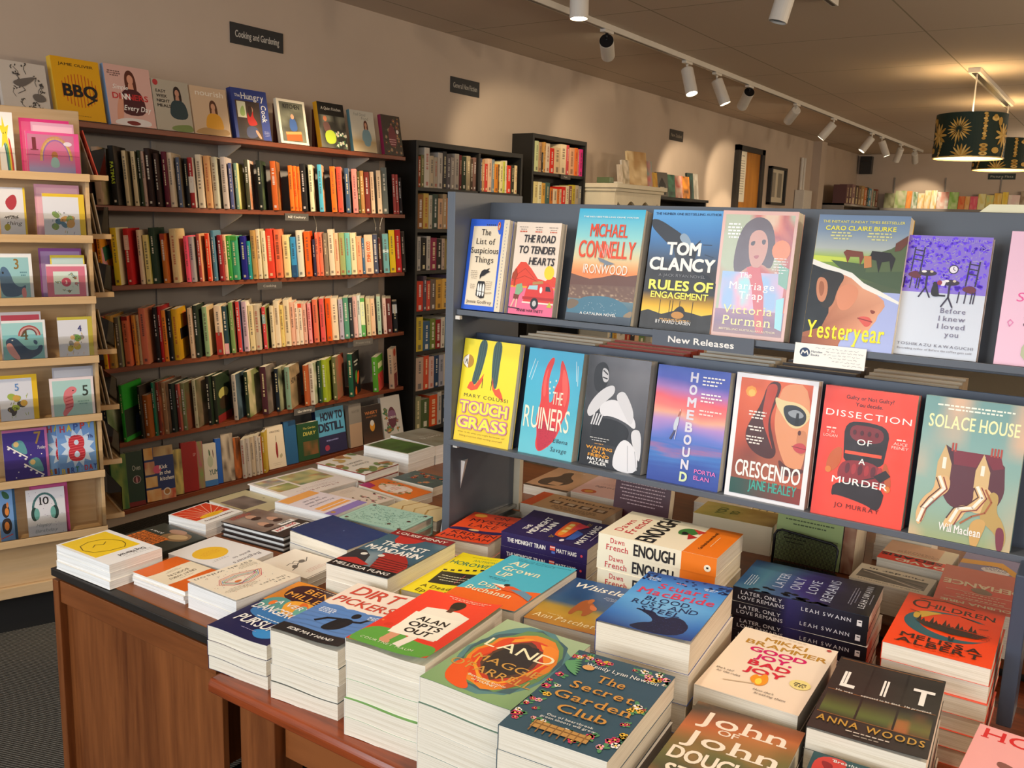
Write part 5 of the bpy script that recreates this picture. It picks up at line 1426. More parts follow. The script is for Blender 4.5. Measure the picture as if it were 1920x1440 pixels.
led(c_diss, -.429, 1.606, .995, 6.9, .154, .232, .026, 'red paperback with a buttoned armchair, lower ledge', spine='d83a28')
led(c_solace, -.262, 1.598, .9965, 6.8, .152, .236, .02, 'teal paperback with a melting stone house, rightmost on lower ledge', spine='6a8a88')
# page edges of books that stand on the far side of the stand, seen through the gap
for i, (x0, w_, c) in enumerate(((-1.16, .2, 'd8c8b0'), (-.95, .2, 'b8381c'), (-.73, .16, 'e8e0d0'), (-.555, .15, '4a3a30'), (-.39, .16, 'c8b090'))):
    m_ = book_mesh(w_, .245, .034, None, c, page='c', edge=H(c))
    M = Matrix.Translation((x0 + w_, 1.722 + .002, .9885)) @ Matrix.Rotation(R(180), 4, 'Z') @ Matrix.Rotation(R(90 + 4), 4, 'X')
    for j in range(3):
        put_book(m_, Matrix.Translation((0, .036 * j, .002 * j)) @ M, 'book behind the stand, page top showing between the ledges, %s column, %s row' % (('leftmost', 'second', 'middle', 'fourth', 'rightmost')[i], ('near', 'middle', 'far')[j]), 'books on the far side of the grey stand')

# signs on the stand
def board(name, w, h, t, cov, M, label, cat, base='5c636e'):
    a = Art(w, h)
    cov(a)
    parts = [bx(0, 0, 0, w, h, t, base), ([(x, y, z + t + .0001) for x, y, z in a.v], a.f, a.c)]
    o = bpy.data.objects.new(name, art_mesh(name, parts, CARDP))
    link(o)
    o.matrix_world = M
    return tag(o, label, cat)
FR = lambda x, y, z, tilt=0, rz=0: Matrix.Translation((x, y, z)) @ Matrix.Rotation(R(rz), 4, 'Z') @ Matrix.Rotation(R(90 - tilt), 4, 'X')
def c_new(a): a.r(0, 0, 1, 1, '5a616c'); a.t('New Releases', .49, .72, .42, WH, .66, st='x')
board('ledge_sign', .203, .03, .003, c_new, FR(-.762, 1.6125, 1.2655, 0, .6), 'grey strip sign with white lettering on the upper ledge edge', 'sign')
def c_talk(a):
    a.r(0, 0, 1, 1, 'f1efe8'); a.e(.15, .42, .075, .22, '2a3f60'); a.L('10 52 12 34 15 46 18 34 20 52', .016, WH); a.t('Marsden', .24, .4, .1, '4a5568', .16, al='l', st='b'); a.t('Books', .24, .55, .1, '4a5568', .12, al='l', st='b')
    q = random.Random(2)
    for r_, (x0, x1) in enumerate(((.3, .9), (.45, .92), (.42, .9), (.5, .86), (.55, .94), (.7, .98))):
        x = x0
        while x < x1:
            w_ = q.uniform(.03, .07); y = .16 + r_ * .14
            a.ln([(x + w_ * k / 5, y + q.uniform(-.03, .03)) for k in range(6)], .004, '9a9ca4'); x += w_ + .02
board('review_card', .122, .0375, .0012, c_talk, FR(-.484, 1.61, 1.2605, 6, 0), 'white handwritten review card hung on the upper ledge edge', 'card', 'f1efe8')

# ------------------------------------------------------------------ stacks on the front table
stack(c_danger, 0, -1.263, .938, .782, 5, .141, .232, .0273, 3, 'navy and orange paperback with white slanted lettering, front left stack of low table', 'navy and orange thriller', spine='1b1d4c', wave=.0016, edge=H('d8d4cc'))
stack(c_dirt, 0, -1.102, .941, .819, 6, .141, .232, .02975, 4, 'cream and blue paperback with a wading figure, second stack from left', 'cream and blue wading paperback', curl=(.004, .005), wave=.0014, edge=H('4a5048'))
stack(c_alan, 0, -.926, .936, .855, 6, .147, .232, .031, 5, 'red and green paperback with a figure holding a placard', 'placard paperback', curl=(.007, .006), wave=.0016, edge=H('6aa050'))
stack(c_land, 0, -.769, .925, .853, 2, .154, .232, .03825, 4, 'paperback with torn paper rings in orange and green', 'torn paper rings paperback', wave=.001, edge=H('5a7a68'))
stack(c_mand, 0, -1.225, 1.187, .83, 5, .148, .233, .0325, 4, 'slate and red paperback with a pagoda roof, left of the yellow one', 'pagoda roof paperback', curl=(.002, 0))
stack(c_horo, 0, -1.076, 1.235, .80, 6, .124, .228, .0333, 3, 'bright yellow paperback with a black clapperboard', 'yellow clapperboard paperback', spine='f4e11c', curl=(.010, 0))
stack(c_grown, 0, -.951, 1.21, .833, 3, .147, .234, .03325, 4, 'sky blue and orange paperback with a diving figure', 'sky blue diver paperback', spine='4cb4cc', curl=(.004, 0))
stack(c_whist, 0, -.80, 1.24, .82, 7, .139, .212, .03, 4, 'dark blue paperback with a horse in a yellow field', 'horse paperback', spine='1d4170')
stack(c_stuart, 0, -.617, 1.163, .894, 6, .15, .238, .0485, 4, 'blue paperback with a dark raven, on a thick stack', 'raven paperback', spine='2a4a94', curl=(.003, .003))
stack(c_secret, 0, -.592, .868, .87, 5, .15, .24, .034, 5, 'dark teal paperback with gold lettering and a flower border', 'gold lettered flower paperback', spine='34505f')
stack(c_goodjoy, 0, -.459, 1.182, .834, 2, .152, .234, .0335, 4, 'cream paperback with magenta lettering and a lit match', 'cream match paperback', spine='f2e4d0', edge=H('f2e4d0'))
stack(c_lit, 0, -.283, 1.137, .85, 4, .147, .238, .03, 5, 'black paperback with three big white letters and a field window', 'black window paperback', spine='2b2825', curl=(.002, .003))
stack(c_child, 0, -.253, 1.426, .869, 1.5, .152, .237, .0282, 6, 'orange red paperback with a crescent moon forest, right side stack', 'crescent moon paperback', spine='e23a14', edge=H('e0604a'))
stack(c_john, 0, -.425, .924, .824, 4, .151, .234, .031, 4, 'sunset brown paperback with big cream lettering at the bottom edge', 'sunset lettering paperback', spine='4a4438')
stack(c_tra, 0, -.245, .885, .832, 5, .15, .234, .033, 4, 'dark teal paperback with red flowers at the bottom edge', 'teal red flower paperback', spine='1f4a50')
stack(c_honey, 0, -.112, 1.118, .82, -3, .153, .234, .03, 4, 'pink paperback with red lettering and a bee, lower right corner', 'pink bee paperback', spine='e8a0a0')
stack(c_hannah, 0, -1.207, 1.497, .80, 10, .132, .2, .0333, 3, 'orange red paperback with dark lettering beside the grey side panel', 'orange lettered paperback beside the panel', spine='e8431c', curl=(.004, .003))
stack(c_mid, 1, -1.066, 1.553, .83, 5, .205, .15, .0325, 4, 'deep purple paperback with an orange train, spine to the front', 'purple train paperback', spine='2c2058', sart=s_mid, curl=(.007, 0))
stack(c_eno, 1, -.786, 1.475, .912, 3.3, .234, .158, .0353, 6, 'cream paperback with heavy black lettering and orange end, on a tall stack', 'cream paperback with black lettering', spine='f2e9ce', sart=s_eno)
stack(c_swann, 1, -.526, 1.509, .861, 4, .232, .155, .0268, 6, 'black to blue paperback with pale tall lettering, spines to the front', 'black and blue paperback', spine='15161e', sart=s_swann)
# left counter
stack(c_dog, 3, -1.806, .972, .792, 1.2, .187, .122, .0172, 3, 'white book with a yellow square, stacked at the left counter corner', 'white and yellow square book', page='w')
stack(c_peng, 3, -1.612, 1.022, .766, 1.4, .165, .106, .0086, 3, 'small orange and cream paperback near the counter front', 'small orange and cream paperback', page='w', wave=.001)
stack(c_rich, 2, -1.84, 1.138, .757, -.4, .158, .118, .016, 1, 'dark book with orange lettering behind the white and yellow stack', 'dark', spine='2c302a', kind='hb')
stack(c_ellip, 3, -1.648, 1.13, .764, 5, .18, .13, .012, 2, 'pale grey book with a yellow oval on the left counter', 'pale yellow oval book', page='w')
stack(c_stars, 3, -1.43, 1.02, .79, .3, .142, .158, .025, 2, 'cream book with looping coloured line drawing near the counter edge', 'cream line drawing book', page='w', curl=(.003, .003))
stack(c_bird, 3, -1.452, 1.21, .765, 3, .142, .108, .0125, 2, 'cream book with a pencil drawing of birds', 'cream bird drawing book')
stack(c_red2, 3, -1.838, 1.265, .775, 6, .124, .118, .0175, 2, 'white book with orange red sunburst on the left counter', 'sunburst book', page='w')
stack(c_piss, 3, -1.699, 1.31, .778, 5, .195, .114, .0127, 3, 'brown photo book with red and white title boxes, stacked three high', 'brown photo book', kind='hb', spine='2c2624', page='w', edge=H('2c2624'))
stack(c_navy, 3, -1.491, 1.333, .795, -1.8, .183, .13, .0275, 2, 'plain navy blue book on the counter', 'plain navy book', spine='1f3c74', curl=(0, .004))
stack(c_olive, 3, -1.902, 1.43, .757, 1, .18, .12, .016, 1, 'khaki book with a dark photograph at the counter left edge', 'khaki')
stack(c_lav, 3, -1.70, 1.472, .785, 5, .19, .128, .0225, 2, 'white book with lavender band and orange stripes', 'lavender band book', page='w')
stack(c_mint, 3, -1.496, 1.492, .785, 5, .183, .128, .0225, 2, 'mint green book covered with fine dark scrollwork', 'mint scrollwork book', kind='hb', spine='a9cfbe', edge=H('a9cfbe'))
stack(c_cook, 3, -1.905, 1.558, .772, -3, .192, .222, .032, 1, 'large white cookbook with food photographs on the left counter', 'large white cookbook', kind='hb', page='w')
stack(c_pinkfl, 3, -1.685, 1.64, .77, -4, .16, .088, .03, 1, 'pale book with pink flowers beside the large white cookbook', 'pale')
stack(c_tan, 3, -1.50, 1.645, .765, 4, .17, .1, .025, 1, 'golden book with wavy tan lines beside the standing wire-bound book', 'golden')
stack(c_orange, 3, -1.682, 1.752, .768, -4, .19, .092, .014, 2, 'orange book with a pale flower wreath', 'orange wreath book')
stack(c_fish, 3, -1.665, 1.87, .765, -.5, .15, .1, .025, 1, 'grey green book with red fish behind the orange wreath book', 'grey')
stack(c_floral, 3, -1.888, 1.79, .785, 1.3, .19, .145, .0225, 2, 'hardback with brown and green leaf border, pale title middle', 'leaf bordered hardback', kind='hb', spine='efe8da', page='w', edge=H('8a3a34'))
stack(c_grass, 3, -1.889, 1.989, .80, 1.4, .178, .127, .03, 2, 'white book with a green meadow photograph, at the counter back', 'green meadow book', page='w')
stack(c_coast, 3, -1.915, 2.14, .80, -5, .2, .15, .03, 2, 'grey brown coastal photo book at the far end of the counter', 'grey brown photo book', page='w')
upright(c_spiral, -1.336, 1.72, .742, 9, .10, .20, .03, 'wire-bound black scroll pattern book standing against the grey side panel', rz=-68, spine='efece6', page='w')
# behind the stand
stack(c_mid2, 0, -1.232, 1.877, .78, 2, .235, .12, .04, 1, 'tan paperback with orange edge and window drawings, behind the stand', 'tan')
stack(c_sil, 2, -1.345, 2.06, .766, 3, .138, .21, .026, 1, 'tan book with dark brown silhouette behind the grey side panel', 'tan')
stack(c_pood, 2, -1.2, 2.075, .77, 4, .138, .185, .03, 1, 'pale pink book with an orange circle behind the stand', 'pale')
stack(None, 0, -1.29, 2.29, .80, 0, .1, .12, .03, 2, 'green covered book behind the pale batten', 'green covered book', spine='4a8a5a', edge=H('4a8a5a'), kind='hb')
upright(c_maroon, -1.03, 1.998, .742, 8, .153, .22, .028, 'dark maroon book standing back cover out behind the stand', spine='5a2c20')
stack(c_white, 2, -.86, 2.12, .80, 6, .14, .2, .03, 2, 'cream and pink book behind the cream lettered stack', 'cream and pink book')
stack(c_field, 1, -.81, 2.0, .812, 4, .19, .11, .036, 2, 'golden field book behind the cream lettered stack', 'golden field book', spine='d8c8a8')
stack(c_bell, 1, -.80, 2.13, .795, 4, .19, .12, .0275, 2, 'pale yellow book with a dark photograph behind the golden field book', 'pale yellow book')
upright(c_green, -.612, 2.012, .742, 6, .148, .21, .03, 'pale green book standing back cover out behind a black mesh stand', spine='8a9a64')
upright(lambda a: a.grid(lambda x, y: mix('8a4a30', 'b89070', vnoise(x * 4, y * 14, 3)), 4, 20), -.462, 2.014, .742, 6, .026, .21, .11, 'brown woodgrain book standing edge on beside the pale green one', spine='6a3a28')
stack(c_white, 2, -.422, 2.15, .85, 2, .12, .16, .036, 3, 'cream book with dark lettering stacked behind the war photo book', 'cream lettered book behind')
stack(c_chis, 2, -.405, 1.848, .80, -1.3, .148, .10, .03, 2, 'cream framed grey photograph book behind the stand', 'grey photograph book')
stack(c_sed, 2, -.385, 2.0, .802, -1.3, .14, .138, .031, 2, 'red and pale orange book with heavy black lettering behind the stand', 'red lettering book')
stack(c_purp, 2, -.232, 2.02, .805, -1, .15, .15, .0325, 2, 'purple book with yellow chevron behind the stand', 'purple chevron book')
stack(c_defi, 2, -.237, 1.778, .82, 3, .153, .222, .04, 2, 'coral red book with pale lettering, upside down behind the stand', 'coral red book')
def meshstand():
    e = empty('mesh_book_stand', (-.53, 1.965, .742), 'black wire mesh book stand in front of the pale green book', 'book stand')
    L = Matrix.Translation((.53, -1.965, -.742))
    pts = [(-.60, .745), (-.601, .812), (-.595, .822), (-.585, .826), (-.474, .818), (-.464, .814), (-.46, .806), (-.462, .742)]
    MB().tube([L @ Vector((x, 1.965 + (z - .742) * .1, z)) for x, z in pts + pts[:1]], .003, 8).build('frame', M_BLKMET, e, smooth=True)
    q = MB()
    for i in range(46):
        x = -.598 + i * .003
        q.tube([L @ Vector((x, 1.966, .744)), L @ Vector((x + .001, 1.9735, .823 - i * .0002))], .0006, 4, cap=False)
    for i in range(26):
        z = .746 + i * .003
        q.tube([L @ Vector((-.6, 1.966 + (z - .742) * .1, z)), L @ Vector((-.462, 1.966 + (z - .742) * .1, z))], .0006, 4, cap=False)
    q.build('wire_mesh', M_BLKMET, e)
    MB().box(-.6, 1.962, .741, -.462, 1.99, .745, m=L).build('foot', M_BLKMET, e)
meshstand()
# ------------------------------------------------------------------ wall shelves
F_PX = 1701.6
def along(px, P0, d):
    """distance along the line P0 + s d at which it stands px across the picture: used to space books along a shelf"""
    k = (px - 960) / F_PX
    a = _rr - k * _f
    P0 = Vector(P0) - Vector((0, 0, EYE))
    return -a.dot(P0) / a.dot(Vector(d))

ROWS = ['top', 'second', 'third', 'fourth', 'fifth', 'lowest']
SZ = [1.831, 1.500, 1.162, .806, .469, .158]
for i, z in enumerate(SZ):
    e = empty('timber_shelf', (-3.72, 2.9, z), 'red brown timber shelf on the left wall, %s of six' % ROWS[i], 'shelf', 'timber shelves on the left wall')
    MB().box(-.114, -1.4, -.022, .12, 1.24, 0).build('board', M_SHELF, e, .0015)
    for y in (-.9, .1, 1.0):
        MB().prism([(-.114, -.022), (-.114, -.10), (-.1, -.1), (.05, -.03), (.05, -.022)], 1, y, y + .006).build('bracket', M_WHITEMET, e)
for y in (1.95, 2.62, 3.25, 3.78):
    tag(MB().box(-3.836, y, .06, -3.826, y + .025, 1.80).build('shelf_standard', M_PANEL, bevel=.001), 'grey upright shelf standard on the wall, %s' % {1.95: 'nearest the card rack', 2.62: 'second from the card rack', 3.25: 'third from the card rack', 3.78: 'nearest the black bookcase'}[y], 'shelf standard', 'shelf standards on the grey wall')

import colorsys
def cname(hx):
    r, g, b = (int(hx[i:i + 2], 16) / 255 for i in (0, 2, 4))
    h, s, v = colorsys.rgb_to_hsv(r, g, b)
    h *= 360
    if v < .22: return 'black'
    if s < .12: return 'white' if v > .82 else 'pale grey' if v > .6 else 'grey' if v > .35 else 'dark grey'
    if s < .32 and v > .78: return 'cream' if 20 < h < 75 else 'pale pink' if h < 20 or h > 300 else 'pale green' if h < 180 else 'pale blue'
    n = 'red' if h < 12 or h > 345 else 'orange' if h < 36 else 'yellow' if h < 62 else 'green' if h < 165 else 'teal' if h < 195 else 'blue' if h < 250 else 'purple' if h < 295 else 'pink'
    if n == 'orange' and v < .62: n = 'brown'
    elif n == 'orange' and s < .5: n = 'tan'
    elif n == 'yellow' and v < .75: n = 'olive'
    elif n == 'red' and v < .45: n = 'maroon'
    elif n == 'red' and s < .6 and v > .8: n = 'coral'
    return ('dark ' if v < .42 and n not in ('brown', 'maroon', 'olive') else '') + n
ONES = 'zeroth first second third fourth fifth sixth seventh eighth ninth tenth eleventh twelfth thirteenth fourteenth fifteenth sixteenth seventeenth eighteenth nineteenth'.split()
def ordinal(n):
    if n < 20: return ONES[n]
    t = {2: 'twent', 3: 'thirt', 4: 'fort', 5: 'fift', 6: 'sixt'}[n // 10]
    return t + 'ieth' if n % 10 == 0 else t + 'y-' + ONES[n % 10]

def shelf_book_mesh(t, w, h, spine, cover, seed, art=None, txt=None, top='e4dac4', band=None):
    """x along the spine width, y into the shelf, z up; spine at y = 0, front cover at x = t"""
    q = random.Random(seed)
    p = []
    n = 4
    pts = [(t * (.5 - .5 * math.cos(math.pi * i / n)), -.0025 * math.sin(math.pi * i / n)) for i in range(n + 1)]
    for (xa, ya), (xb, yb) in zip(pts, pts[1:]):
        p.append(([(xa, ya, 0), (xb, yb, 0), (xb, yb, h), (xa, ya, h)], [(0, 1, 2, 3)], [H(spine)] * 4))
    p.append(([(t, 0, 0), (t, w, 0), (t, w, h), (t, 0, h)], [(0, 1, 2, 3)], [H(cover)] * 4))
    p.append(([(0, 0, 0), (0, w, 0), (0, w, h), (0, 0, h)], [(3, 2, 1, 0)], [H(cover)] * 4))
    p.append(([(x, y, h - .001) for x, y in pts] + [(t, w, h - .001), (0, w, h - .001)], [tuple(range(n + 3))], [H(top)] * (n + 3)))
    p.append(([(x, y, 0) for x, y in pts] + [(t, w, 0), (0, w, 0)], [tuple(range(n + 2, -1, -1))], [H(spine)] * (n + 3)))
    p.append(([(0, w, 0), (t, w, 0), (t, w, h), (0, w, h)], [(3, 2, 1, 0)], [H(top)] * 4))
    lum = sum(H(spine)) / 3
    ink = q.choice(('f3ead8', 'f0e0b0', 'e8e4e0')) if lum < .3 else q.choice(('3a2c28', '5a4a44', 'a83a2c', '2c3c4c', '6a4a3a'))
    ink = mix(ink, spine, .3)
    y0 = -.0031
    if band:
        a_, b_, c_ = band
        p.append(([(.0002, y0 + .0002, h * a_), (t - .0002, y0 + .0002, h * a_), (t - .0002, y0 + .0002, h * b_), (.0002, y0 + .0002, h * b_)], [(0, 1, 2, 3)], [H(c_)] * 4))
    if txt:
        a = Art(h * .9, t)
        a.t(txt[0], txt[2], .5 + txt[3] / 2, txt[3], txt[1], txt[4], st='x')
        p.append(([(Y, y0 - z, h * .95 - X) for X, Y, z in a.v], a.f, a.c))
    else:
        z = h * q.uniform(.84, .9)
        e = h * q.uniform(.3, .55)
        v, f = [], []
        cw = t * q.uniform(.22, .4)
        while z > e:
            k = q.uniform(.004, .01)
            b = len(v)
            v += [(t / 2 - cw / 2, y0, z - k), (t / 2 + cw / 2, y0, z - k), (t / 2 + cw / 2, y0, z), (t / 2 - cw / 2, y0, z)]
            f.append((b, b + 1, b + 2, b + 3))
            z -= k + (.0022 if q.random() < .8 else .008)
        p.append((v, f, [H(ink)] * len(v)))
    p.append(([(t * .3, y0, h * .05), (t * .7, y0, h * .05), (t * .7, y0, h * .05 + t * .45), (t * .3, y0, h * .05 + t * .45)], [(0, 1, 2, 3)], [H(ink)] * 4))
    if art:
        a = Art(w, h)
        art(a)
        p.append(([(t + .0002 + z, X, Y) for X, Y, z in a.v], a.f, a.c))
    return art_mesh('book', p, SPINEP)

LAB = {}
def shelf_row(rows, X, z, where, group, phi=48.0, wmax=.19, lean=3.5, ylim=99.0, dims=None, seed=0, direct=False):
    """each entry: px across, spine px, height cm, spine colour, cover colour[, extras]"""
    items = []
    for it in rows:
        px, sw = it[0], it[1]
        if direct:
            y, t = px, sw
        else:
            y = along(px, (X, 0, z), (0, 1, 0))
            t = (along(px + sw, (X, 0, z), (0, 1, 0)) - y) * .80
        items.append([y, t, it])
    for n, (y, t, it) in enumerate(items):
        ex = it[5] if len(it) > 5 else {}
        ph = R(ex.get('phi', phi))
        if n + 1 < len(items):
            t = min(t, (items[n + 1][0] - y) * math.cos(ph) * .97)
        t = max(.006, t)
        w = min(wmax, (ylim - y - t) / max(.05, math.sin(ph)) * .97) if phi else wmax
        w = max(.06, w)
        h = it[2] / 100
        cov = it[4] or it[3]
        me = shelf_book_mesh(t, w, h, it[3], cov, seed * 100 + n, ex.get('art'), ex.get('txt'), ex.get('top', 'e4dac4'), ex.get('band'))
        o = bpy.data.objects.new('book', me)
        link(o)
        # local x -> right along the spine, local y -> into the shelf
        rx = Vector((math.sin(ph), math.cos(ph), 0))
        dy = Vector((-math.cos(ph), math.sin(ph), 0))
        M = Matrix(((rx.x, dy.x, 0, X), (rx.y, dy.y, 0, y), (0, 0, 1, z + .0005), (0, 0, 0, 1)))
        sh = Matrix.Rotation(R(-(ex.get('lean', lean))), 4, 'Y')
        o.matrix_world = M @ sh
        c = cname(it[3])
        sz = 'thick ' if t > .027 else 'slim ' if t < .011 else ''
        d = ex.get('d') or '%s%s book' % (sz, c)
        tag(o, '%s, %s from the left %s' % (d, ordinal(n + 1), where), 'book', group)

K = lambda **k: k
FRONTX = -3.603
ROW1 = [
 (163, 8, 22, '3a1c18', '2c1614', K(d='dark book with tomatoes')), (182, 14, 23.5, 'b89a80', 'c8a48c', K(art=c_photo('c8a48c', '7a8040'), d='pale book with olives on its cover')),
 (213, 11, 24.6, '14120f', '1c1a18', K(txt=('FATIMAS', 'b8cc2c', .45, .62, .42), art=c_photo('1c1a18', '5a5048'), d='black book with green lettering')),
 (237.6, 8, 23, 'd8c49c', '8a7c5e'), (254, 8.5, 23, 'd8c49c', '4a4a34'), (266, 5.5, 23.6, '24301c', '3a4a30'), (272.5, 6, 23.4, 'b89a8c', '8a6a60'), (280, 10, 24.8, '2c1814', '2a1814', K(d='tall dark brown book')), (296, 7, 23, '3a2420', '4a3a34'),
 (311, 10, 24, '5c1428', '6a1c30'), (321.5, 9, 23.8, 'd8c4a8', 'd8c4a8', K(d='pale book with loose black writing', art=lambda a: (a.r(0, 0, 1, 1, 'd8c4a8'), a.t('Ve', .3, .3, .16, '4a3a34', .4, sh=.2)))), (337, 7, 22, '56627c', '7a6a54'), (352, 6, 21.8, '16181c', '2c2a28'),
 (359, 9, 22.4, 'a82c2c', 'e0d4c8', K(d='red gingham book', band=(.3, .62, 'e8ddd0'))), (374, 10, 24, 'e6d4b8', 'e8d8c0'), (389, 10, 23.8, 'd8a06a', 'd8a878'), (402.5, 9, 23.6, 'b8b4a0', 'c0bca8'), (420, 9, 24, 'c8b8b0', 'c8b8b0'),
 (434, 6, 21.4, '5a6294', '6a5a58'), (444, 6, 21.6, '7a9a88', 'd8cc9c', K(art=c_photo('e8dca8', 'a8a838'), d='sage book with yellow landscape cover')), (464, 7, 23.6, '4a4a36', 'd8d0c0', K(art=c_photo('e0dcd0', 'c87a4a'))), (486.5, 8, 23.8, '1c241c', '2c3426', K(art=c_photo('2c3426', '5a6a48'), d='dark green patterned book')),
 (512, 10, 24, 'd86426', '4a2c20', K(art=c_photo('4a2c20', 'c87a3a'), d='rust orange book with dark food cover')), (545, 8, 22.6, 'f08028', 'e8742a'), (553.8, 7, 22.6, 'f08028', 'e8742a'), (560.8, 5.5, 22.4, 'ee7a26', 'e8742a'),
 (567, 9, 24, '1e1c1c', '2a2826'), (582.7, 7, 23.8, 'f0e6b8', 'd8c8a0', K(art=c_photo('d8d0b0', '7a5a3c'))), (600, 7, 24.4, '58b8d4', 'd8b088', K(art=lambda a: (a.r(0, 0, 1, 1, 'dcb48c'), a.sm('10 30 60 20 80 44 50 56 20 50', '3a4a24')), d='sky blue book with leaf cover')),
 (623, 8, 24, 'ee7420', 'e8a070'), (635, 8, 24, 'e8503c', 'd8907a'), (650, 7, 23.8, '3f5876', 'b8b0a8'), (663, 8.5, 23.6, 'ee8a80', 'd88a80'), (673, 4, 22.6, '4a4a26', '4a4a26'), (678, 6, 23, 'b8844a', 'a0703a'), (686, 8, 22.6, '7a2c24', '8a3c30'), (697, 6, 23, 'e8c8a4', 'c8b098'), (709, 7, 24, 'e8ccaa', 'c8b098'), (718, 9, 25.8, '6a706a', '2c2a24'), (738, 5, 22.6, 'b04a44', '8a3c38'), (743.5, 4.5, 22.6, 'b04a44', '5a2c28'), (749, 5, 21, '2a2020', '2a2020')]
ROW2 = [
 (168, 10, 21, '24241e', 'e0902c', K(d='black spined book with coloured pattern')), (190, 8, 23, 'e89a28', 'e89aa0', K(d='orange teal and pink triangle covered book', art=lambda a: (a.r(0, 0, 1, 1, 'e8a0a4'), a.P('0 0 60 0 40 40 0 30', 'ee9a24'), a.P('10 30 60 26 80 52 20 56', '3f7a5a'), a.P('30 54 100 50 100 72 50 74', 'ee9a24'), a.P('0 56 40 76 20 100 0 90', '5aaca4'), a.t('IN', .5, .2, .06, BK, .2, st='x'), a.t('KIT', .5, .32, .06, BK, .3, st='x'), a.t('RO', .75, .72, .06, BK, .2, st='x')))),
 (217, 12, 24.4, 'e8c62c', 'e8dcb0'), (241, 10, 24.2, 'c01c20', 'c42024', K(band=(.62, .88, 'e0b0a4'))), (265, 7, 23.6, 'e0c8a8', 'e0c8a8'), (276, 11, 21.4, 'e0cc84', 'c8b860'), (288, 11, 24.6, '263a2a', '24382a'), (308, 9, 22, 'c06a24', 'b85a20', K(band=(.86, 1, 'a83c24'))), (326, 12, 24.2, 'd8bc88', 'd8bc88'), (351, 8, 21, 'ee5070', 'e84a68'),
 (360, 8, 20.6, 'a8a0a0', 'a8a09c'), (375, 6, 22, 'b84a40', 'd8a070'), (391, 7, 22.2, 'e8401e', 'd88a70'), (402, 6, 23.6, '4a7a90', '5a8094'), (413, 9, 21.4, '9a1e22', 'a03030'), (423, 6, 21.4, 'e8bc94', 'e0c090'), (430, 7, 21.2, '3f9a3a', '4a9a4a'), (438, 11, 21, '3f9f70', '4aa070', K(band=(.9, 1, '4a9a3a'))), (455, 10, 21, '241f84', '2a2480'), (467, 6, 18.6, '2a9a94', '2a9a94'), (475, 9, 23.8, 'c89a58', 'b88a4a'), (485.5, 7, 24.4, 'ecdcb8', 'c8b88c'), (495, 8, 23.6, 'efe0bc', 'd8c8a0'), (504, 11, 24.6, 'e8442c', 'd84430'), (519, 11, 24.4, 'ee7c50', 'e08058'), (534, 11, 21.6, 'ecdf9c', 'e4d8a0'), (548.5, 9, 20.6, '3a94d0', '2c6a9c', K(band=(0, .3, '2a5080'))),
 (560, 10, 24, 'f0e6cc', 'e8dcc0'), (574.6, 10, 23.4, 'f0641a', 'e85c18'), (589, 5, 19.4, '30304c', '30304c'), (594.7, 5.5, 23, 'ee7a5a', 'ee7a5a'), (601, 6, 23, 'ee7a5a', 'e88a70'), (609.6, 7, 22.6, '8a7c68', '7a6c5a'), (619, 9, 24.6, 'efdcbc', 'e0ceb0'), (630, 7, 22.6, 'efc09a', 'ea8a60'), (639, 9, 22.8, 'a0b070', '90a064'), (650, 8, 22.8, '7ac0b8', '78b8b0'), (660, 9, 22.8, 'eddcb0', 'e4d4a8'), (671, 9, 20.8, 'eea880', 'e0a080'), (681, 4, 20, '3f6a90', '3f6a90'), (686, 13, 21.6, 'efc8a4', 'e8c4a0', K(txt=('GOOD THINGS', 'd8682c', .42, .44, .6), d='thick peach book with orange lettering')), (702, 7, 22, '48506a', '5a5a60'), (712, 4, 20, '5a2c2a', '5a2c2a'), (720, 9, 22.4, '7ab4b4', '78b0b0', K(band=(.52, .6, 'd8ecec'))), (732, 9, 24.6, 'eec41e', 'e8c020'), (743.6, 9.5, 24.8, 'c8282c', 'c83a38'), (754, 6, 23.6, '3a332c', '3a332c')]
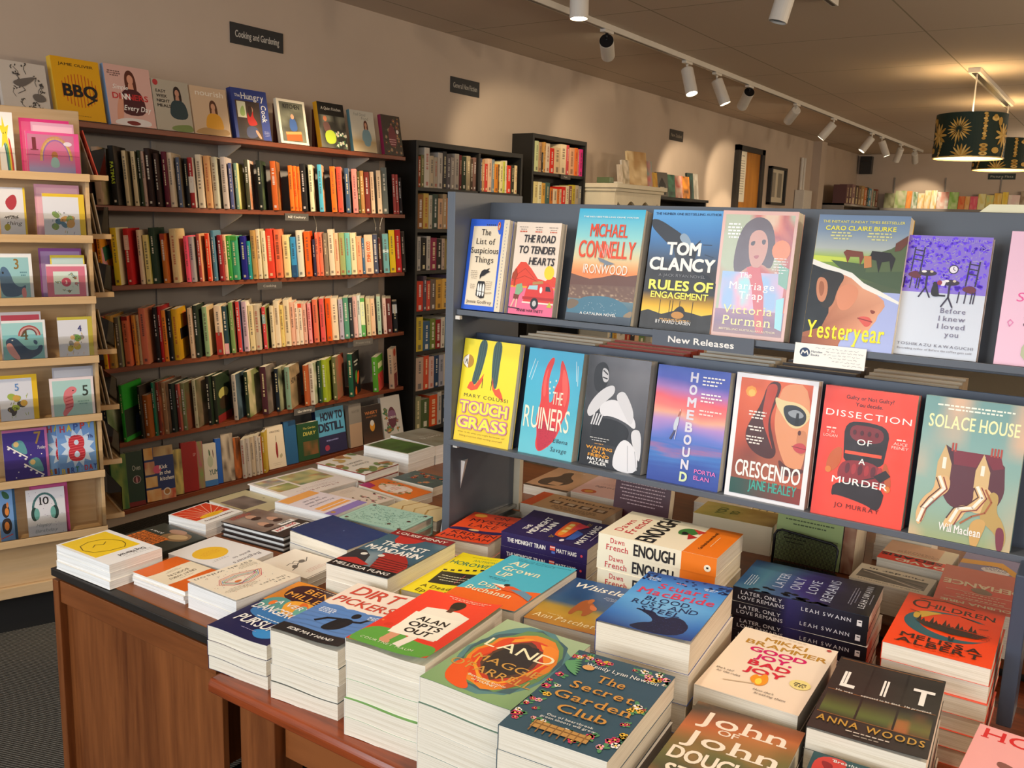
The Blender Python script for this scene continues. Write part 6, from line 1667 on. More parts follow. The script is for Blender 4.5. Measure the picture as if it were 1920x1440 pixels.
ROW3 = [
 (197, 9, 22.6, 'f0b81e', 'c83a34'), (207, 13, 22.8, 'c09a4a', 'b88a40', K(d='gold floral spined book')), (223, 9, 21.8, '6a665c', '8a8a60'), (236.7, 12, 22, 'e07450', 'd86a44', K(band=(.92, 1, '8a201c'))), (255, 7, 22.2, 'd8903a', 'c88438'), (263, 5, 22.2, 'b8a07c', 'b8a07c'), (269, 13, 25, 'e07a5c', 'd8825c'), (295, 9, 25, '18161a', '201c1c'), (304, 6, 25.2, 'b4161a', '9a1a1c'), (310.6, 8, 23.4, 'ee8a2c', '2a2422'), (321, 7, 23, '1c1a1c', '2c2420'), (329, 11, 23.6, 'dca41c', 'd8a01c', K(art=lambda a: (a.r(0, 0, 1, 1, 'd8a01c'), a.r(.2, .4, 1, .62, '1c1a1c'), a.r(.6, .1, 1, .4, 'e0782c')), d='yellow and black barbecue book')), (359, 8, 23.4, 'd0b498', '8a6a54'), (369, 8, 24.6, '1f2a1e', '2a3426'), (386, 9, 23.6, '94b080', 'd0b488'), (408, 12, 23.6, 'e0c8b0', 'd8bc94', K(band=(0, .46, 'a83028'), d='cream over red spined book')), (423, 8, 23.2, '24404c', '1f3828', K(band=(0, .22, 'e0a8b0'))), (435, 8, 24.8, '84a05c', '6a3c2c'), (448, 7, 25, 'de4844', '4a5270'), (459, 9, 24.8, 'd8b4c0', 'e0d4c0'), (471, 8, 22.6, 'e0cc9c', 'dcc8a0'), (481, 9, 22.6, 'c8b8a0', 'c4b49c'), (496, 6, 21.4, 'd8464c', '8a8a50', K(band=(.6, .82, '8ab0b0'))), (510, 7, 21.6, 'ecd8b4', 'e0cca8'), (518, 10, 23.8, 'f0dcbc', 'ecd4b0'), (529, 6, 21.6, 'e4cc7c', 'd8b860'), (536, 10, 24.2, 'f0dcb8', 'e8d0b0'), (548, 7, 22.6, 'e8b49c', 'e0a890'),
 (556, 6.5, 21.8, 'f0dcc4', 'e8d4bc'), (563, 7, 21.6, 'f0dcc4', 'e4c4b0', K(band=(.9, 1, 'e8502c'))), (571, 6, 21.4, 'e8b4a0', 'e0a090'), (580, 6, 21.4, 'f0a0a0', 'c83a3c'), (590, 8, 23.2, 'ee7a58', 'd8a070'), (602.7, 7.5, 23.4, 'ea5a58', 'd88a70'), (614, 9, 23.4, 'ee5f14', 'e8a070'), (624.5, 10, 23.2, 'f0e0c0', 'e8d4b8'), (638, 7, 22.2, 'b8b0c4', 'b8b0c4'), (647, 9, 23, '5a9a7c', '54907a'), (657, 7, 22.8, '34343a', '2c2c30'), (664.6, 7, 23.2, 'e8b8b0', 'e0b0a8'), (672.6, 6, 23.6, 'd4e0d8', 'c8d4cc'), (679, 6.5, 22, '62b05c', '9a8a2c', K(band=(.3, .9, 'ecf0c0'), d='green spine with a pale band')), (688.7, 7, 21.4, 'dccca0', 'd0c098'), (697, 7, 21.2, 'efc8a4', 'b8a088'), (709, 6, 22.2, 'b8d4bc', '8a9a80'), (719.6, 6, 21, 'ecc8bc', 'a88a80'), (726.5, 8, 20.6, '6a2c28', '5a2a26'), (738, 7, 18.6, '1e2024', '24262a', K(band=(.62, .9, 'c8ccd0')))]
ROW4 = [
 (200, 8, 24, '1e2a34', 'd8dccc', K(art=c_photo('c8d0b0', '4a6a2c'), d='vegetable covered book beside the card rack')), (233, 7, 25.6, '2c9a34', '3a4a34', K(art=lambda a: (a.r(0, 0, 1, 1, '2f3a2c'), a.r(0, 0, 1, .44, '2aa02c'), a.sm('54 60 76 56 84 100 50 100', '3a4a6a'), a.r(0, .92, 1, 1, '3aa83c')), d='bright green topped gardening book')), (266, 6, 24, '1c1c18', '3a3028'), (274, 12, 19.6, 'a85a1c', '9a5018'), (292, 7, 24.8, '1f7a5c', '3a5a44'), (300, 8, 24.6, '8a3a2c', '5a3a2a', K(art=c_photo('3a2c24', 'c8683a'), d='dark red flowers book')), (310, 11, 24, 'a8805a', '7a5a44', K(art=c_photo('7a5a44', '2c2820'))), (324, 7, 23, '1f2622', '24302a'), (336, 7, 22.4, '8a3a34', '4a6a4a', K(art=c_photo('4a6a4a', 'c8504a'))), (345.5, 8, 22.4, '7a8458', '5a5a3a', K(art=c_photo('5a5a3a', '8a4a34'))), (367, 7, 23, 'b8b090', '5a6038', K(art=c_photo('4a5230', 'a88a70'))), (392, 7, 24, '1c1a18', '22301e'), (404, 7, 23.6, '24281c', '24301e', K(art=lambda a: (a.r(0, 0, 1, 1, '26341f'), a.e(.5, .42, .36, .12, 'b8b060'), a.e(.5, .62, .34, .14, '3a2c1c'), a.r(0, .84, 1, 1, '8a2420')), d='dark green book with pale badge')), (440, 8, 22.8, 'c0b4a8', '24303a', K(art=c_photo('1c2420', '5a7080'))), (463, 7, 23.2, '34422c', 'd8c49c', K(art=c_photo('dcc8a0', '6a7a3c'), d='cream botanical covered book')), (493, 11, 24.6, '4c2430', '2c2a22', K(art=c_photo('22281c', '8a7a70'), d='thick plum coloured book')), (519, 7, 22.6, '1a2430', 'b8b490', K(art=c_photo('b8b890', '1f2a20'))), (538, 9, 22.6, '8aa890', 'c8a880', K(art=lambda a: (a.grid(lambda x, y: mix('c8a880', '5a5038', vnoise(x * 4, y * 6, 4)), 5, 7), a.t('HOW TO', .5, .42, .14, '2c2820', .8, st='x')), d='sage spined book with dark title')), (572, 9, 22, 'b85a2c', 'a85026'), (583, 8, 22.6, 'd8d4c0', 'e0d4c0', K(art=c_photo('e4d8c4', '5a7a44'))), (599, 6, 23.4, '26402c', '3a5a30'), (606.5, 8, 23.6, 'a4b428', 'a8b42c', K(d='lime green book', art=c_photo('a8b42c', '8a9a24'))), (626, 7, 24.2, '6a6a44', '7a6a50', K(art=c_photo('7a6c50', 'b0503c'))), (655, 8, 24.6, '1c5a40', '1a1c1a', K(art=lambda a: (a.r(0, 0, 1, 1, '171a18'), a.sm('50 60 80 44 90 60 60 84', 'd8541c'), a.sm('20 90 40 76 50 100 24 100', 'd8641c'), a.sm('30 50 60 40 60 70 36 74', '4a8a3a'), a.lines(.5, .2, .6, 2, .08, 'c8c8bc', th=.04)), d='black book with carrots on its cover')), (700, 8, 20.6, '5aa02c', '5aa02c', K(art=lambda a: (a.r(0, 0, 1, 1, '5aa02c'), a.grid(lambda x, y: mix('b8242c', 'e86a5a', vnoise(x * 7, y * 7, 2)), 5, 5, .1, .5, 1, 1), a.r(.2, .2, .9, .36, 'e0e8b0')), d='green book with red fruit')), (730, 8, 24, 'c8a88c', 'c8a48c', K(art=lambda a: (a.r(0, 0, 1, 1, 'c8a490'), a.grid(lambda x, y: mix('6a1f20', '9a4a44', vnoise(x * 6, y * 6, 2)), 4, 4, .1, .64, .9, 1), a.e(.5, .12, .3, .1, 'a83a24'), a.lines(.5, .4, .6, 3, .07, '5a3a34', th=.03)), d='tan book with dark red panel'))]
shelf_row(ROW1, FRONTX, SZ[1], 'on the second wall shelf', 'spine-out cookbooks on the second wall shelf', ylim=4.16, seed=1)
shelf_row(ROW2, FRONTX, SZ[2], 'on the third wall shelf', 'spine-out cookbooks on the third wall shelf', ylim=4.16, seed=2)
shelf_row(ROW3, FRONTX, SZ[3], 'on the fourth wall shelf', 'spine-out cookbooks on the fourth wall shelf', ylim=4.16, seed=3)
shelf_row(ROW4, FRONTX, SZ[4], 'on the fifth wall shelf', 'gardening books on the fifth wall shelf', phi=58, ylim=4.16, seed=4)

def wallface(cov, px0, px1, z, h, t, label, spine, rz=90, tilt=10, X=-3.615, group=None, wscale=1.0, **kw):
    y0, y1 = along(px0, (X, 0, z), (0, 1, 0)), along(px1, (X, 0, z), (0, 1, 0))
    w = (y1 - y0) / max(.3, math.cos(R(90 - rz)))
    upright(cov, X, y0, z + t * math.sin(R(tilt)) + .001, tilt, w, h, t, label, rz=rz, spine=spine, group=group, **kw)
G1 = 'cookbooks facing out on the top wall shelf'
TZ = SZ[0]
def c_birds(a):
    a.r(0, 0, 1, 1, 'cfc4b8'); q = random.Random(3)
    for i in range(16):
        x, y = q.uniform(.05, .95), q.uniform(.05, .9)
        a.ln([(x, y), (x + q.uniform(-.12, .12), y + .08), (x + q.uniform(-.1, .1), y + .16)], .012, '4a4440')
        for k in range(4): a.e(x + q.uniform(-.06, .06), y + q.uniform(-.04, .04), .025, .012, '4a4440', 8, q.uniform(0, 3))
    a.sm('20 40 50 30 80 24 60 40 40 50', '6a625c'); a.sm('60 60 84 56 96 70 70 76', '6a625c')
wallface(c_birds, 10, 98, TZ, .20, .02, 'pale book printed with black birds and flowers, leftmost on the top shelf', 'cfc4b8', group=G1)
wallface(c_bbq, 111, 200, TZ, .246, .03, 'yellow barbecue cookbook with black lettering on the top wall shelf', 'e0b43a', group=G1)
wallface(c_dinners, 209, 294, TZ, .252, .022, 'pink cookbook with a woman in dark apron on the top wall shelf', '7a9ac0', group=G1)
wallface(c_easy, 296, 364, TZ, .222, .018, 'grey cookbook with a dark haired woman in checks on the top wall shelf', 'b4aa98', group=G1)
wallface(c_nour, 367, 434, TZ, .218, .018, 'tan cookbook with a woman in yellow on the top wall shelf', 'd2b494', group=G1)
wallface(c_hung, 444, 510, TZ, .238, .03, 'blue cookbook with a woman in red on the top wall shelf', '2a3674', group=G1)
wallface(c_kitch, 528, 580, TZ, .222, .022, 'white bordered cookbook with a cook in blue on the top wall shelf', 'ece2cc', group=G1)
wallface(c_quiet, 604, 653, TZ, .238, .03, 'black cookbook with a man and green flowers on the top wall shelf', 'e0a41c', group=G1)
wallface(c_dress, 664, 708, TZ, .225, .022, 'pale cookbook with a woman in a blue dress on the top wall shelf', '5a8a98', group=G1)
wallface(c_rose, 722, 757, TZ, .225, .024, 'dark rose patterned cookbook, rightmost on the top wall shelf', '9a2c54', group=G1)
tag(MB().box(-3.70, 3.235, TZ, -3.68, 3.272, TZ + .2).build('book', mat('maroon_cloth', '4a1814', .6)), 'maroon book standing behind the blue cookbook on the top shelf', 'book')
tag(MB().box(-3.70, 3.5, TZ, -3.68, 3.545, TZ + .2).build('book', mat('dark_maroon_cloth', '4a1a12', .6)), 'maroon book standing behind the white bordered cookbook on the top shelf', 'book')
G6 = 'books facing out on the lowest wall shelf'
LZ = SZ[5]
for i, (cv, a0, a1, h, c, lb) in enumerate((
 (c_photo('2c6a34', '8a9a44'), 215, 241, .25, '2a7a3a', 'green photo covered book, leftmost on the lowest shelf'), (c_ovn, 243, 271, .25, '1d3a2c', 'dark green book with a round picture on the lowest shelf'), (c_kick, 277, 325, .25, '26386c', 'blue cookbook with food tiles and white lettering on the lowest shelf'),
 (c_photo('d8c068', '5a5040'), 327, 344, .215, 'd8c890', 'pale yellow floral spined book on the lowest shelf'), (lambda a: (a.r(0, 0, 1, 1, '9a1a18'), a.t('SP', .84, .3, .06, 'c8a098', .2, st='sr')), 346, 371, .24, '8a1614', 'large plain red book on the lowest shelf'), (c_photo('b8486a', '7a9a50'), 373, 384, .23, '3a6a50', 'pink and green book beside the red one, lowest shelf'), (c_yum, 386, 407, .21, 'c8ccd8', 'white and blue noodle cookbook on the lowest shelf'),
 (lambda a: a.r(0, 0, 1, 1, '1f5cb8'), 409, 418, .225, '1f5cb8', 'bright blue book on the lowest shelf'), (c_photo('c8b8a4', '5a4a40'), 420, 439, .24, 'c0b4a4', 'beige book with a brown picture on the lowest shelf'), (c_photo('c86a2c', '3a2a1c'), 442, 454, .21, 'd8b0a0', 'orange and dark spined book on the lowest shelf'))):
    wallface(cv, a0, a1, LZ, h, .016, lb, c, rz=80, tilt=6, group=G6)
shelf_row([(456, 8, 20, 'c8c0b8', 'c8bfb4', K(d='white wire-bound book')), (465, 7.5, 20.2, 'c8bcb4', 'c8bfb4', K(d='white wire-bound book')), (474, 7, 20.4, 'd0bca4', 'c8b49c'), (482, 6, 20.6, 'c8c0b8', 'd0c4b8', K(d='white wire-bound book')), (489, 5, 19.4, 'd0c8c0', 'b8504a', K(d='white wire-bound book')), (494.5, 6, 21.6, 'b89a30', 'c8a83c')], FRONTX, LZ, 'of the wire-bound row, lowest wall shelf', 'wire-bound books on the lowest wall shelf', phi=52, wmax=.13, seed=6)
wallface(c_chili, 506, 536, LZ, .225, .016, 'beige book with a red chilli on the lowest wall shelf', 'd8ccb8', rz=86, tilt=9, group=G6)
wallface(lambda a: a.r(0, 0, 1, 1, '1f5a8a'), 538, 559, LZ, .235, .02, 'plain blue book leaning on the lowest wall shelf', '163f64', rz=86, tilt=7, group=G6)
wallface(c_hard, 561, 598, LZ, .205, .03, 'dark green hardback with yellow lettering on the lowest wall shelf', '2a5a3c', rz=86, tilt=5, group=G6)
wallface(c_distil, 600, 652, LZ, .255, .03, 'light and dark blue book with tall black title on the lowest shelf', '1f2a54', rz=90, tilt=9, group=G6)
wallface(c_cut, 658, 681, LZ, .25, .028, 'grey and tan book with wide set title on the lowest shelf', '8f8880', rz=90, tilt=5, group=G6)
wallface(c_whisky, 683, 719, LZ, .22, .028, 'black book with an amber glass on the lowest wall shelf', '1c1816', rz=90, tilt=8, group=G6)
wallface(c_kahn, 722, 757, LZ, .25, .02, 'white book with a flowery dark bottle, rightmost on the lowest shelf', 'd8d4ce', rz=90, tilt=10, group=G6)

# shelf labels and wall signs
def card_sign(text, col, base):
    def f(a):
        a.r(0, 0, 1, 1, base)
        a.t(text, .5, .66, .34, col, min(.84, .075 * len(text)), st='b')
    return f
WX = lambda y, z, X=-3.597: Matrix.Translation((X, y, z)) @ Matrix.Rotation(R(90), 4, 'Z') @ Matrix.Rotation(R(90), 4, 'X')
def shelf_label(px, z, text, label, col='e8e4dc', base='56524e', w=.16):
    board('shelf_label', w, .036, .002, card_sign(text, col, base), WX(along(px, (-3.597, 0, z), (0, 1, 0)), z), label, 'label', base)
shelf_label(534, 1.452, 'NZ Cookery', 'grey shelf label with white lettering under the second wall shelf')
shelf_label(482, 1.108, 'Cooking', 'dark grey shelf label under the third wall shelf', 'a8a29c', '4a4644')
shelf_label(662, .756, 'Preserving', 'grey shelf label under the fourth wall shelf', '8a8680', '5c5854')
shelf_label(551, .428, 'Gardening', 'grey shelf label under the fifth wall shelf', 'e8e4dc', '5a5654', .15)
for px, k in ((588, 1), (700, 1), (716, -1)):
    y = along(px, (-3.60, 0, 1.45), (0, 1, 0))
    q = MB().tube([(-3.598, y + k * (.022 * math.sin(t * .3) - .006 * t / 8), 1.478 - .012 * t) for t in range(9 if px < 600 else 7)], .002, 6)
    tag(q.build('label_hook', M_CHROME), 'curved wire hook under the second wall shelf, %s' % {588: 'beside the white lettered label', 700: 'left one of a facing pair', 716: 'right one of a facing pair'}[px], 'hook', 'wire hooks under the wall shelf')
board('wall_sign', .34, .10, .004, card_sign('Cooking and Gardening', 'c8c4bc', '232427'), WX(3.10, 2.312, -3.848), 'dark wall sign with pale lettering high above the wall shelves', 'sign', '232427')
board('wall_sign', .315, .10, .004, card_sign('General Non Fiction', 'a8a49c', '232427'), WX(4.86, 2.298, -3.848), 'dark wall sign high on the wall above the low black bookcase', 'sign', '232427')
board('wall_sign', .31, .10, .004, card_sign('New Zealand', '9a8c78', '2c2620'), WX(8.245, 2.285, -3.848), 'small dark wall sign between the tall bookcase and the amber door', 'sign', '2c2620')

# ------------------------------------------------------------------ black bookcases
def bookcase(y0, y1, xf, top, zs, divs, label):
    e = empty('black_bookcase', (-3.7, (y0 + y1) / 2, 0), label, 'bookcase')
    L = Matrix.Translation((3.7, -(y0 + y1) / 2, 0))
    for ya in (y0, y1 - .02): MB().box(-3.846, ya, 0, xf, ya + .02, top, m=L).build('side_panel', M_BLACK, e, .001)
    MB().box(-3.846, y0 + .02, top - .03, xf, y1 - .02, top, m=L).build('top_panel', M_BLACK, e, .001)
    MB().box(-3.846, y0 + .02, .02, -3.836, y1 - .02, top - .03, m=L).build('back_panel', M_BLACK, e)
    for z in zs: MB().box(-3.836, y0 + .02, z - .022, xf - .004, y1 - .02, z, m=L).build('shelf', M_BLACK, e, .001)
    for dv in divs: MB().box(-3.836, dv, .02, xf - .004, dv + .02, top - .03, m=L).build('divider', M_BLACK, e)
    return e
Z1 = [1.665, 1.418, 1.165, .915, .665, .415, .165]
bookcase(4.235, 5.37, -3.60, 1.936, Z1, [4.862], 'low black bookcase at the end of the wall shelves')
Z2 = [1.836, 1.57, 1.30, 1.04, .78, .52, .26, .04]
bookcase(5.59, 6.36, -3.665, 2.10, Z2, [], 'taller black bookcase behind the low black one')
def fill(specs, y0, y1, X, z, hmax, where, group, wmax, seed):
    """colours left to right share out the width"""
    q = random.Random(seed)
    tot = sum(s[1] for s in specs)
    y, out = y0, []
    for s in specs:
        t = (y1 - y0) * s[1] / tot
        out.append((y + .001, t - .002, s[2], s[0], s[0], K(**(s[3] if len(s) > 3 else {}))))
        y += t
    shelf_row(out, X, z, where, group, phi=0, wmax=wmax, lean=0, seed=seed, direct=True)
def fillrow(cols, h0, seed):
    q = random.Random(seed)
    return [(c, q.uniform(.7, 1.5), h0 * q.uniform(.84, 1.0)) for c in cols.split()]
BC1 = -3.617
fill([('8a3a1c', .7, 18), ('6a6a44', .8, 19), ('c8c0b4', 1.3, 23.5), ('b8a890', 1, 19), ('a89c8c', 1, 18.5), ('b8b0a8', 1.2, 21.5), ('3c3a3c', 1, 22.5), ('5a5458', 1, 21), ('9a9088', 1, 19.5), ('b0a69a', 1.2, 22), ('6a2c2c', .7, 21.5), ('2c3a28', 1.2, 21), ('a89878', 1.1, 21.5), ('4a3a2c', .7, 20), ('7a5a50', .9, 21)], 4.27, 4.855, BC1, Z1[0], .23, 'in low black bookcase, top left shelf', 'books on the low black bookcase, top left', .16, 11)
fill([('4a4a5a', .6, 21), ('b88a5c', .8, 20.5), ('c83a34', 1, 18), ('e0b898', 1.3, 21.5), ('7a8a94', .9, 21.2), ('e08a2c', 1.2, 18.5), ('6a4a2c', .5, 18.5), ('efe0a0', 1.2, 20.5), ('c8cc4c', .7, 20.8), ('e8dcc0', .6, 21.5), ('e8402c', 1.4, 18.5), ('3a3a2c', 1.2, 19), ('efd8a8', 1, 19)], 4.90, 5.33, BC1, Z1[0], .22, 'in low black bookcase, top right shelf', 'books on the low black bookcase, top right', .16, 12)
LOW = ['8a5a30 c0a050 b8b0a0 3a4a40 c8a080 a89070 c8782c 3a2c24 6a4a3a 8a8a7a 4a5a4a b8a890 5a3a34', 'b0aca8 1c1a1a b8b0a8 8a2c4a 2c2a28 b8a090 8a7a4a c8a83c 5a5048 8a7a60 4a3a34 6a6a5a', 'c83a24 5a4a54 c84a3c 6a5a50 c8963c d8aa50 5a4a60 b0a8a8 3a3a34 a08a4a 6a4a34', 'c8b03c 3a5a78 6a7a30 8a1c1c d0c8b8 3a6a80 d8c8b8 a88a6a d0b8a8 4a4a4a 6a5a4a', 'b8a090 c84a2c c8a8a0 1f3a5c 9a9aa8 c8b8a0 c83a34 5a5a4a 8a7a6a', '8a8a6a 4a5a34 c84a1c b8b0a8 2a3038 c8b49c 2c4a6a c8a82c 5a5a50', '6a4a3a b8b0a0 3a4a5a 8a2c24 c8b090 4a5a44']
for i, cols in enumerate(LOW[:6]):
    fill(fillrow(cols, 21.5, 20 + i), 4.27, 4.855, BC1, Z1[i + 1], .2, 'in low black bookcase, %s left shelf' % ('second', 'third', 'fourth', 'fifth', 'sixth', 'bottom')[i], 'books on the low black bookcase, left column', .16, 30 + i)
BC2 = -3.68
fill([('d8e0a8', 1, 21.5, K(d='pale green book')), ('c8a078', .8, 21), ('3a342c', .5, 14), ('e0a85c', .6, 21.5), ('efdcc0', 1.1, 21), ('e8301c', 1.2, 18), ('efcfa0', 1.7, 19), ('efd8b0', 1.7, 22), ('c84a4c', .8, 22), ('d8a078', 1.6, 20.5), ('e0702c', 1, 20.8), ('b87a60', .4, 20), ('d82c80', 1.1, 20.5)], 5.64, 6.33, BC2, Z2[0], .2, 'in taller black bookcase, top shelf', 'books on the taller black bookcase, top shelf', .12, 50)
fill([('efdf9c', 1.2, 19.5), ('f4ecc0', 1, 19.5), ('e8b04c', 1, 19), ('4a6a64', 1.3, 19.5), ('d87a2c', .9, 16), ('efd8b4', 1.2, 15.5), ('e07a2c', .7, 15.5), ('efc8a0', .6, 15.5), ('e8281c', 1.2, 17.5), ('efdcb4', 1, 18.5), ('8a5a54', .9, 18.5), ('c8b03c', 1, 19.5), ('b0a08a', 1, 19.5), ('8a8a8c', .9, 19)], 5.64, 6.33, BC2, Z2[1], .2, 'in taller black bookcase, second shelf', 'books on the taller black bookcase, second shelf', .12, 51)
for i, cols in enumerate(('c84a2c 1c1a1a d8c0a0 e0703a c8c0b4 5a4a3a d8a078 b88a4a 8a7a4a', 'c8a078 e04a3c 2c2a28 d8c8b0 e07a5a 5a5a5a c8a03c 2a6a4a 1c1c1c', 'd8b48c 3a3a34 c83a24 b8a890 e0c8a0 8a6a3c 5a6a4a')):
    fill(fillrow(cols, 20, 60 + i), 5.64, 6.33, BC2, Z2[2 + i], .2, 'in taller black bookcase, %s shelf' % ('third', 'fourth', 'fifth')[i], 'books on the taller black bookcase, lower shelves', .12, 60 + i)
board('shelf_label', .14, .035, .002, card_sign('Music', 'c8c0b4', '4a4440'), WX(5.98, 1.80, -3.662), 'small grey label on a shelf edge of the taller black bookcase', 'label', '4a4440')
# ------------------------------------------------------------------ greeting card rack, left
RO = Vector((-2.953, 1.784, 0))
RU = Vector((-.34, -.94, 0)).normalized()      # to the left along the front
RB = Vector((-RU.y * -1, RU.x * -1, 0))        # away from the viewer
RB = Vector((-.94, .34, 0)).normalized()
RM = Matrix(((RU.x, RB.x, 0, RO.x), (RU.y, RB.y, 0, RO.y), (0, 0, 1, 0), (0, 0, 0, 1)))
TRAY = [1.597, 1.393, 1.186, .979, .772, .565, .355]
def rack():
    e = empty('card_rack', (0, 0, 0), 'pale plywood greeting card rack with tiers of trays, at the left', 'card rack')
    e.matrix_world = RM
    MB().box(-.0, .13, .18, .60, .15, 1.815).build('front_board', M_PINE, e, .002)
    MB().box(0, .15, .18, .02, .42, 1.815).build('side_board', M_PINE, e, .002)
    MB().box(.02, .41, .18, .60, .43, 1.70).build('rear_board', M_PINE, e, .002)
    MB().box(-.02, .03, .14, .62, .46, .18).build('base_board', M_PINE, e, .002)
    MB().box(.0, .045, .18, .60, .065, .335).build('plinth_panel', M_PINE, e, .002)
    MB().box(.03, .08, 0, .57, .40, .14).build('toe_kick', M_BASE, e)
    MB().box(.0, .02, .215, .012, .13, 1.60).build('end_post', M_PINE, e, .001)
    for i, z in enumerate(TRAY):
        f = MB().box(0, 0, z - .022, .60, .012, z + .004).box(0, .012, z - .022, .60, .13, z - .01).build('card_tray', M_PINE, e, .001)
        MB().box(.004, .004, z + .004, .596, .0065, z + .075).build('acrylic_lip', M_CLEAR, f)
        s = MB().box(-.085, .12, z - .012, 0, .132, z + .006).box(-.085, .132, z - .012, -.073, .42, z + .006).box(-.073, .132, z - .012, 0, .42, z - .002).build('side_tray', M_PINE, e, .001)
        MB().box(-.082, .134, z + .006, -.080, .418, z + .10).build('acrylic_lip', M_CLEAR, s)
rack()

def gcard(cov, pl, pr, pt, pb, tier, label, depth=.0, base='ece8e6', tilt=7, group='greeting cards on the rack front'):
    z = TRAY[tier] - .009
    P0 = RO + RB * (.02 + depth)
    zm = z + .08
    u0 = along(pl, (P0.x, P0.y, zm), RU)
    u1 = along(pr, (P0.x, P0.y, zm), RU)
    w = abs(u0 - u1)
    h = (pb - pt) * .00187
    a = Art(w, h)
    cov(a)
    t = .004
    parts = [bx(0, 0, 0, w, h, t, base), ([(x, y, zz + t + .0001) for x, y, zz in a.v], a.f, a.c)]
    o = bpy.data.objects.new('greeting_card', art_mesh('greeting_card', parts, CARDP))
    link(o)
    p = P0 + RU * u0
    rx, nrm = -RU, -RB
    T = R(tilt)
    up = Vector((0, 0, 1)) * math.cos(T) + RB * math.sin(T)
    n2 = nrm * math.cos(T) + Vector((0, 0, 1)) * math.sin(T)
    o.matrix_world = Matrix(((rx.x, up.x, n2.x, p.x), (rx.y, up.y, n2.y, p.y), (rx.z, up.z, n2.z, z), (0, 0, 0, 1)))
    return tag(o, label, 'greeting card', group)

def k_star(a):
    a.r(0, 0, 1, 1, 'e8e6ea')
    for i, c in enumerate(('2f6a78', '4a9a5a', 'e0b82c', 'c83a34')): a.sm('%d 40 %d 42 %d 70 %d 100 %d 100 %d 66' % (24 + i * 12, 36 + i * 12, 52 + i * 11, 60 + i * 10, 46 + i * 10, 40 + i * 11), c)
    a.P('30 6 44 24 70 20 56 38 66 56 40 48 14 58 24 36 4 22 26 22', 'e0d02c'); a.e(.32, .34, .02, .015, BK); a.e(.48, .33, .02, .015, BK)
def k_one(a):
    a.r(0, 0, 1, 1, 'd84a90'); a.grid(lambda x, y: ramp(((0, 'b87a98'), (.6, 'c85a94'), (.8, '9a8cc0'), (1, '8090c8')), y), 2, 6, .03, .06, .9, .97)
    for i, c in enumerate(('c89a4a', 'c8b44a', '8a6ab0')): a.ln([(.55 + math.cos(t * .2) * (.3 - i * .025), .62 - math.sin(t * .2) * (.52 - i * .04)) for t in range(17)], .02, c)
    a.t('1', .15, .42, .3, '6a1c2c', .16, st='sb'); a.e(.52, .52, .06, .09, 'a86a3c'); a.sm('46 56 58 56 62 80 42 80', '8ab0b8'); a.e(.78, .25, .08, .05, 'd8ccdc')
def k_plain(c, d=None):
    def f(a):
        a.r(0, 0, 1, 1, c)
        if d: a.r(.04, .06, .96, .94, d)
    return f
def critter(cols, num=None, nc='2a3a8a', nx=.6, ny=.3, bg='d4d8e6', edge=None, seed=1):
    def f(a):
        a.r(0, 0, 1, 1, edge or bg)
        a.r(.0, .0 if not edge else .07, .86 if edge else 1, 1, bg)
        q = random.Random(seed)
        for i in range(9):
            x, y = q.uniform(.25, .68), q.uniform(.42, .78)
            a.e(x, y, q.uniform(.06, .12), q.uniform(.05, .09), q.choice(cols), 12, q.uniform(0, 3))
        for i in range(14):
            x, y = q.uniform(.2, .74), q.uniform(.36, .86)
            a.ln([(x, y), (x + q.uniform(-.03, .03), y + .05)], .012, q.choice(cols))
        for i in range(4): a.e(q.uniform(.3, .65), q.uniform(.42, .7), .014, .011, BK, 7)
        if num: a.t(num, nx, ny, .15, nc, .14, st='sb')
    return f
def k_bird(a):
    a.r(0, 0, 1, 1, 'd8d8e0'); a.r(.92, 0, 1, 1, 'd8b82c'); a.sm('20 26 60 10 70 30 50 46 30 42', 'a82c3c'); a.L('16 60 40 56 70 60', .03, BK); a.t('wild', .4, .62, .08, BK, .5, sh=.3); a.t('thing', .5, .74, .08, BK, .6, sh=.3); a.sm('10 76 30 70 40 80 20 88', 'a8a03a')
def k_three(a):
    a.r(0, 0, 1, 1, 'e4e6ec'); a.r(0, .08, .9, .96, '8fbfc8'); a.sm('0 30 20 26 34 44 40 62 60 72 80 64 70 84 40 92 0 88', '4a6a8c'); a.e(.1, .4, .03, .025, BK); a.sm('62 74 76 70 78 92 64 94', 'd88a90'); a.t('3', .52, .32, .22, '8a6a2c', .2, st='sb'); a.lines(.72, .38, .24, 2, .06, '5a8a98', th=.03)
def k_pinkwreath(a):
    a.r(0, 0, 1, 1, 'e8dce4'); a.r(0, .06, .95, 1, 'd0728e'); a.r(.16, .2, .78, .84, 'cfe0dc'); flowers(a, 5, 10, .2, .24, .74, .8, ('8aa8a8', '5a5a5a', 'c88aa0'), .03, .05, '7a9a94'); a.r(.34, .34, .62, .7, 'cfe0dc'); a.e(.47, .5, .12, None, 'c84a6c'); a.t('3', .47, .55, .1, WH, .06, st='b')
def k_whale4(a):
    a.r(0, 0, 1, 1, 'e0e2e8'); a.r(0, .06, .94, 1, '9acbd0'); a.r(0, .34, .94, 1, '7ab8c0')
    for i, c in enumerate(('b84a4c', 'd8a8a0', '8a4a54')): a.ln([(.62 + math.cos(t * .21) * (.24 - i * .04), .36 - math.sin(t * .21) * (.22 - i * .035)) for t in range(16)], .035, c)
    a.sm('4 52 14 40 30 40 44 56 60 72 78 70 82 60 92 60 88 76 78 84 60 92 40 96 20 90', '24486c'); a.sm('6 56 18 50 28 70 40 92 26 92 12 76', 'd89a98'); a.e(.22, .46, .02, .015, WH); a.sm('70 46 80 50 78 60 70 56', '24486c'); a.t('4', .5, .46, .24, '5a4a2c', .22, st='sb')
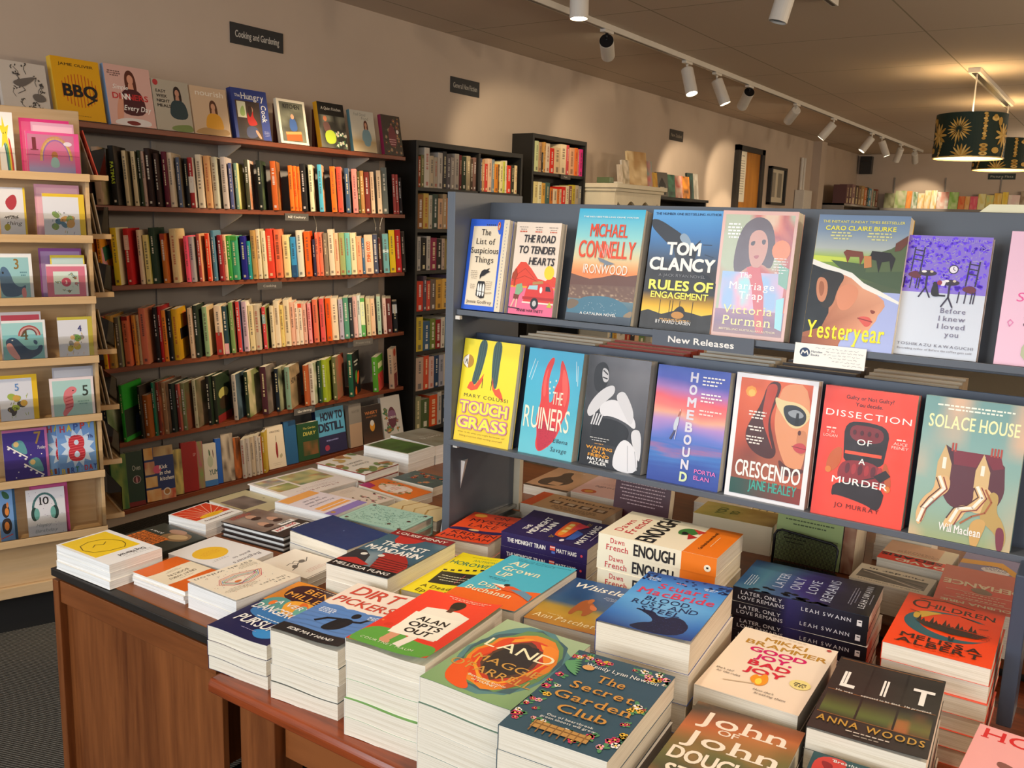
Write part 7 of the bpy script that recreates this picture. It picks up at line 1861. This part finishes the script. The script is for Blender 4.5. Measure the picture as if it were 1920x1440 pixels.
def k_sea(a):
    a.r(0, 0, 1, 1, 'e8dce2'); a.r(.06, .07, .94, 1, 'a8d0d0'); a.sm('34 30 50 20 62 28 58 38 48 42 52 56 50 74 38 86 30 96 24 86 34 70 28 54 30 40', 'd87a84')
    for i in range(4): a.L('34 %d 50 %d' % (50 + i * 8, 46 + i * 8), .025, 'b84a5c')
    a.e(.52, .32, .02, .015, BK); a.t('5', .8, .46, .26, '2c3a34', .18, st='sb'); a.lines(.74, .58, .3, 2, .06, '7aa8a8', th=.03)
def k_skate(a):
    a.r(0, 0, 1, 1, 'c06aa0'); a.r(0, .05, .94, 1, '3a2a84')
    for x, y in ((.16, .22), (.5, .58)):
        a.sm(' '.join(str(int(v * 100)) for v in (x + .1, y, x + .26, y - .02, x + .34, y + .1, x + .38, y + .28, x + .2, y + .22, x, y + .08)), '5a9aa4'); a.e(x + .13, y + .06, .06, .05, 'd8b87a'); a.ln([(x - .06, y + .08), (x + .36, y + .32)], .03, WH)
        for k in (0, .12, .24, .36): a.e(x - .04 + k, y + .13 + k * .6, .03, None, 'e8e4ec', 9)
    a.t('7', .78, .3, .24, '9a7a3c', .2, st='sb'); a.t('Today', .84, .4, .06, WH, .2, sh=.2)
    for x, y in ((.3, .8), (.24, .9), (.84, .5), (.6, .5)): a.e(x, y, .015, None, WH, 6)
def k_eight(a):
    a.r(0, 0, 1, 1, '6f9cd8'); a.r(.95, 0, 1, 1, '8a7a2c')
    a.p([(.5 + math.cos(t * math.pi / 12) * (.44 if t % 2 else .3), .5 - math.sin(t * math.pi / 12) * (.36 if t % 2 else .24)) for t in range(24)], 'c8dcf4')
    a.t('8', .47, .72, .46, 'c02a3c', .5, st='o'); 
    for i in range(9): a.ln([(.28, .32 + i * .046), (.66, .3 + i * .046)], .012, 'e86a70')
    a.e(.47, .4, .06, .045, 'c8dcf4'); a.e(.47, .62, .07, .05, 'c8dcf4')
    for i, (ch, c) in enumerate(zip('HAPPY', ('b83a4c', 'd8c83a', '3a5aa8', 'c83a3c', 'c8b83a'))): a.t(ch, .14 + i * .17, .2 - i * .012, .12, c, .14, st='x')
    a.t('Th', .82, .34, .06, '2c3a7a', .16, st='x')
    for i, (ch, c) in enumerate(zip('BIRTHDAY', ('d8b82c', '7a3a2c', '2c4a9a', '3a7a4a', '8ab0d8', 'c83a4c', 'b83a3c', '3a5aa8'))): a.t(ch, .1 + i * .115, .95 - i * .006, .1, c, .1, st='x')
def k_bear(a):
    a.r(0, 0, 1, 1, '6f9ad0'); a.r(.84, 0, 1, 1, '1f4a6c'); a.sm('20 2 60 8 70 20 30 18', '2a5a3c'); a.e(.4, .4, .22, .13, '2c2428'); a.e(.46, .42, .12, .07, 'd8843a'); a.e(.52, .3, .07, .05, 'd8844a'); a.sm('10 56 60 52 74 70 50 84 14 80', '2c2428'); a.e(.4, .68, .14, .08, 'd8843a'); a.L('0 90 70 84', .06, 'd84a2c')
def k_ten(a):
    a.r(0, 0, 1, 1, 'dcdce4'); a.ln([(.46 + math.cos(t * .21) * .3, .4 - math.sin(t * .21) * .3) for t in range(16)], .06, '4a7a7c'); a.e(.19, .5, .09, .14, '24403c'); a.e(.73, .5, .09, .14, '24403c'); a.e(.25, .5, .07, .12, '6aa8a0'); a.e(.67, .5, .07, .12, '6aa8a0')
    a.t('10', .46, .32, .16, BK, .28, st='sb'); q = random.Random(2)
    for i in range(26): a.e(q.uniform(.04, .94), q.uniform(.04, .96), .01, None, '8a7aa0', 6)
    a.t('Happy', .4, .76, .07, '9aa4ac', .4, sh=.3); a.t('Birthday', .46, .88, .07, '9aa4ac', .6, sh=.3)
tn = lambda i: "on the card rack's %s tier" % ('top', 'second', 'third', 'fourth', 'fifth', 'sixth', 'lowest')[i]
gcard(k_star, 0, 28, 208, 314, 0, 'white card with a yellow star and rainbow tail, ' + tn(0))
gcard(k_one, 50, 150, 240, 317, 0, 'pink landscape card with number one and a rainbow, ' + tn(0))
gcard(k_plain('d82c80', 'e05a94'), 40, 134, 216, 316, 0, 'plain hot pink card behind the number one card', .03, 'd82c80')
gcard(k_plain('d8a0c0', 'e8b8d0'), 62, 142, 222, 316, 0, 'pale pink card just behind the number one card', .016, 'd8a0c0')
gcard(k_bird, 0, 50, 350, 438, 1, 'pale card with a red bird and yellow edge, ' + tn(1))
gcard(critter(('4a7a98', 'c89a5a', '6a6aa0', '7a9a5a'), seed=3, edge='d8b82c'), 82, 160, 358, 438, 1, 'white card with ducks and a yellow border, ' + tn(1))
gcard(k_plain('d8a0b8', 'e4b4c4'), 68, 152, 342, 438, 1, 'pink card standing behind the duck card', .025, 'd890b0')
gcard(k_three, 0, 62, 472, 556, 2, 'blue card with a whale and number three, ' + tn(2))
gcard(k_pinkwreath, 88, 164, 488, 553, 2, 'pink card with a pale flower square, ' + tn(2))
gcard(k_plain('d8c43c', 'b8d0d4'), 97, 161, 472, 553, 2, 'pale blue card with yellow top behind the pink flower card', .016, 'd8c43c')
gcard(k_plain('8a4a98', 'a88ac0'), 76, 156, 460, 553, 2, 'purple card at the back of the third tier', .034, '8a4a98')
gcard(k_whale4, 5, 87, 602, 678, 3, 'blue card with a dark whale and rainbow number four, ' + tn(3))
gcard(critter(('c8b44a', '8a8a8c', 'd8b07a', '6a9a4a'), '4', '2a2f7a', .62, .34, seed=5, edge='b8ac3c'), 110, 175, 588, 667, 3, 'white card with party animals and number four, ' + tn(3))
gcard(k_plain('d8d4da', 'c84a5c'), 2, 80, 588, 678, 3, 'red edged card behind the dark whale card', .02, 'd8d4da')
gcard(critter(('4a4a4e', '9ab04a', 'c8a04a', 'b8c83c'), '5', '5a8ac8', .46, .32, seed=8, edge='e0b81c'), 0, 72, 708, 796, 4, 'yellow edged card with dog, dragon and number five, ' + tn(4))
gcard(k_sea, 95, 177, 706, 783, 4, 'pale blue card with a pink seahorse and number five, ' + tn(4))
gcard(k_plain('b0b4c4', 'c8ccd8'), 102, 178, 688, 783, 4, 'grey blue card behind the seahorse card', .02, 'b0b4c4')
gcard(k_skate, 8, 92, 808, 906, 5, 'purple card with roller skates and number seven, ' + tn(5))
gcard(k_eight, 110, 184, 787, 892, 5, 'blue card with a big striped red eight, front copy, ' + tn(5))
gcard(k_eight, 86, 160, 790, 896, 5, 'blue card with striped red eight, half hidden copy, ' + tn(5), .014)
gcard(k_bear, 0, 32, 920, 1022, 6, 'blue card with a dark bear, leftmost ' + tn(6))
gcard(k_ten, 52, 124, 920, 1013, 6, 'white card with headphones and number ten, ' + tn(6))
gcard(k_plain('c84a94', 'd05a9c'), 60, 130, 908, 1010, 6, 'magenta card behind the headphones card', .02, 'c84a94')
for i, z in enumerate(TRAY[:6]):
    # envelopes and cards standing in the side trays, seen edge on
    for j in range(4 if i else 2):
        c = ('e05a48', 'd8d0c4', 'cfc4ae', 'b8b0a8')[j] if i == 0 else ('d8cdb8', 'c8bca4', 'e0d8c8', 'a89c8c')[j]
        m_ = Matrix.Translation((-.06 + j * .011, .15 + .02 * j, z - .001)) @ Matrix.Rotation(R(9 if i else 16), 4, 'Y')
        o = MB().box(0, 0, 0, .003, .21, .15 if i else .165, m=RM @ m_).build('greeting_card', mat('side_tray_card_%s' % c, c, .6))
        tag(o, 'card edge on in the side tray, %s' % ('%s from outside, ' % ONES[j + 1] + tn(i)), 'greeting card', 'cards in the side trays of the rack')

# ------------------------------------------------------------------ ceiling track and spotlights
M_LENS = mat('lit_spot_lens', 'fff4dc', .4, emit=('fff0d0', 14.0))
M_UNLIT = mat('dark_lens', '2a2826', .3)
def track(name, x, y0, y1, label, w=.036):
    e = empty(name, (x, (y0 + y1) / 2, CZ), label, 'light track')
    h = (y1 - y0) / 2
    MB().box(-w / 2, -h, -.034, w / 2, h, 0).build('rail', M_WHITEMET, e, .002)
    MB().box(-w / 4, -h + .02, -.0345, w / 4, h - .02, -.030).build('groove', M_UNLIT, e)
track('light_track', -2.79, 2.4, 14.6, 'long white light track running along the ceiling above the left aisle')
def spot(x, y, zm, aim, label, power, lit=True, r=.043, ln=.19, ang=52, col=(1, .80, .55), cap='white'):
    """zm height of the swivel; aim is the direction the barrel points"""
    d = Vector(aim).normalized()
    e = empty('track_spotlight', (x, y, zm), label, 'spotlight', 'spotlights on the ceiling')
    q = d.to_track_quat('Z', 'Y').to_matrix().to_4x4()
    MB().box(-.018, -.055, CZ - .052 - zm, .018, .055, CZ - .034 - zm).build('adapter', M_WHITEMET, e, .003)
    MB().tube([(0, 0, CZ - .05 - zm), (0, 0, .012)], .009, 8).tube([(0, 0, .014), tuple(d * .02)], .008, 8).build('swivel_arm', M_WHITEMET if cap == 'white' else M_BLKMET, e, smooth=True)
    b = MB()
    b.lathe([(0, 0), (r * .9, 0), (r, .006), (r, ln), (r - .004, ln), (r - .004, ln - .016), (0, ln - .016)], 28)
    b.v = [tuple(q @ Vector(p)) for p in b.v]
    b.build('barrel', M_WHITEMET, e, smooth=False)
    if cap != 'white':
        b = MB().lathe([(0, -.004), (r * .98, -.004), (r * .98, 0), (0, 0)], 24)
        b.v = [tuple(q @ Vector(p)) for p in b.v]
        b.build('end_cap', M_BLKMET, e)
    b = MB().lathe([(0, ln - .012), (r - .006, ln - .012), (r - .006, ln - .009), (0, ln - .009)], 24)
    b.v = [tuple(q @ Vector(p)) for p in b.v]
    b.build('lens', M_LENS if lit else M_UNLIT, e)
    if lit and power:
        p = Vector((x, y, zm)) + d * (ln + .01)
        lo = lamp('spot_beam', 'SPOT', p, p + d, power, col, spot_size=R(ang), spot_blend=.45, shadow_soft_size=.035)
sp = lambda i: 'white ceiling spotlight, ' + i
spot(-2.23, 3.74, 2.585, (0.03, -.02, -1), sp('nearest and largest, lit, cut by the top edge'), 60, ang=70)
spot(-2.79, 5.02, 2.56, (-.42, .9, -.28), sp('with a black cap, pointing away just below the nearest one'), 40, cap='black', ang=46)
spot(-2.79, 6.2, 2.57, (.36, -.18, -1), sp('glowing bright, left one of the middle pair'), 60)
spot(-2.79, 6.75, 2.57, (.42, .12, -1), sp('lit, right one of the middle pair'), 60)
spot(-2.79, 7.45, 2.57, (-.6, .75, -.55), sp('black capped, just right of the middle pair'), 70, cap='black')
spot(-2.79, 8.7, 2.57, (-1.06, 1.15, -.8), sp('further along the track, above the amber door'), 60)
spot(-2.79, 9.95, 2.57, (-.75, -.2, -1), sp('sixth along the track, over the framed picture'), 45, ang=50)
spot(-2.79, 11.6, 2.57, (-.6, -.3, -1), sp('above the far pier, left of a close pair'), 30)
spot(-2.79, 12.1, 2.57, (.4, .1, -1), sp('above the far pier, right of a close pair'), 30)
spot(-2.79, 13.2, 2.57, (-.4, .5, -1), sp('second from the far end of the track'), 30)
spot(-2.79, 14.1, 2.57, (-.1, 1.1, -.75), sp('last one at the far end of the track'), 40)
spot(-1.45, 4.29, 2.60, (-.22, -.1, -1), sp('only its lower corner showing at the top edge'), 0, lit=False)
track('light_track', -2.23, 3.3, 4.1, 'short white light track above the nearest spotlight')
track('light_track', -1.45, 4.0, 5.0, 'short white light track above the half hidden spotlight at the top')

# ------------------------------------------------------------------ pendant lamps
def palm_shade(seed):
    def f(a):
        a.r(0, 0, 1, 1, '1f3028')
        G = ('c8a050', 'b88e40', 'd8b468')
        for i in range(9):
            x = (i + .5) / 9
            if i % 3 == 0:
                for k in range(19):
                    an = 6.2832 * k / 19 + .15
                    a.p([(x + math.cos(an) * .012, .38 + math.sin(an) * .06), (x + math.cos(an + .13) * .034, .38 + math.sin(an + .13) * .17), (x + math.cos(an) * .058, .38 + math.sin(an) * .29), (x + math.cos(an - .13) * .034, .38 + math.sin(an - .13) * .17)], G[k % 3])
                a.ln([(x, .4), (x - .012, .76)], .004, 'c8a050')
                for k in range(9):
                    an = 3.1416 + 3.1416 * k / 8
                    a.e(x + .02 + math.cos(an) * .026, .98 + math.sin(an) * .14, .03, .022, G[k % 3], 8, math.atan2(math.sin(an) * .14 * a.h, math.cos(an) * .026 * a.w))
            elif i % 3 == 1:
                for k in range(11): a.e(x + .004 * (k % 2), .04 + k * .055, .010, .03, G[k % 3], 8)
                for k in range(3): a.e(x + .004, .74 + k * .09, .02, .045, G[k], 10); a.e(x + .004, .74 + k * .09, .008, .02, '8a6428', 8)
                a.e(x + .05, .14, .02, .06, 'd8b468', 9); a.e(x + .05, .1, .012, .05, 'b88e40', 9)
            else:
                for k in range(11):
                    an = 6.2832 * k / 11
                    a.e(x + math.cos(an) * .026, .5 + math.sin(an) * .14, .03, .034, G[k % 3], 8, math.atan2(math.sin(an) * .14 * a.h, math.cos(an) * .026 * a.w))
                for k in range(6): a.e(x + .03 - k * .004, .62 + k * .07, .008, .04, G[(k + 1) % 3], 8)
                a.e(x - .045, .84, .022, .07, 'c8a050', 9); a.e(x - .03, .2, .014, .1, 'b88e40', 9)
    return f
M_SHADEIN = mat('warm_shade_lining', 'f0dca8', .8)
def pendant(x, y, z0, z1, r, label):
    e = empty('pendant_lamp', (x, y, CZ), label, 'pendant lamp', 'green palm pattern pendant lamps')
    h = z1 - z0
    a = Art(2 * math.pi * r, h)
    palm_shade(4)(a)
    v = []
    def wrap(p):
        t = p[0] / r
        rr = r + p[2] + .0006
        return (math.cos(t) * rr, math.sin(t) * rr, z0 - CZ + p[1])
    n = 72
    base = Art(2 * math.pi * r, h)
    base.grid('1f3028', n, 1)
    me = art_mesh('shade', [(base.v, base.f, base.c), ([(p[0], p[1], p[2] + .0006) for p in a.v[4:]], [tuple(i - 4 for i in q) for q in a.f[1:]], a.c[4:])], SPINEP, wrap)
    sh = link(bpy.data.objects.new('shade', me), e)
    b = MB().lathe([(r - .002, z0 - CZ), (r - .002, z1 - CZ)], 64)
    b.build('shade_lining', M_SHADEIN, sh)
    MB().lathe([(r - .004, z0 - CZ), (r + .003, z0 - CZ), (r + .003, z0 - CZ + .008), (r - .004, z0 - CZ + .008)], 64, closed=True).build('shade_rim', mat('gold_trim', 'c8a868', .5), sh)
    MB().lathe([(0, z0 - CZ + .03), (r - .006, z0 - CZ + .03)], 48).build('diffuser', mat('lit_diffuser', 'fff2d0', .6, emit=('ffe9b8', 2.2)), e)
    MB().tube([(0, 0, 0), (0, 0, z1 - CZ)], .005, 8).tube([(-r, 0, z1 - CZ - .01), (r, 0, z1 - CZ - .01)], .003, 6).tube([(0, -r, z1 - CZ - .01), (0, r, z1 - CZ - .01)], .003, 6).build('cord', M_WHITEMET, e)
    lamp('pendant_bulb', 'POINT', (x, y, z1 + .02), (x, y, 0), 4, (1, .78, .5), shadow_soft_size=.05)
    lamp('pendant_down', 'POINT', (x, y, z0 + .0), (x, y, 0), 10, (1, .8, .55), shadow_soft_size=.08)
pendant(-1.12, 7.5, 2.025, 2.335, .235, 'front pendant lamp with dark green palm leaf drum shade')
pendant(-1.12, 9.4, 2.055, 2.325, .235, 'rear pendant lamp with palm leaf drum shade, partly behind the front one')
track('pendant_track', -1.13, 7.42, 9.5, 'white ceiling batten carrying the two palm leaf pendant lamps', .08)

# ------------------------------------------------------------------ beyond: dresser, low shelves, picture, back wall
def dresser():
    e = empty('cream_dresser', (-3.6, 6.7, 0), 'cream painted dresser with a scalloped top opening, beyond the bookcases', 'dresser')
    L = Matrix.Translation((3.6, -6.7, 0))
    MB().box(-3.845, 6.40, .0, -3.42, 6.43, 1.73, m=L).box(-3.845, 7.20, 0, -3.42, 7.23, 1.73, m=L).box(-3.845, 6.43, 0, -3.83, 7.20, 1.73, m=L).build('carcass', M_CREAMW, e, .002)
    MB().box(-3.845, 6.38, 1.73, -3.40, 7.25, 1.755, m=L).box(-3.845, 6.36, 1.755, -3.38, 7.27, 1.79, m=L).build('cornice', M_CREAMW, e, .004)
    pts = [(6.43, 1.73), (6.43, 1.60)] + [(6.43 + .77 * i / 24, 1.63 + .03 * math.cos(i / 24 * 6.2832 * 3)) for i in range(1, 24)] + [(7.20, 1.60), (7.20, 1.73)]
    MB().prism(pts[::-1], 0, -3.44, -3.42, m=L).build('scalloped_rail', M_CREAMW, e, .001)
    for z in (.45, .85, 1.25): MB().box(-3.83, 6.43, z - .02, -3.43, 7.20, z, m=L).build('shelf', M_CREAMW, e, .001)
dresser()
for i, z in enumerate((.85, .45)):
    fill(fillrow(('c83a34 e0c8a0 3a5a8a d8a03c 5a8a4a c8b8a8 8a2c4a e0e0d8 d86a2c', '4a6a8a c8a84a d8d0c4 a83a2c 3a3a3c e0b890 6a8a5a')[i], 22, 70 + i), 6.45, 7.15, -3.46, z, .2, 'on the %s dresser shelf' % ('middle', 'lower')[i], 'books on the cream dresser', .16, 72 + i)
def stand_books(specs, y0, X, z, where, group, seed, wmax=.17):
    """books facing or standing in a row along the wall"""
    y = y0
    for i, (cov, w, h, lab, c) in enumerate(specs):
        upright(cov, X, y, z + .003, 8, w, h, .02, lab + ' ' + where, rz=80, spine=c, group=group)
        y += w + .012
DT = 'on top of the cream dresser'
stand_books([(c_photo('d8c8b4', 'b8a890'), .05, .16, 'thin pale book', 'd8c8b4'), (c_photo('e0d0b8', '8a7a5a'), .09, .20, 'white gift box shaped book', 'e0d8cc'), (c_photo('e8d0a0', 'a8783a'), .26, .28, 'large tan book with flowers', 'e8d0a0')], 6.66, -3.52, 1.79, DT, 'books on the cream dresser top', 80)
stand_books([(c_photo('6ab0a8', 'd86a6a'), .15, .22, 'teal and pink book', '6ab0a8'), ], 7.11, -3.54, 1.79, DT, 'books on the cream dresser top', 81)
tag(MB().box(-3.62, 6.46, 1.791, -3.5, 6.52, 1.84).build('tin', mat('green_tin', '5a6a4a', .4), bevel=.003), 'small green tin on the left end of the cream dresser', 'tin')
tag(MB().box(-3.66, 6.54, 1.791, -3.48, 6.64, 1.81).build('box', mat('pale_box', 'd8d0c0', .5), bevel=.003), 'flat pale box on the cream dresser', 'box')
bookcase2 = empty('low_black_shelf', (-3.7, 7.9, 0), 'low black shelf unit with books on top, left of the amber door', 'shelf unit')
L2 = Matrix.Translation((3.7, -7.9, 0))
MB().box(-3.845, 7.30, 0, -3.53, 7.33, 1.70, m=L2).box(-3.845, 8.46, 0, -3.53, 8.49, 1.70, m=L2).box(-3.845, 7.33, 0, -3.83, 8.46, 1.70, m=L2).build('carcass', M_BLACK, bookcase2, .001)
MB().box(-3.845, 7.29, 1.70, -3.51, 8.50, 1.725, m=L2).build('top_board', M_BLACK, bookcase2, .002)
for z in (.5, .9, 1.3): MB().box(-3.83, 7.33, z - .02, -3.535, 8.46, z, m=L2).build('shelf', M_BLACK, bookcase2)
def c_house(a):
    a.r(0, 0, 1, 1, '6a645c'); a.P('20 50 50 20 80 50 80 92 20 92', '24221f'); a.lines(.5, .6, .4, 3, .1, 'e0d8c8', th=.06)
BT = 'on the low black shelf unit'
stand_books([(c_photo('e0b83a', 'c88a2c'), .09, .2, 'yellow book', 'e0b83a'), (c_house, .17, .21, 'grey book with a black house', '5a5248'), (c_photo('5a9a7a', '2c3a34'), .15, .2, 'green book', '5a9a7a'), (c_photo('c8302c', 'e8d0b8'), .15, .2, 'red and white book', 'b8281f'), (c_photo('e8902c', '3a2a20'), .15, .2, 'orange book', 'c82c24'), (c_photo('2c4a44', '1a1c1a'), .1, .24, 'dark teal book', '1c2a28'), (c_photo('b8b0a4', '8a8478'), .1, .24, 'grey patterned book', 'b8b0a4')], 7.33, -3.55, 1.725, BT, 'books on top of the low black shelf unit', 82)
fill(fillrow('3a8a78 a8d0d4 a8d0d4 e0602c e8e0d8 e8d8d0 8a5a5a 5a2c2c b8c8d0 2c3a44 c8b8a8 d86a3a', 25, 85), 7.36, 8.43, -3.56, 1.3, .2, 'inside the low black shelf unit', 'books inside the low black shelf unit', .2, 86)
def c_notice(a): a.r(0, 0, 1, 1, 'ece4d0'); a.lines(.5, .08, .6, 1, .03, '6a6258', th=.02); a.lines(.5, .18, .66, 14, .05, '8a8274', th=.014)
board('notice', .21, .56, .002, c_notice, WX(10.07, 1.76, -3.823), 'long white notice taped to the amber door', 'notice', 'ece4d0')
def pic():
    e = empty('framed_picture', (-3.83, 11.4, 1.95), 'dark framed picture hung on the wall right of the amber door', 'picture')
    y0, y1, z0, z1 = -.29, .29, -.16, .17
    MB().box(-.018, y0, -.19, .035, y0 + .035, .27).box(-.018, y1 - .035, -.19, .035, y1, .27).box(-.018, y0, .24, .035, y1, .27).box(-.018, y0, -.19, .035, y1, -.16).build('frame', M_DARK, e, .003)
    a = Art(.51, .40)
    a.r(0, 0, 1, 1, 'd8ccb4'); a.r(.12, .1, .42, .84, '9a9284'); a.r(.58, .1, .88, .84, '8f8778')
    o = bpy.data.objects.new('print', art_mesh('print', [([(0, -.255 + x, -.16 + y + z * 0) for x, y, z in a.v][:4], a.f[:1], a.c[:4]), ([(.0008, -.255 + x, -.16 + y) for x, y, z in a.v[4:]], [tuple(i - 4 for i in q) for q in a.f[1:]], a.c[4:])], CARDP))
    link(o, e)
pic()
tag(MB().box(-3.845, 12.2, 1.52, -3.72, 12.55, 1.98).build('wall_heater', M_WHITEMET, bevel=.006), 'white box mounted on the wall beside the far pier', 'heater')
tag(MB().tube([(-3.82, 12.34, 1.98), (-3.82, 12.34, 2.4)], .02, 8).tube([(-3.82, 12.44, 1.98), (-3.82, 12.44, 2.4)], .02, 8).build('wall_conduit', M_WHITEMET), 'white pipes rising from the white wall box', 'pipe')
bc = empty('far_bookcase', (-3.6, 13.6, 0), 'grey shelf unit with two rows of books by the far corner', 'bookcase')
L3 = Matrix.Translation((3.6, -13.6, 0))
MB().box(-3.845, 13.14, 0, -3.45, 13.17, 1.84, m=L3).box(-3.845, 15.18, 0, -3.45, 15.21, 1.84, m=L3).build('side_panel', M_PANEL, bc)
for z in (1.0, 1.40, 1.84): MB().box(-3.845, 13.14, z - .025, -3.45, 15.21, z, m=L3).build('shelf', M_PANEL, bc)
fill(fillrow('1c1a1a 2a2828 e0b050 e8c060 c8806a b85a4a 2c3a4a 8a2c3a c8a030 e0c880 b8a0b0 8a7aa0 e8d8c8 d0a8a0 c84a34 d89a6a a83a3a 3a2c3a', 26, 90), 13.2, 15.15, -3.47, 1.40, .2, 'in far corner unit, middle shelf', 'books on the far corner unit, middle shelf', .18, 91)
fill(fillrow('6a4a4a 5a3a40 8a6a6a 4a3a34 7a5a4a a88a5a c8703a 2c3a34 3a8ab0 b8b0a0 7a8a7a 8a4a3a', 28, 92), 13.3, 15.15, -3.47, 1.84, .2, 'atop the far corner unit', 'books on top of the far corner unit', .18, 93)

def back_row():
    e = empty('picture_book_ledge', (-1.4, 15.2, 0), 'long ledge of children\'s picture books along the far back wall', 'shelf')
    L = Matrix.Translation((1.4, -15.2, 0))
    MB().box(-3.40, 15.06, 1.78, 1.6, 15.295, 1.80, m=L).box(-3.40, 15.05, 1.76, 1.6, 15.06, 1.83, m=L).build('ledge', M_PANEL, e)
    for x in (-3.28, -2.55, -1.80, -.9, .1): MB().box(x, 15.28, 1.3, x + .015, 15.297, 2.30, m=L).build('upright', M_PANEL, e)
    MB().box(-3.40, 15.06, 1.25, 1.6, 15.295, 1.27, m=L).build('ledge', M_PANEL, e)
back_row()
q = random.Random(21)
PB = [('6a6a4a', '9a9a7a', .24, 'olive'), ('c8c4a8', '7a9a50', .26, 'pale'), ('d87a24', 'e09a4a', .12, 'orange'), ('4a7a3a', 'e0e0d8', .13, 'green and white'), ('e8a82c', 'f0e0c8', .14, 'yellow'), ('e8a82c', 'e8d8b8', .14, 'yellow'), ('e0b030', 'f0e8d8', .13, 'yellow'), ('e8e4dc', 'c86a4a', .26, 'white'), ('7ac02c', 'e0f0b0', .2, 'lime green'), ('e8582c', 'f0a060', .14, 'orange red'), ('f0a848', 'f0c890', .1, 'pale orange'), ('e85a70', 'f08a8a', .16, 'pink'), ('e8d060', 'f0f0c0', .16, 'pale yellow'), ('ecd070', 'c8d890', .16, 'pale yellow'), ('e8b848', 'f0d890', .16, 'amber'), ('f0c83a', 'f0d870', .12, 'bright yellow'), ('efe0d0', 'e8c8c0', .24, 'cream'), ('7a5a3a', 'b8a890', .16, 'brown'), ('b83a2c', '8ab0b0', .14, 'red and blue'), ('4a7a78', '3a5a6a', .22, 'teal'), ('c8a82c', 'd8c060', .1, 'mustard'), ('2a2c6a', '4a3a7a', .14, 'navy'), ('a84a2c', '3a2c44', .14, 'rust'), ('1c1a20', 'd8d0c8', .24, 'black and white'), ('4a8a34', '6aa04a', .2, 'leaf green'), ('2c2c2c', 'e0e0e0', .18, 'black'), ('d8c8d4', 'e8dce0', .26, 'pale lilac'), ('7ab0c8', 'e8b860', .1, 'light blue'), ('e8b040', 'e8d0a0', .24, 'orange'), ('e8d0c0', 'd8b8a8', .2, 'pale peach'), ('d8a860', 'b88a40', .26, 'tan')]
x = -3.36
for i, (a_, b_, w_, lb) in enumerate(PB):
    h_ = q.uniform(.24, .32) if lb not in ('orange red', 'pale orange', 'pink') else .22
    upright(c_photo(a_, b_), x, 15.09, 1.803, 8, w_ * .62, h_, .012, '%s picture book, %s from the left on the far back ledge' % (lb, ordinal(i + 1)), spine=a_, group='picture books on the far back ledge')
    x += w_ * .62 + .005
PB2 = ['c8a030', '4a7a5a', 'd8d0c0', '8a5a3a', 'e0b83a', '3a4a3a', 'b8a088', '5a7a8a', 'd86a3a', 'c8c02c', '6a5040', 'a8783a', '8ab0b8']
for i, c in enumerate(PB2):
    upright(c_photo(c, 'e0d8c8'), -3.2 + i * .2, 15.09, 1.273, 8, .185, .27, .012, '%s picture book, %s from the left on the lower back ledge' % (cname(c), ordinal(i + 1)), spine=c, group='picture books on the lower back ledge')
board('wall_sign', .36, .085, .004, card_sign('Picture Flats', 'b8b4a0', '24302c'), FR(-1.975, 15.294, 2.275), 'dark sign with pale lettering on the far back wall, below the pendants', 'sign', '24302c')
tag(MB().box(-3.80, 15.2, 2.35, -3.62, 15.298, 2.62).box(-3.79, 15.19, 2.53, -3.63, 15.2, 2.56).build('speaker', M_UNLIT, bevel=.004), 'dark speaker high in the far corner of the back wall', 'speaker')
tag(MB().prism([(-.235, 1.5345), (-.22, 1.548), (-.075, 1.548), (-.05, 1.56), (.12, 1.563), (.14, 1.5345)], 1, 1.765, 1.772).build('notice_card', mat('cream_card', 'efe8c4', .6)), 'cream card with rounded shoulders standing behind the upper back panel', 'card')
